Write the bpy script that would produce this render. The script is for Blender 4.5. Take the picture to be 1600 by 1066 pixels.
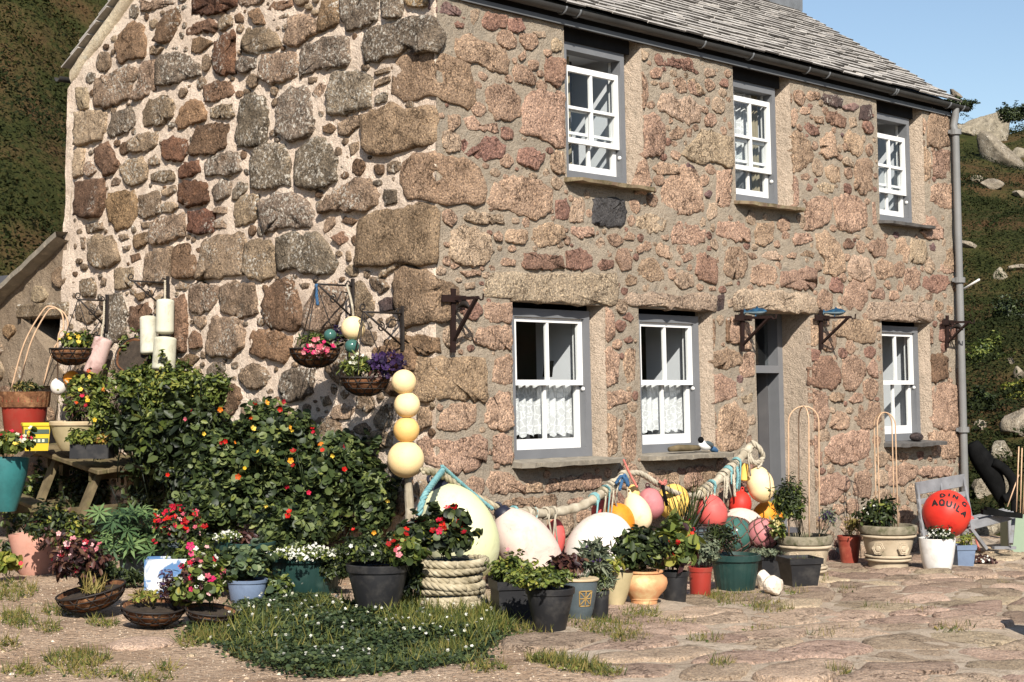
import bpy, bmesh, math, random
import numpy as np
from mathutils import Vector, Matrix

for o in list(bpy.data.objects):
    bpy.data.objects.remove(o)
scene = bpy.context.scene
COL = scene.collection
R_ = np.random.default_rng(11)
random.seed(5)
rad = math.radians

# ------------------------------------------------------------------ camera, light, exposure
CAM = np.array([-8.9774, -9.1997, 1.8333])
YAW, PITCH, FPX = 0.75194, 0.02491, 2604.24          # view heading, tilt, focal length in photograph pixels
FW = np.array([math.cos(YAW) * math.cos(PITCH), math.sin(YAW) * math.cos(PITCH), math.sin(PITCH)])
RT = np.array([math.sin(YAW), -math.cos(YAW), 0.0])
UP = np.cross(RT, FW)
cam_d = bpy.data.cameras.new('camera')
cam = bpy.data.objects.new('camera', cam_d)
COL.objects.link(cam)
cam.matrix_world = Matrix([[RT[0], UP[0], -FW[0], CAM[0]], [RT[1], UP[1], -FW[1], CAM[1]], [RT[2], UP[2], -FW[2], CAM[2]], [0, 0, 0, 1]])
cam_d.sensor_width = 36
cam_d.lens = FPX / 1600 * 36
cam_d.clip_end = 2000
scene.camera = cam

SUN_DIR = Vector((0.80, 1.0, -0.95)).normalized()
world = bpy.data.worlds.new('World')
scene.world = world
world.use_nodes = True
wn = world.node_tree
wn.nodes.clear()
sky = wn.nodes.new('ShaderNodeTexSky')
sky.sky_type = 'NISHITA'
sky.sun_disc = False
sky.sun_elevation = math.asin(-SUN_DIR.z)
sky.sun_rotation = math.atan2(-SUN_DIR.x, -SUN_DIR.y)
sky.air_density = 1.0
sky.dust_density = 0.6
sky.ozone_density = 1.2
bg = wn.nodes.new('ShaderNodeBackground')
bg.inputs['Strength'].default_value = 0.088
wo = wn.nodes.new('ShaderNodeOutputWorld')
wn.links.new(sky.outputs[0], bg.inputs[0])
wn.links.new(bg.outputs[0], wo.inputs[0])
sun_d = bpy.data.lights.new('sun', 'SUN')
sun_d.energy = 4.9
sun_d.angle = rad(0.5)
sun_d.color = (1.0, 0.945, 0.86)
sun = bpy.data.objects.new('sun', sun_d)
COL.objects.link(sun)
sun.rotation_euler = SUN_DIR.to_track_quat('-Z', 'Y').to_euler()
scene.view_settings.view_transform = 'Standard'
scene.view_settings.look = 'None'
scene.view_settings.exposure = 0.60
scene.view_settings.gamma = 1.0
scene.render.engine = 'CYCLES'
scene.cycles.max_bounces = 6
scene.cycles.diffuse_bounces = 1
scene.cycles.transparent_max_bounces = 12

# ------------------------------------------------------------------ helpers: places
BAT = 0.02812          # the walls lean inwards by this much per metre of height
LEN, DEP = 8.403, 5.42

def zg(x, y):
    """height of the yard: it falls gently along the front of the cottage"""
    x = np.clip(x, -1.2, 6.0)
    return 0.25 - 0.0417 * x + 0 * y

def ray(px, py):
    return FW + RT * ((px - 800) / FPX) - UP * ((py - 533) / FPX)

def front(px, py, off=0.0):
    d = ray(px, py)
    t = (BAT * CAM[2] - off - CAM[1]) / (d[1] - BAT * d[2])
    return CAM + t * d

def gable(px, py, off=0.0):
    d = ray(px, py)
    t = (BAT * CAM[2] - off - CAM[0]) / (d[0] - BAT * d[2])
    return CAM + t * d

def ground(px, py, dz=0.0):
    d = ray(px, py)
    z = 0.2
    for _ in range(12):
        P = CAM + (z - CAM[2]) / d[2] * d
        z = float(zg(P[0], P[1])) + dz
    return P

def at_depth(px, py, dep):
    return CAM + ray(px, py) * dep

def depth(P):
    return float((np.asarray(P) - CAM) @ FW)

def ppm(P):
    return FPX / depth(P)

AWAY = np.array([math.cos(YAW), math.sin(YAW), 0.0])      # level direction away from the viewer

# ------------------------------------------------------------------ helpers: materials
def lin(*c):
    if len(c) == 1 and isinstance(c[0], (tuple, list)):
        c = c[0]
    r = []
    for v in c[:3]:
        v = v / 255.0
        r.append(v / 12.92 if v <= 0.04045 else ((v + 0.055) / 1.055) ** 2.4)
    return (r[0], r[1], r[2], 1.0)

class Mat:
    def __init__(s, name):
        s.m = bpy.data.materials.new(name)
        s.m.use_nodes = True
        s.t = s.m.node_tree
        s.t.nodes.clear()
        s.out = s.n('ShaderNodeOutputMaterial')
    def n(s, typ, ins=None, **props):
        x = s.t.nodes.new(typ)
        for k, v in props.items():
            setattr(x, k, v)
        for k, v in (ins or {}).items():
            s.set(x.inputs[k], v)
        return x
    def set(s, sock, v):
        if isinstance(v, bpy.types.NodeSocket):
            s.t.links.new(v, sock)
        elif isinstance(v, bpy.types.Node):
            s.t.links.new(v.outputs[0], sock)
        else:
            sock.default_value = v
    def mix(s, fac, a, b, blend='MIX'):
        x = s.n('ShaderNodeMix', data_type='RGBA', blend_type=blend)
        s.set(x.inputs[0], fac)
        s.set(x.inputs[6], a)
        s.set(x.inputs[7], b)
        return x.outputs[2]
    def noise(s, vec, scale, detail=3.0, rough=0.55, dist=0.0):
        x = s.n('ShaderNodeTexNoise', {'Scale': scale, 'Detail': detail, 'Roughness': rough, 'Distortion': dist})
        s.set(x.inputs['Vector'], vec)
        return x.outputs['Fac']
    def ramp(s, fac, lo, hi):
        x = s.n('ShaderNodeMapRange', {'From Min': lo, 'From Max': hi})
        s.set(x.inputs['Value'], fac)
        return x.outputs[0]
    def cramp(s, fac, stops):
        x = s.n('ShaderNodeValToRGB')
        e = x.color_ramp.elements
        while len(e) < len(stops):
            e.new(0.5)
        for i, (p, c) in enumerate(stops):
            e[i].position = p
            e[i].color = c
        s.set(x.inputs[0], fac)
        return x.outputs[0]
    def math(s, op, a, b=0.0):
        x = s.n('ShaderNodeMath', operation=op)
        s.set(x.inputs[0], a)
        s.set(x.inputs[1], b)
        return x.outputs[0]
    def pos(s):
        return s.n('ShaderNodeNewGeometry').outputs['Position']
    def obj(s):
        return s.n('ShaderNodeTexCoord').outputs['Object']
    def orand(s):
        return s.n('ShaderNodeObjectInfo').outputs['Random']
    def bump(s, h, strength=0.5, dist=0.01, normal=None):
        x = s.n('ShaderNodeBump', {'Strength': strength, 'Distance': dist})
        s.set(x.inputs['Height'], h)
        if normal is not None:
            s.set(x.inputs['Normal'], normal)
        return x.outputs[0]
    def principled(s, col, rough=0.8, normal=None, spec=0.3, metal=0.0):
        p = s.n('ShaderNodeBsdfPrincipled')
        s.set(p.inputs['Base Color'], col)
        s.set(p.inputs['Roughness'], rough)
        p.inputs['Specular IOR Level'].default_value = spec
        p.inputs['Metallic'].default_value = metal
        if normal is not None:
            s.set(p.inputs['Normal'], normal)
        return p
    def done(s, shader):
        s.t.links.new(shader.outputs[0], s.out.inputs[0])
        return s.m

def granite(name, c1, c2, lichen=0.0, dark=0.35, light=1.5, var=0.45, hue=0.02, bump=0.8):
    m = Mat(name)
    p = m.pos()
    big = m.ramp(m.noise(p, 6.0, 4), 0.35, 0.68)
    col = m.mix(big, c1, c2)
    hs = m.n('ShaderNodeHueSaturation')
    r = m.orand()
    m.set(hs.inputs['Value'], m.math('MULTIPLY_ADD', r, var))
    hs.inputs['Value'].links[0].from_node.inputs[2].default_value = 1.0 - var * 0.5
    m.set(hs.inputs['Hue'], m.math('MULTIPLY_ADD', m.math('FRACT', m.math('MULTIPLY', r, 7.31)), hue))
    hs.inputs['Hue'].links[0].from_node.inputs[2].default_value = 0.5 - hue * 0.5
    m.set(hs.inputs['Color'], col)
    col = hs.outputs[0]
    g = m.noise(p, 58.0, 3.0, 0.75)
    gd = m.ramp(g, 0.34, 0.50)
    col = m.mix(gd, m.mix(1.0, col, (dark, dark * 0.95, dark * 0.9, 1), 'MULTIPLY'), col)
    gl = m.ramp(m.noise(p, 74.0, 2.0, 0.6), 0.52, 0.66)
    col = m.mix(gl, col, m.mix(1.0, col, (light * 1.04, light, light * 0.92, 1), 'MULTIPLY'))
    cn = m.noise(p, 10.0, 6, .62, .6)
    ck = m.ramp(m.math('ABSOLUTE', m.math('SUBTRACT', cn, .5)), .022, .004)
    ck = m.math('MULTIPLY', ck, m.ramp(m.noise(p, 4.0, 2), .45, .60))
    col = m.mix(m.math('MULTIPLY', ck, .8), col, m.mix(1.0, col, (.25, .22, .20, 1), 'MULTIPLY'))
    if lichen > 0:
        w = m.math('MULTIPLY', m.ramp(m.noise(p, 34.0, 5, 0.7), 0.53, 0.60), m.ramp(m.noise(p, 3.2, 2), 0.62 - lichen * 0.3, 0.74 - lichen * 0.3))
        col = m.mix(w, col, lin(200, 192, 178))
    h = m.math('ADD', m.math('MULTIPLY', m.noise(p, 22.0, 6, 0.68), 1.2), m.math('MULTIPLY', g, 0.5))
    h = m.math('SUBTRACT', h, m.math('MULTIPLY', ck, .35))
    return m.done(m.principled(col, 0.9, m.bump(h, bump, 0.03), 0.15))

def surf(name, c1, c2, scale=8.0, rough=0.7, bump=0.3, bscale=40.0, bdist=0.006, local=True, spec=0.3, dirt=None, dscale=14.0, dthr=(0.55, 0.7), var=0.0, metal=0.0, detail=5):
    m = Mat(name)
    p = m.obj() if local else m.pos()
    col = m.mix(m.ramp(m.noise(p, scale, detail), 0.32, 0.68), c1, c2)
    if dirt is not None:
        col = m.mix(m.ramp(m.noise(p, dscale, 6, 0.65), *dthr), col, dirt)
    if var:
        hs = m.n('ShaderNodeHueSaturation')
        x = m.math('MULTIPLY_ADD', m.orand(), var)
        x.node.inputs[2].default_value = 1 - var / 2
        m.set(hs.inputs['Value'], x)
        m.set(hs.inputs['Color'], col)
        col = hs.outputs[0]
    nrm = m.bump(m.noise(p, bscale, 5, 0.6), bump, bdist) if bump else None
    return m.done(m.principled(col, rough, nrm, spec, metal))

def leafmat(name, cols, rough=0.5, trans=0.22, spec=0.35):
    m = Mat(name)
    a = m.n('ShaderNodeAttribute', attribute_name='rnd')
    k = len(cols)
    col = m.cramp(a.outputs['Fac'], [(i / max(1, k - 1), lin(c)) for i, c in enumerate(cols)])
    p = m.principled(col, rough, None, spec)
    if trans:
        tr = m.n('ShaderNodeBsdfTranslucent')
        m.set(tr.inputs[0], col)
        mx = m.n('ShaderNodeMixShader')
        mx.inputs[0].default_value = trans
        m.t.links.new(p.outputs[0], mx.inputs[1])
        m.t.links.new(tr.outputs[0], mx.inputs[2])
        return m.done(mx)
    return m.done(p)

# ------------------------------------------------------------------ helpers: meshes and objects
def tag(o, label=None, cat=None, group=None, kind=None):
    if label: o['label'] = label
    if cat: o['category'] = cat
    if group: o['group'] = group
    if kind: o['kind'] = kind
    return o

def link(name, me, mat=None, parent=None, smooth=True, loc=None):
    o = bpy.data.objects.new(name, me)
    COL.objects.link(o)
    if parent is not None:
        o.parent = parent
    if mat is not None:
        for mm in (mat if isinstance(mat, (list, tuple)) else [mat]):
            me.materials.append(mm)
    if smooth and len(me.polygons):
        me.polygons.foreach_set('use_smooth', np.ones(len(me.polygons), bool))
    return o

def empty(name, label=None, cat=None, group=None, loc=(0, 0, 0), parent=None, kind=None):
    """a thing: its parts are built in world space, its origin stands at its base"""
    o = bpy.data.objects.new(name, None)
    COL.objects.link(o)
    o.empty_display_size = 0.1
    o.parent = parent
    o['base'] = [float(v) for v in loc]
    return tag(o, label, cat, group, kind)

def fast_mesh(name, V, loops, starts, rnd=None, midx=None):
    me = bpy.data.meshes.new(name)
    V = np.asarray(V, np.float32).reshape(-1, 3)
    me.vertices.add(len(V))
    me.vertices.foreach_set('co', V.ravel())
    me.loops.add(len(loops))
    me.loops.foreach_set('vertex_index', np.asarray(loops, np.int32))
    me.polygons.add(len(starts))
    me.polygons.foreach_set('loop_start', np.asarray(starts, np.int32))
    if midx is not None:
        me.polygons.foreach_set('material_index', np.asarray(midx, np.int32))
    me.update(calc_edges=True)
    if rnd is not None:
        a = me.attributes.new('rnd', 'FLOAT', 'POINT')
        a.data.foreach_set('value', np.asarray(rnd, np.float32))
    return me

class MB:
    """collects simple shapes; build() links them as ONE mesh object"""
    def __init__(s):
        s.v, s.f, s.mi, s.cur = [], [], [], 0
    def add(s, verts, faces):
        b = len(s.v)
        s.v.extend([tuple(map(float, q)) for q in verts])
        s.f.extend([tuple(i + b for i in q) for q in faces])
        s.mi.extend([s.cur] * len(faces))
        return s
    def box(s, c, size, X=(1, 0, 0), Y=(0, 1, 0), Z=(0, 0, 1), bev=0.0):
        c, X, Y, Z = (np.asarray(q, float) for q in (c, X, Y, Z))
        hx, hy, hz = (q / 2 for q in size)
        if bev <= 0:
            vs = [c + X * hx * i + Y * hy * j + Z * hz * k for k in (-1, 1) for j in (-1, 1) for i in (-1, 1)]
            return s.add(vs, [(0, 2, 3, 1), (4, 5, 7, 6), (0, 1, 5, 4), (2, 6, 7, 3), (0, 4, 6, 2), (1, 3, 7, 5)])
        b = min(bev, hx * .9, hy * .9, hz * .9)
        vs = []
        for sx in (-1, 1):
            for sy in (-1, 1):
                for sz in (-1, 1):
                    vs += [c + X * sx * (hx - b) + Y * sy * (hy - b) + Z * sz * hz, c + X * sx * (hx - b) + Y * sy * hy + Z * sz * (hz - b), c + X * sx * hx + Y * sy * (hy - b) + Z * sz * (hz - b)]
        bm = bmesh.new()
        bv = [bm.verts.new(q) for q in vs]
        bmesh.ops.convex_hull(bm, input=bv)
        bm.verts.index_update()
        vv = [tuple(q.co) for q in bm.verts]
        ff = [tuple(q.index for q in f.verts) for f in bm.faces]
        bm.free()
        return s.add(vv, ff)
    def bar(s, a, b, w, h, up=(0, 0, 1), bev=0.0):
        a, b = np.asarray(a, float), np.asarray(b, float)
        d = b - a
        L = np.linalg.norm(d)
        Z = d / L
        X = np.cross(np.asarray(up, float), Z)
        if np.linalg.norm(X) < 1e-6:
            X = np.cross((1.0, 0, 0), Z)
        X /= np.linalg.norm(X)
        Y = np.cross(Z, X)
        return s.box((a + b) / 2, (w, h, L), X, Y, Z, bev)
    def tube(s, pts, r, n=8, closed=False, cap=True):
        P = [np.asarray(q, float) for q in pts]
        k = len(P)
        rs = [r] * k if np.isscalar(r) else list(r)
        vs, fs = [], []
        prevX = None
        for i in range(k):
            a = P[(i - 1) % k] if (closed or i > 0) else P[i]
            b = P[(i + 1) % k] if (closed or i < k - 1) else P[i]
            T = b - a
            T = T / (np.linalg.norm(T) + 1e-12)
            if prevX is None:
                ref = np.array([0, 0, 1.0]) if abs(T[2]) < 0.9 else np.array([1.0, 0, 0])
                X = np.cross(ref, T)
            else:
                X = prevX - T * (prevX @ T)
            X = X / (np.linalg.norm(X) + 1e-12)
            prevX = X
            Y = np.cross(T, X)
            for j in range(n):
                t = 2 * math.pi * j / n
                vs.append(P[i] + rs[i] * (math.cos(t) * X + math.sin(t) * Y))
        m = k if closed else k - 1
        for i in range(m):
            for j in range(n):
                fs.append((i * n + j, i * n + (j + 1) % n, ((i + 1) % k) * n + (j + 1) % n, ((i + 1) % k) * n + j))
        if cap and not closed:
            fs.append(tuple(reversed(range(n))))
            fs.append(tuple((k - 1) * n + j for j in range(n)))
        return s.add(vs, fs)
    def lathe(s, prof, n, c, ax=(0, 0, 1), wob=None, flat=1.0, fdir=None):
        """prof: list of (radius, height); c the base point; flat squashes along fdir"""
        c = np.asarray(c, float)
        Z = np.asarray(ax, float)
        Z = Z / np.linalg.norm(Z)
        ref = np.array([1.0, 0, 0]) if fdir is None else np.asarray(fdir, float)
        if abs(ref @ Z) > 0.95:
            ref = np.array([0, 1.0, 0])
        X = ref - Z * (ref @ Z)
        X /= np.linalg.norm(X)
        Y = np.cross(Z, X)
        vs, fs = [], []
        for i, (r, h) in enumerate(prof):
            for j in range(n):
                t = 2 * math.pi * j / n
                rr = r * (1 + (wob(t, h) if wob else 0))
                vs.append(c + Z * h + X * rr * flat * math.cos(t) + Y * rr * math.sin(t))
        for i in range(len(prof) - 1):
            for j in range(n):
                fs.append((i * n + j, i * n + (j + 1) % n, (i + 1) * n + (j + 1) % n, (i + 1) * n + j))
        if prof[0][0] > 1e-4:
            fs.append(tuple(reversed(range(n))))
        if prof[-1][0] > 1e-4:
            fs.append(tuple((len(prof) - 1) * n + j for j in range(n)))
        return s.add(vs, fs)
    def build(s, name, mat=None, parent=None, smooth=False, rnd=None):
        me = bpy.data.meshes.new(name)
        me.from_pydata(s.v, [], s.f)
        if len(set(s.mi)) > 1 or s.cur:
            me.polygons.foreach_set('material_index', np.array(s.mi, np.int32))
        me.update()
        o = link(name, me, mat, parent, smooth)
        if smooth == 'auto':
            me.polygons.foreach_set('use_smooth', np.ones(len(me.polygons), bool))
            me.set_sharp_from_angle(angle=rad(38))
        return o

def spline(pts, n=8):
    P = [np.asarray(p, float) for p in pts]
    Q = [2 * P[0] - P[1]] + P + [2 * P[-1] - P[-2]]
    out = []
    for i in range(1, len(Q) - 2):
        for k in range(n):
            t = k / n
            a, b, c, d = Q[i - 1], Q[i], Q[i + 1], Q[i + 2]
            out.append(0.5 * ((2 * b) + (-a + c) * t + (2 * a - 5 * b + 4 * c - d) * t * t + (-a + 3 * b - 3 * c + d) * t ** 3))
    out.append(P[-1])
    return out

def rope(mb, pts, r, pitch=None, strands=3, n=6, closed=False):
    """a laid rope: strands twisted round a path"""
    P = np.array(pts, float)
    seg = np.linalg.norm(np.diff(P, axis=0), axis=1)
    L = np.r_[0, np.cumsum(seg)]
    pitch = pitch or r * 6
    m = max(8, int(L[-1] / (pitch / 7)))
    t = np.linspace(0, L[-1], m)
    Q = np.stack([np.interp(t, L, P[:, i]) for i in range(3)], 1)
    T = np.gradient(Q, axis=0)
    T /= np.linalg.norm(T, axis=1)[:, None] + 1e-9
    ref = np.where(np.abs(T[:, 2:3]) < 0.9, np.array([[0, 0, 1.0]]), np.array([[1.0, 0, 0]]))
    X = np.cross(ref, T)
    X /= np.linalg.norm(X, axis=1)[:, None] + 1e-9
    Y = np.cross(T, X)
    for k in range(strands):
        a = 2 * math.pi * (t / pitch + k / strands)
        mb.tube(Q + (r * 0.52) * (np.cos(a)[:, None] * X + np.sin(a)[:, None] * Y), r * 0.56, n, cap=True)
    return mb

# leaf templates: (verts (length, width, normal), faces)
def _t(v, f):
    return np.array(v, float), f
TPL = {
    'oval': _t([(0, 0, 0), (.3, .24, .08), (.72, .22, .06), (1, 0, -.06), (.72, -.22, .06), (.3, -.24, .08)], [(0, 1, 2, 3), (0, 3, 4, 5)]),
    'slim': _t([(0, 0, 0), (.3, .10, .03), (.7, .09, .02), (1, 0, -.1), (.7, -.09, .02), (.3, -.10, .03)], [(0, 1, 2, 3), (0, 3, 4, 5)]),
    'chip': _t([(0, 0, 0), (.5, .3, .05), (1, 0, 0), (.5, -.3, .05)], [(0, 1, 2, 3)]),
    'round': _t([(0, 0, -.10)] + [(.5 * math.cos(a) * (1 + .06 * math.cos(3 * a)), .5 * math.sin(a), .03 * math.cos(2 * a)) for a in [2 * math.pi * i / 8 for i in range(8)]], [(0, 1 + i, 1 + (i + 1) % 8) for i in range(8)]),
    'blade': _t([(0, .035, 0), (0, -.035, 0), (.45, -.028, .04), (.45, .028, .04), (.8, -.016, -.02), (.8, .016, -.02), (1, 0, -.12)], [(0, 1, 2, 3), (3, 2, 4, 5), (5, 4, 6)]),
    'hex': _t([(.5 * math.cos(2 * math.pi * i / 6), .5 * math.sin(2 * math.pi * i / 6), .0) for i in range(6)], [(0, 1, 2, 3, 4, 5)]),
}
def _petals(n, w, cup, heart=0.12):
    v, f = [], []
    for i in range(n):
        a = 2 * math.pi * i / n
        c, s_ = math.cos(a), math.sin(a)
        for (l, ww, z) in ((0.05, -.03, 0), (0.05, .03, 0), (.36, w, cup * .6), (.5, 0, cup), (.36, -w, cup * .6)):
            v.append((l * c - ww * s_, l * s_ + ww * c, z))
        b = 5 * i
        f.append((b, b + 4, b + 3, b + 2, b + 1))
    return _t(v, f)
TPL['flower'] = _petals(5, .2, .12)
TPL['cup'] = _petals(5, .21, .3)
def _palm():
    v, f = [], []
    for i in range(8):
        a = 2 * math.pi * i / 8
        c, s_ = math.cos(a), math.sin(a)
        for (l, w, z) in ((0, 0, 0), (.3, .06, .03), (.55, 0, -.06), (.3, -.06, .03)):
            v.append((l * c - w * s_, l * s_ + w * c, z))
        b = 4 * i
        f.append((b, b + 1, b + 2, b + 3))
    return _t(v, f)
TPL['palm'] = _palm()
TPL['reed'] = _t([(0, .011, 0), (0, -.011, 0), (.45, -.010, .04), (.45, .010, .04), (.8, -.006, -.02), (.8, .006, -.02), (1, 0, -.14)], [(0, 1, 2, 3), (3, 2, 4, 5), (5, 4, 6)])

def scatter(name, pts, nrm, size, tpl, mat, parent=None, jit=0.5, droop=0.0, tdir=None, rnd=None):
    """one mesh of many small leaves, petals or blades"""
    T, F = TPL[tpl]
    pts = np.asarray(pts, float).reshape(-1, 3)
    N = len(pts)
    if N == 0:
        return None
    nrm = np.broadcast_to(np.asarray(nrm, float), (N, 3))
    n = nrm + jit * R_.normal(size=(N, 3))
    n /= np.linalg.norm(n, axis=1)[:, None] + 1e-9
    t = R_.normal(size=(N, 3)) if tdir is None else np.broadcast_to(np.asarray(tdir, float), (N, 3)) + 0.35 * R_.normal(size=(N, 3))
    t = t + np.array([0, 0, -droop])
    t -= n * np.sum(t * n, 1)[:, None]
    t /= np.linalg.norm(t, axis=1)[:, None] + 1e-9
    b = np.cross(n, t)
    s = np.broadcast_to(np.asarray(size, float), (N,))[:, None, None]
    V = pts[:, None, :] + s * (T[None, :, 0:1] * t[:, None] + T[None, :, 1:2] * b[:, None] + T[None, :, 2:3] * n[:, None])
    k = len(T)
    fl = [i for f in F for i in f]
    lens = [len(f) for f in F]
    st = np.r_[0, np.cumsum(lens)[:-1]]
    loops = (np.arange(N)[:, None] * k + np.array(fl)[None]).ravel()
    starts = (np.arange(N)[:, None] * len(fl) + st[None]).ravel()
    rv = R_.random(N) if rnd is None else rnd
    me = fast_mesh(name, V, loops, starts, np.repeat(rv, k))
    return link(name, me, mat, parent, smooth=False)

def blob(c, rx, ry, rz, n, shell=0.55, low=-0.2):
    """points and outward normals of an uneven clump: a loose core, lobes of different size and a few stray shoots"""
    c = np.asarray(c, float)
    def ball(cc, a, b, h, k, lo):
        d = R_.normal(size=(int(k * 2.6) + 12, 3))
        d /= np.linalg.norm(d, axis=1)[:, None]
        d = d[d[:, 2] > lo][:k]
        r = (shell + (1 - shell) * R_.random(len(d))) ** .8
        return cc + d * (r * (1 + .08 * R_.normal(size=len(d))))[:, None] * np.array([a, b, h]), d
    P, D = ball(c, rx * .80, ry * .80, rz * .80, int(n * .42), low)
    Ps, Ds = [P], [D]
    m = int(R_.integers(6, 10))
    for _ in range(m):
        u = R_.normal(size=3)
        u /= np.linalg.norm(u)
        if u[2] < low:
            u[2] = abs(u[2]) * .6
        f = R_.uniform(.28, .50)
        q, e = ball(c + u * np.array([rx, ry, rz]) * R_.uniform(.50, .82), rx * f, ry * f, rz * f, max(2, int(n * .48 / m)), -.9)
        Ps.append(q); Ds.append(e)
    k = max(1, int(n * .03))
    for _ in range(max(2, min(9, n // 90))):
        u = R_.normal(size=3)
        u /= np.linalg.norm(u)
        u[2] = abs(u[2])
        t = R_.uniform(.6, 1.32, max(2, k // 2))[:, None]
        Ps.append(c + u * np.array([rx, ry, rz]) * t + R_.normal(size=(len(t), 3)) * .04 * rz)
        Ds.append(np.repeat(u[None], len(t), 0))
    P, D = np.vstack(Ps), np.vstack(Ds)
    return P, D + np.array([0, 0, .5])

# ------------------------------------------------------------------ materials
M = {}
M['g'] = granite('granite_weathered', (.330, .240, .165, 1), (.195, .140, .097, 1), 0.48, .3, 1.9, bump=1.0)
M['d'] = granite('granite_lichened', (.245, .190, .140, 1), (.125, .098, .074, 1), 0.80, .3, 1.9, bump=1.0)
M['b'] = granite('granite_brown', (.245, .155, .098, 1), (.150, .096, .062, 1), 0.15, .3, 1.8, bump=1.0)
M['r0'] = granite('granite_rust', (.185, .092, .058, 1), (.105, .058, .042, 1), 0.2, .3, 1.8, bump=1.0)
M['l'] = granite('granite_pale', (.380, .290, .200, 1), (.270, .200, .135, 1), 0.3, .35, 1.7)
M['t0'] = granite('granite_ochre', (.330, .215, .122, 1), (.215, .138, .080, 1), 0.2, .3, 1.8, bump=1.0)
M['u'] = granite('granite_quoin', (.370, .255, .172, 1), (.235, .158, .104, 1), 0, .3, 1.8, bump=1.0)
M['p'] = granite('granite_pink', (.445, .305, .216, 1), (.300, .200, .140, 1), 0, .26, 1.9, .35, .02, 1.0)
M['r'] = granite('granite_red', (.305, .180, .134, 1), (.215, .124, .094, 1), 0, .32, 1.8, .35, .02, 1.0)
M['t'] = granite('granite_cream', (.470, .350, .250, 1), (.345, .252, .175, 1), 0, .32, 1.7, .3, .02, 1.0)
M['L'] = granite('granite_dressed', (.470, .365, .265, 1), (.360, .272, .195, 1), 0, .32, 1.7, .25, .02, 1.0)
M['k'] = granite('granite_dark', (.120, .082, .072, 1), (.062, .050, .050, 1), 0.15)
M['kg'] = granite('granite_blackened', (.085, .080, .080, 1), (.055, .052, .052, 1), 0, .4, 1.6)
M['kp'] = granite('slate_purple', (.230, .140, .125, 1), (.150, .100, .098, 1), 0)
M['pave'] = granite('paving_granite', (.500, .375, .272, 1), (.385, .282, .202, 1), 0, .5, 1.45, .60, .035, 1.1)
M['boulder'] = granite('boulder_granite', (.330, .285, .215, 1), (.200, .172, .130, 1), .3, .6, 1.3, .3, .02, .8)

def mortar(name, c1, c2, c3):
    m = Mat(name)
    p = m.pos()
    col = m.mix(m.ramp(m.noise(p, 2.2, 4), .35, .65), c1, c2)
    col = m.mix(m.ramp(m.noise(p, 9.0, 5, .7), .52, .72), col, c3)
    col = m.mix(m.ramp(m.noise(p, 85.0, 3, .7), .45, .34), col, m.mix(1, col, (.50, .46, .42, 1), 'MULTIPLY'))
    col = m.mix(m.ramp(m.noise(p, 70.0, 3, .7), .58, .68), col, m.mix(1, col, (1.35, 1.32, 1.28, 1), 'MULTIPLY'))
    h = m.math('ADD', m.noise(p, 16, 6, .68), m.math('MULTIPLY', m.noise(p, 70, 4, .7), .5))
    return m.done(m.principled(col, .95, m.bump(h, 1.0, .030), .1))
M['mortar_light'] = mortar('lime_mortar', (.800, .660, .530, 1), (.700, .560, .440, 1), (.540, .415, .315, 1))
M['mortar_grey'] = mortar('grey_mortar', (.385, .315, .238, 1), (.320, .268, .205, 1), (.270, .238, .192, 1))
M['jamb'] = mortar('jamb_plaster', (.540, .430, .330, 1), (.450, .360, .275, 1), (.370, .300, .230, 1))
M['mortar_cream'] = mortar('verge_mortar', (.700, .590, .420, 1), (.590, .480, .340, 1), (.620, .560, .440, 1))
M['render_dull'] = mortar('stained_render', (.330, .255, .180, 1), (.240, .180, .125, 1), (.170, .130, .095, 1))

M['slate'] = surf('roof_slate', (.440, .405, .360, 1), (.300, .270, .240, 1), 5, .75, .6, 30, .006, False, .3, (.640, .600, .540, 1), 9, (.52, .68), .14)
M['tail'] = surf('slate_tail', (.120, .108, .096, 1), (.060, .055, .050, 1), 12, .9, .4, 30, .006, False, .1, (.30, .28, .25, 1), 7, (.56, .70))  # tail faces darkened to draw shade lines between the slate rows
M['lead'] = surf('lead_sheet', (.17, .18, .19, 1), (.12, .125, .13, 1), 6, .6, .2)
M['gutter'] = surf('gutter_black', (.030, .029, .028, 1), (.055, .052, .048, 1), 3, .5, .2, 20, .004, False, .4, (.10, .095, .085, 1), 10, (.6, .8))
M['tar'] = surf('tarred_board', (.012, .012, .013, 1), (.020, .019, .019, 1), 6, .85, .2, 30, .003, False, .1)  # near-black colour standing in for the shade under the eaves
M['fascia'] = surf('fascia_paint', (.135, .140, .145, 1), (.115, .118, .122, 1), 4, .55, .15, 30, .003, False)
M['frame'] = surf('grey_paint', (.165, .168, .175, 1), (.140, .143, .150, 1), 4, .5, .12, 60, .002, False)
M['white'] = surf('white_paint', (.80, .79, .77, 1), (.74, .73, .70, 1), 4, .4, .08, 60, .002, False, .4, (.60, .57, .52, 1), 25, (.68, .82))
M['door'] = surf('door_paint', (.105, .100, .100, 1), (.085, .082, .084, 1), 5, .5, .15, 50, .002, False)
M['pipe'] = surf('pipe_grey', (.205, .202, .196, 1), (.165, .162, .156, 1), 3, .45, .1, 30, .003, False)
M['inner'] = surf('plaster_grey', (.70, .71, .73, 1), (.66, .67, .69, 1), 2, .8, .1, 20, .004, False)
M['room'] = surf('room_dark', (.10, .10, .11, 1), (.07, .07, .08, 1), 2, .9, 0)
M['sill'] = surf('slate_sill', (.30, .265, .21, 1), (.20, .175, .14, 1), 10, .8, .4, 40, .005, False, .2, (.42, .36, .27, 1), 18, (.55, .7))
M['sill_dark'] = surf('slate_sill_dark', (.13, .12, .11, 1), (.09, .085, .08, 1), 10, .7, .4, 40, .005, False)
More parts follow.
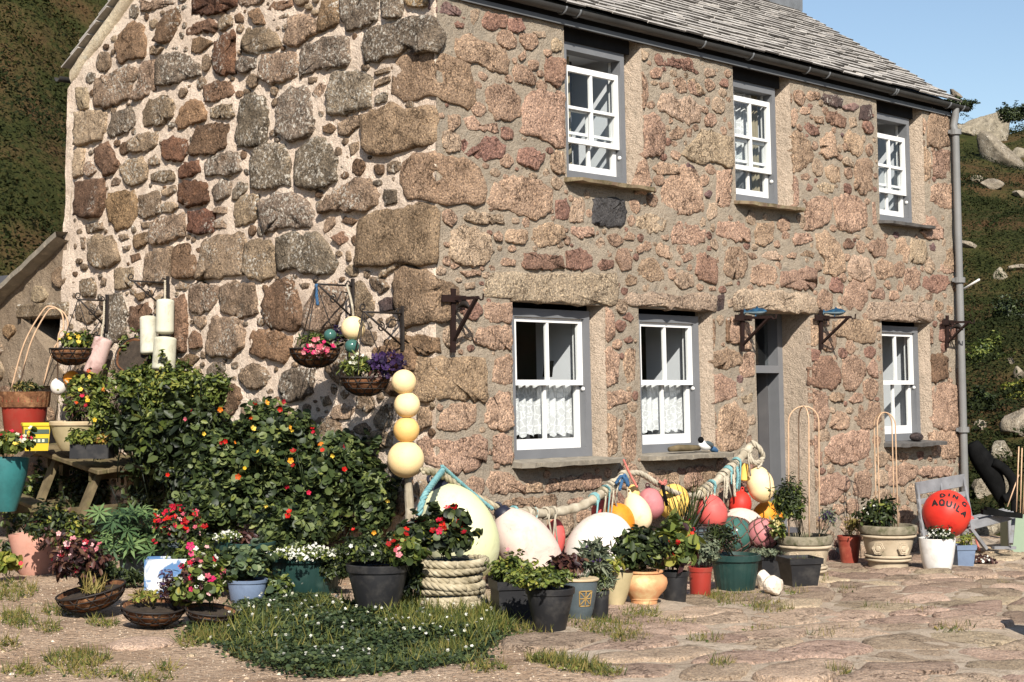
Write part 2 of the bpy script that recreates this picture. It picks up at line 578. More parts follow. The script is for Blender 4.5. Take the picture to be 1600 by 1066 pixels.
M['sill_moss'] = surf('slate_sill_mossy', (.30, .25, .15, 1), (.20, .13, .09, 1), 8, .8, .4, 40, .005, False, .2, (.12, .10, .05, 1), 12, (.5, .65))

def glass():
    m = Mat('window_glass')
    tr = m.n('ShaderNodeBsdfTransparent', {0: (.93, .95, .95, 1)})
    gl = m.n('ShaderNodeBsdfGlossy', {'Roughness': .01})
    lw = m.n('ShaderNodeLayerWeight', {'Blend': .5})
    f5 = m.math('POWER', lw.outputs['Facing'], 4.0)
    mx = m.n('ShaderNodeMixShader')
    m.t.links.new(m.math('MULTIPLY_ADD', f5, .8), mx.inputs[0])
    mx.inputs[0].links[0].from_node.inputs[2].default_value = .035
    m.t.links.new(tr.outputs[0], mx.inputs[1])
    m.t.links.new(gl.outputs[0], mx.inputs[2])
    return m.done(mx)
M['glass'] = glass()

def lace():
    m = Mat('lace_net')
    p = m.obj()
    v = m.n('ShaderNodeTexVoronoi', {'Scale': 17.0, 'Randomness': .9}, feature='DISTANCE_TO_EDGE')
    m.set(v.inputs['Vector'], p)
    a = m.ramp(v.outputs['Distance'], .10, .05)
    b = m.ramp(m.noise(p, 26, 3, .6, .8), .54, .60)
    f = m.math('MAXIMUM', a, b)
    f = m.math('MAXIMUM', m.math('MULTIPLY', f, .96), .70)
    d = m.n('ShaderNodeBsdfDiffuse', {0: (.86, .86, .85, 1)})
    tl = m.n('ShaderNodeBsdfTranslucent', {0: (.8, .8, .8, 1)})
    ad = m.n('ShaderNodeMixShader', {0: .25})
    m.t.links.new(d.outputs[0], ad.inputs[1])
    m.t.links.new(tl.outputs[0], ad.inputs[2])
    tr = m.n('ShaderNodeBsdfTransparent')
    mx = m.n('ShaderNodeMixShader')
    m.t.links.new(f, mx.inputs[0])
    m.t.links.new(tr.outputs[0], mx.inputs[1])
    m.t.links.new(ad.outputs[0], mx.inputs[2])
    return m.done(mx)
M['lace'] = lace()
M['drape'] = surf('drape_beige', (.34, .29, .20, 1), (.24, .20, .13, 1), 6, .9, .2)

# ------------------------------------------------------------------ terrain
def smooth(a, b, x):
    t = np.clip((x - a) / (b - a), 0, 1)
    return t * t * (3 - 2 * t)

def vnoise(x, y, s, seed=0):
    """cheap smooth value noise on arrays"""
    x = np.asarray(x, float) * s + seed * 17.3
    y = np.asarray(y, float) * s + seed * 9.1
    i, j = np.floor(x), np.floor(y)
    fx, fy = x - i, y - j
    fx, fy = fx * fx * (3 - 2 * fx), fy * fy * (3 - 2 * fy)
    def h(a, b):
        v = np.sin(a * 127.1 + b * 311.7 + seed * 74.7) * 43758.5453
        return v - np.floor(v)
    return (h(i, j) * (1 - fx) + h(i + 1, j) * fx) * (1 - fy) + (h(i, j + 1) * (1 - fx) + h(i + 1, j + 1) * fx) * fy

def hill(x, y):
    """hillside wrapping round the back of the cottage"""
    dx, dy = x - CAM[0], y - CAM[1]
    r = np.hypot(dx, dy)
    th = np.degrees(YAW - np.arctan2(dy, dx))                 # bearing, positive to the right
    el = np.interp(th, [-60, -17, -6, 4, 11, 13.6, 15.0, 17.2, 30, 60], [16, 21, 19, 15.0, 10.5, 9.75, 9.0, 8.45, 8, 8])
    r0 = np.interp(th, [-60, -17, -12, 12, 14.2, 17, 30], [19.5, 20.5, 24, 24, 21.6, 20.0, 20])
    r1 = np.interp(th, [-60, -17, -6, 8, 17, 30], [44, 46, 50, 52, 52, 52])
    top = CAM[2] + r1 * np.tan(np.radians(el))
    t = np.clip((r - r0) / (r1 - r0), 0, None)
    prof = np.where(t < 1, 0.25 * t + 0.75 * t ** 1.15, 1 - 0.10 * (t - 1))
    z = prof * top + (vnoise(x, y, .22, 3) - .5) * 1.5 * smooth(.05, .3, t) + (vnoise(x, y, .7, 5) - .5) * .6 * smooth(.02, .2, t)
    return np.where(r > r0, np.maximum(z, 0) + zg(x, y), zg(x, y))

def terrain(x, y):
    return hill(x, y) + (vnoise(x, y, 1.3, 1) - .5) * .05 + (vnoise(x, y, 4.5, 2) - .5) * .018

def grid_mesh(name, xs, ys, zf, mat, kind='structure'):
    X, Y = np.meshgrid(xs, ys)
    Z = zf(X, Y)
    nx, ny = len(xs), len(ys)
    V = np.stack([X, Y, Z], -1).reshape(-1, 3)
    i = np.arange(nx - 1)[None] + np.arange(ny - 1)[:, None] * nx
    F = np.stack([i, i + 1, i + 1 + nx, i + nx], -1).reshape(-1, 4)
    me = fast_mesh(name, V, F.ravel(), np.arange(0, len(F) * 4, 4))
    return tag(link(name, me, mat), kind=kind)

def ground_mat():
    m = Mat('yard_earth')
    p = m.pos()
    earth = m.mix(m.ramp(m.noise(p, 1.1, 5, .6), .36, .64), (.480, .355, .250, 1), (.350, .242, .160, 1))
    v = m.n('ShaderNodeTexVoronoi', {'Scale': 46.0})
    m.set(v.inputs['Vector'], p)
    v.inputs['Scale'].default_value = 38
    peb = m.ramp(v.outputs['Distance'], .34, .22)
    pc = m.mix(m.n('ShaderNodeSeparateColor', {0: v.outputs['Color']}).outputs[0], (.36, .27, .20, 1), (.74, .62, .49, 1))
    col = m.mix(m.math('MULTIPLY', peb, .75), earth, pc)
    col = m.mix(m.ramp(m.noise(p, 2.4, 6, .7), .52, .70), col, (.235, .155, .098, 1))
    col = m.mix(m.ramp(m.noise(p, 34, 4, .7), .50, .36), col, (.20, .135, .09, 1))
    h = m.math('ADD', m.math('MULTIPLY', peb, .6), m.noise(p, 20, 5))
    return m.done(m.principled(col, .95, m.bump(h, 1.0, .035), .1))
M['earth'] = ground_mat()

def hill_mat():
    m = Mat('hillside_turf')
    p = m.pos()
    col = m.cramp(m.noise(p, .55, 6, .65), [(.30, (.030, .030, .012, 1)), (.45, (.045, .050, .016, 1)), (.55, (.085, .062, .026, 1)), (.68, (.110, .060, .030, 1))])
    return m.done(m.principled(col, .95, m.bump(m.noise(p, 6, 6, .7), 1.0, .15), .05))
M['hill'] = hill_mat()
M['sand'] = mortar('paving_joint', (.540, .440, .335, 1), (.420, .330, .245, 1), (.190, .145, .092, 1))

ground_o = grid_mesh('ground', np.arange(-8.6, 10.01, .06), np.arange(-8.8, 8.01, .06), lambda x, y: zg(x, y) + (vnoise(x, y, 1.3, 1) - .5) * .05 + (vnoise(x, y, 4.5, 2) - .5) * .018, M['earth'])
far = np.unique(np.r_[np.arange(-40, 70, .8), np.linspace(-400, -40, 14), np.linspace(70, 500, 14)])
grid_mesh('hillside', far, far, lambda x, y: terrain(x, y) - .10 * (1 - smooth(0, .4, hill(x, y) - zg(x, y))), M['hill'])

# boundary of the paved part, in yard coordinates
def paved(x, y):
    d = (x + 2.2) * .80 + (y + 2.9) * -.60      # to the right of the beds and out in front of the cottage
    return d + (vnoise(x, y, .9, 8) - .5) * .8

# paving stones: jittered cells, each pulled into an uneven rounded outline
def paving():
    root = empty('paving', kind='structure')
    xs = np.arange(-3.4, 9.0, .055)
    ys = np.arange(-7.4, .9, .055)
    X, Y = np.meshgrid(xs, ys)
    ok = paved(X, Y) > 0.05
    nx = len(xs)
    i = np.arange(nx - 1)[None] + np.arange(len(ys) - 1)[:, None] * nx
    keep = ok[:-1, :-1] & ok[1:, 1:]
    F = np.stack([i, i + 1, i + 1 + nx, i + nx], -1)[keep]
    Z = zg(X, Y) + (vnoise(X, Y, 1.3, 1) - .5) * .05 + (vnoise(X, Y, 4.5, 2) - .5) * .018 + .012 - .035 * (1 - smooth(.05, .45, paved(X, Y))) + (vnoise(X, Y, 7, 4) - .5) * .014
    V = np.stack([X, Y, Z], -1).reshape(-1, 3)
    link('joint_bed', fast_mesh('joint_bed', V, F.ravel(), np.arange(0, F.size, 4)), M['sand'], root)
    rs = np.random.default_rng(3)
    # packed irregular slabs: every slab is what is left of the plane between its neighbours
    AX = 1.45
    seeds = []
    for _ in range(5200):
        x, y = rs.uniform(-3.6, 8.8), rs.uniform(-7.2, .2)
        r = rs.uniform(.24, .46)
        if all((abs(x - a) / AX) ** 2 + (y - b) ** 2 > ((r + q) * .5) ** 2 for a, b, q in seeds):
            seeds.append((x, y, r))
    S = np.array([(a / AX, b) for a, b, _ in seeds])
    cand = []
    for k, (x, y, r) in enumerate(seeds):
        if paved(np.array(x), np.array(y)) < .30 or (y > -.22 and x > -.4):
            continue
        v = np.array([x, y, .15]) - CAM
        dd = v @ FW
        px, py = 800 + FPX * (v @ RT) / dd, 533 - FPX * (v @ UP) / dd
        if not (-100 < px < 1720 and 820 < py < 1200):
            continue
        c = S[k]
        poly = [c + q for q in ((-.8, -.8), (.8, -.8), (.8, .8), (-.8, .8))]
        near = np.argsort(np.hypot(*(S - c).T))[1:15]
        for m_ in near:
            n_ = S[m_] - c
            w_ = .5 + .10 * (seeds[k][2] - seeds[m_][2])
            lim = n_ @ (c + n_ * w_)
            out = []
            for a in range(len(poly)):
                p, q = poly[a], poly[(a + 1) % len(poly)]
                sp, sq = n_ @ p - lim, n_ @ q - lim
                if sp <= 0:
                    out.append(p)
                if (sp < 0) != (sq < 0):
                    out.append(p + (q - p) * sp / (sp - sq))
            poly = out
            if len(poly) < 3:
                break
        if len(poly) >= 3:
            cand.append((math.hypot(x - CAM[0], y - CAM[1]), x, y, np.array(poly) * (AX, 1)))
    cand.sort(key=lambda q: q[0])
    for (_, x, y, P) in cand[:290]:
        Q = np.vstack([P, P[:1]])
        seg = np.linalg.norm(np.diff(Q, axis=0), axis=1)
        Lc = np.r_[0, np.cumsum(seg)]
        n = int(np.clip(Lc[-1] / .07, 12, 26))
        t = np.linspace(0, Lc[-1], n, endpoint=False)
        O = np.stack([np.interp(t, Lc, Q[:, a]) for a in (0, 1)], 1)
        for _k in range(2):
            O = O * .6 + (np.roll(O, 1, 0) + np.roll(O, -1, 0)) * .2
        c = O.mean(0)
        d = O - c
        ln = np.linalg.norm(d, axis=1)[:, None]
        O = c + d * np.maximum(.3, 1 - rs.uniform(.014, .036) / ln) + rs.normal(size=O.shape) * .008
        base = float(zg(x, y)) + (float(vnoise(x, y, 1.3, 1)) - .5) * .05
        tx, ty = rs.uniform(-.035, .035, 2)
        hgt = rs.uniform(.014, .034)
        vs, fs = [], []
        for (f, dz) in ((1.03, -.03), (1.0, hgt * .55), (.955, hgt * .96), (.70, hgt), (.35, hgt)):
            for (a, b) in c + (O - c) * f:
                w_ = (float(vnoise(a, b, 9, 61)) - .5) * .014 if dz > 0 else 0
                vs.append((a, b, base + dz + w_ + (a - x) * tx + (b - y) * ty))
        vs.append((c[0], c[1], base + hgt))
        for r in range(4):
            for k in range(n):
                fs.append((r * n + k, r * n + (k + 1) % n, (r + 1) * n + (k + 1) % n, (r + 1) * n + k))
        for k in range(n):
            fs.append((4 * n + k, 4 * n + (k + 1) % n, 5 * n))
        area2 = np.sum(O[:, 0] * np.roll(O[:, 1], -1) - O[:, 1] * np.roll(O[:, 0], -1))
        mb = MB()
        mb.add(vs, fs if area2 > 0 else [f[::-1] for f in fs])
        mb.build('paving_stone', M['pave'], root, smooth=True)
    return root
paving()

# ------------------------------------------------------------------ the cottage
cottage = empty('stone_cottage', 'two storey pink granite cottage with white sash windows and slate roof', 'cottage', loc=(0, 0, 0))

def wall_pt(s, z, off):
    """the two seen walls unrolled: s < 0 runs back along the gable, s > 0 along the front"""
    s, z, off = np.broadcast_arrays(np.asarray(s, float), np.asarray(z, float), np.asarray(off, float))
    b = BAT * z
    x = b + np.maximum(s, 0)
    y = b + np.maximum(-s, 0)
    t = np.clip(s / .16 + .5, 0, 1)
    nx, ny = -(1 - t), -t
    n = np.hypot(nx, ny)
    return np.stack([x + nx / n * off, y + ny / n * off, z], -1)

WINS = {'L1': (1.009, 2.020, 1.20, 2.45), 'L2': (2.659, 3.589, 1.20, 2.45), 'L3': (6.794, 7.649, 1.20, 2.45),
        'U1': (1.733, 2.571, 3.583, 4.775), 'U2': (4.189, 4.955, 3.583, 4.775), 'U3': (6.826, 7.592, 3.583, 4.775)}
DOOR = (4.36, 5.330, -.2, 2.53)
WTOP = 4.90
# the reveals splay out a little on the right, as the plastered jambs do
HOLES = []
for k, (x0, x1, z0, z1) in WINS.items():
    zm = (z0 + z1) / 2
    HOLES.append((x0 - .085, x1 + (.085 if k[0] == 'L' else .13), z0 - .02, (2.50 if k[0] == 'L' else WTOP + .1)))
HOLES.append(DOOR)
RIDGE_Y, RIDGE_Z = 2.75, 6.72
def gable_top(y):
    return np.where(y < RIDGE_Y, 4.93 + (RIDGE_Z - .06 - 4.93) * (y - .14) / (RIDGE_Y - .14), RIDGE_Z - .06 - (RIDGE_Z - .06 - 4.86) * (y - RIDGE_Y) / (5.30 - RIDGE_Y))

def build_walls():
    # front
    # openings are given in world x; the unrolled coordinate is x - BAT*z, so columns follow x directly
    xs = np.unique(np.round(np.r_[np.arange(0, LEN + .01, .05), LEN, [h[0] for h in HOLES], [h[1] for h in HOLES]], 4))
    zs = np.unique(np.round(np.r_[np.arange(-.3, WTOP, .05), WTOP, [h[2] for h in HOLES if h[2] > 0], [h[3] for h in HOLES if h[3] < WTOP]], 4))
    X, Z = np.meshgrid(xs, zs)
    off = (vnoise(X, Z, 5, 11) - .5) * .018 + (vnoise(X, Z, 14, 12) - .5) * .012 + (vnoise(X, Z, 1.2, 13) - .5) * .014
    edge = np.ones_like(X)
    for (a, b, c, d) in HOLES:
        dd = np.maximum(np.maximum(a - X, X - b), np.maximum(c - Z, Z - d))
        edge = np.minimum(edge, smooth(.0, .10, dd))
    off = (off + .005) * edge * smooth(0, .15, X)
    Xw = np.maximum(X, BAT * Z)
    V = np.stack([Xw, BAT * Z - off, Z], -1).reshape(-1, 3)
    nx, nz = len(xs), len(zs)
    i = np.arange(nx - 1)[None] + np.arange(nz - 1)[:, None] * nx
    cx, cz = (xs[:-1] + xs[1:]) / 2, (zs[:-1] + zs[1:]) / 2
    CX, CZ = np.meshgrid(cx, cz)
    keep = np.ones_like(CX, bool)
    for (a, b, c, d) in HOLES:
        keep &= ~((CX > a) & (CX < b) & (CZ > c) & (CZ < d))
    F = np.stack([i, i + 1, i + 1 + nx, i + nx], -1)[keep]
    V = list(map(tuple, V))
    F = [tuple(f) for f in F.tolist()]
    # plastered reveals of the openings, back to the frames
    NF = len(F)
    for hi, (a, b, c, d) in enumerate(HOLES):
        dep = .16 if hi < len(HOLES) - 1 else .55
        d = min(d, WTOP)
        c = max(c, -.2)
        zz = np.linspace(c, d, 9)
        for (xe, sg) in ((a, 1), (b, -1)):
            base = len(V)
            xin = xe + sg * (.05 if hi < 6 and sg < 0 else .0)
            for k, z in enumerate(zz):
                wob = (R_.random() - .5) * .006
                V.append((xe + wob, BAT * z - .0005, z))
                V.append((xin + wob, BAT * z + dep, z))
            for k in range(8):
                q = (base + 2 * k, base + 2 * k + 1, base + 2 * k + 3, base + 2 * k + 2)
                F.append(q if sg > 0 else q[::-1])
        for zc in (c, d):
            base = len(V)
            V += [(a, BAT * zc, zc), (b, BAT * zc, zc), (b, BAT * zc + dep, zc), (a, BAT * zc + dep, zc)]
            F.append((base, base + 1, base + 2, base + 3))
    me = bpy.data.meshes.new('front_wall')
    me.from_pydata(V, [], F)
    me.polygons.foreach_set('material_index', np.r_[np.zeros(NF, np.int32), np.ones(len(F) - NF, np.int32)].astype(np.int32))
    fw = link('front_wall', me, [M['mortar_grey'], M['jamb']], cottage)
    me.set_sharp_from_angle(angle=rad(45))
    # gable
    ys = np.r_[np.arange(0, DEP, .06), DEP]
    ts = np.linspace(0, 1, 105)
    Y, T = np.meshgrid(ys, ts)
    Z = -.3 + T * (gable_top(Y) + .3)
    off = (vnoise(Y, Z, 5, 21) - .5) * .035 + (vnoise(Y, Z, 14, 22) - .5) * .018
    off *= smooth(0, .15, Y)
    V = np.stack([BAT * Z - off, np.maximum(Y, BAT * np.minimum(Z, 5)), Z], -1).reshape(-1, 3)
    ny = len(ys)
    i = np.arange(ny - 1)[None] + np.arange(len(ts) - 1)[:, None] * ny
    F = np.stack([i, i + ny, i + 1 + ny, i + 1], -1).reshape(-1, 4)
    gw = link('gable_wall', fast_mesh('gable_wall', V, F.ravel(), np.arange(0, F.size, 4)), M['mortar_light'], cottage)
    # the two unseen walls
    mb = MB()
    mb.add([(LEN, 0.0, -.3), (LEN, DEP, -.3), (LEN - .14, DEP - .14, 4.9), (LEN - .14, RIDGE_Y, RIDGE_Z - .06), (LEN - .14, .138, 4.9)], [(0, 1, 2, 3, 4)])
    mb.build('end_wall', M['mortar_grey'], cottage)
    mb = MB()
    mb.add([(0, DEP, -.3), (LEN, DEP, -.3), (LEN - .14, DEP - .14, 4.86), (.14, DEP - .14, 4.86)], [(3, 2, 1, 0)])
    mb.build('back_wall', M['mortar_grey'], cottage)
    # floors and a partition inside, so the rooms are dark
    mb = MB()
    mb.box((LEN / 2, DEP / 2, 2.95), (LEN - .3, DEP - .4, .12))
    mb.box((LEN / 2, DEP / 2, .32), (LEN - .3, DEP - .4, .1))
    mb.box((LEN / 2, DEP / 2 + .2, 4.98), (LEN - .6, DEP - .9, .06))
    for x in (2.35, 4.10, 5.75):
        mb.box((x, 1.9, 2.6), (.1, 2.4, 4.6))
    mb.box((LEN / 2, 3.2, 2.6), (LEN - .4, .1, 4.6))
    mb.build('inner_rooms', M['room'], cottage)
    return fw, gw
front_wall, gable_wall = build_walls()

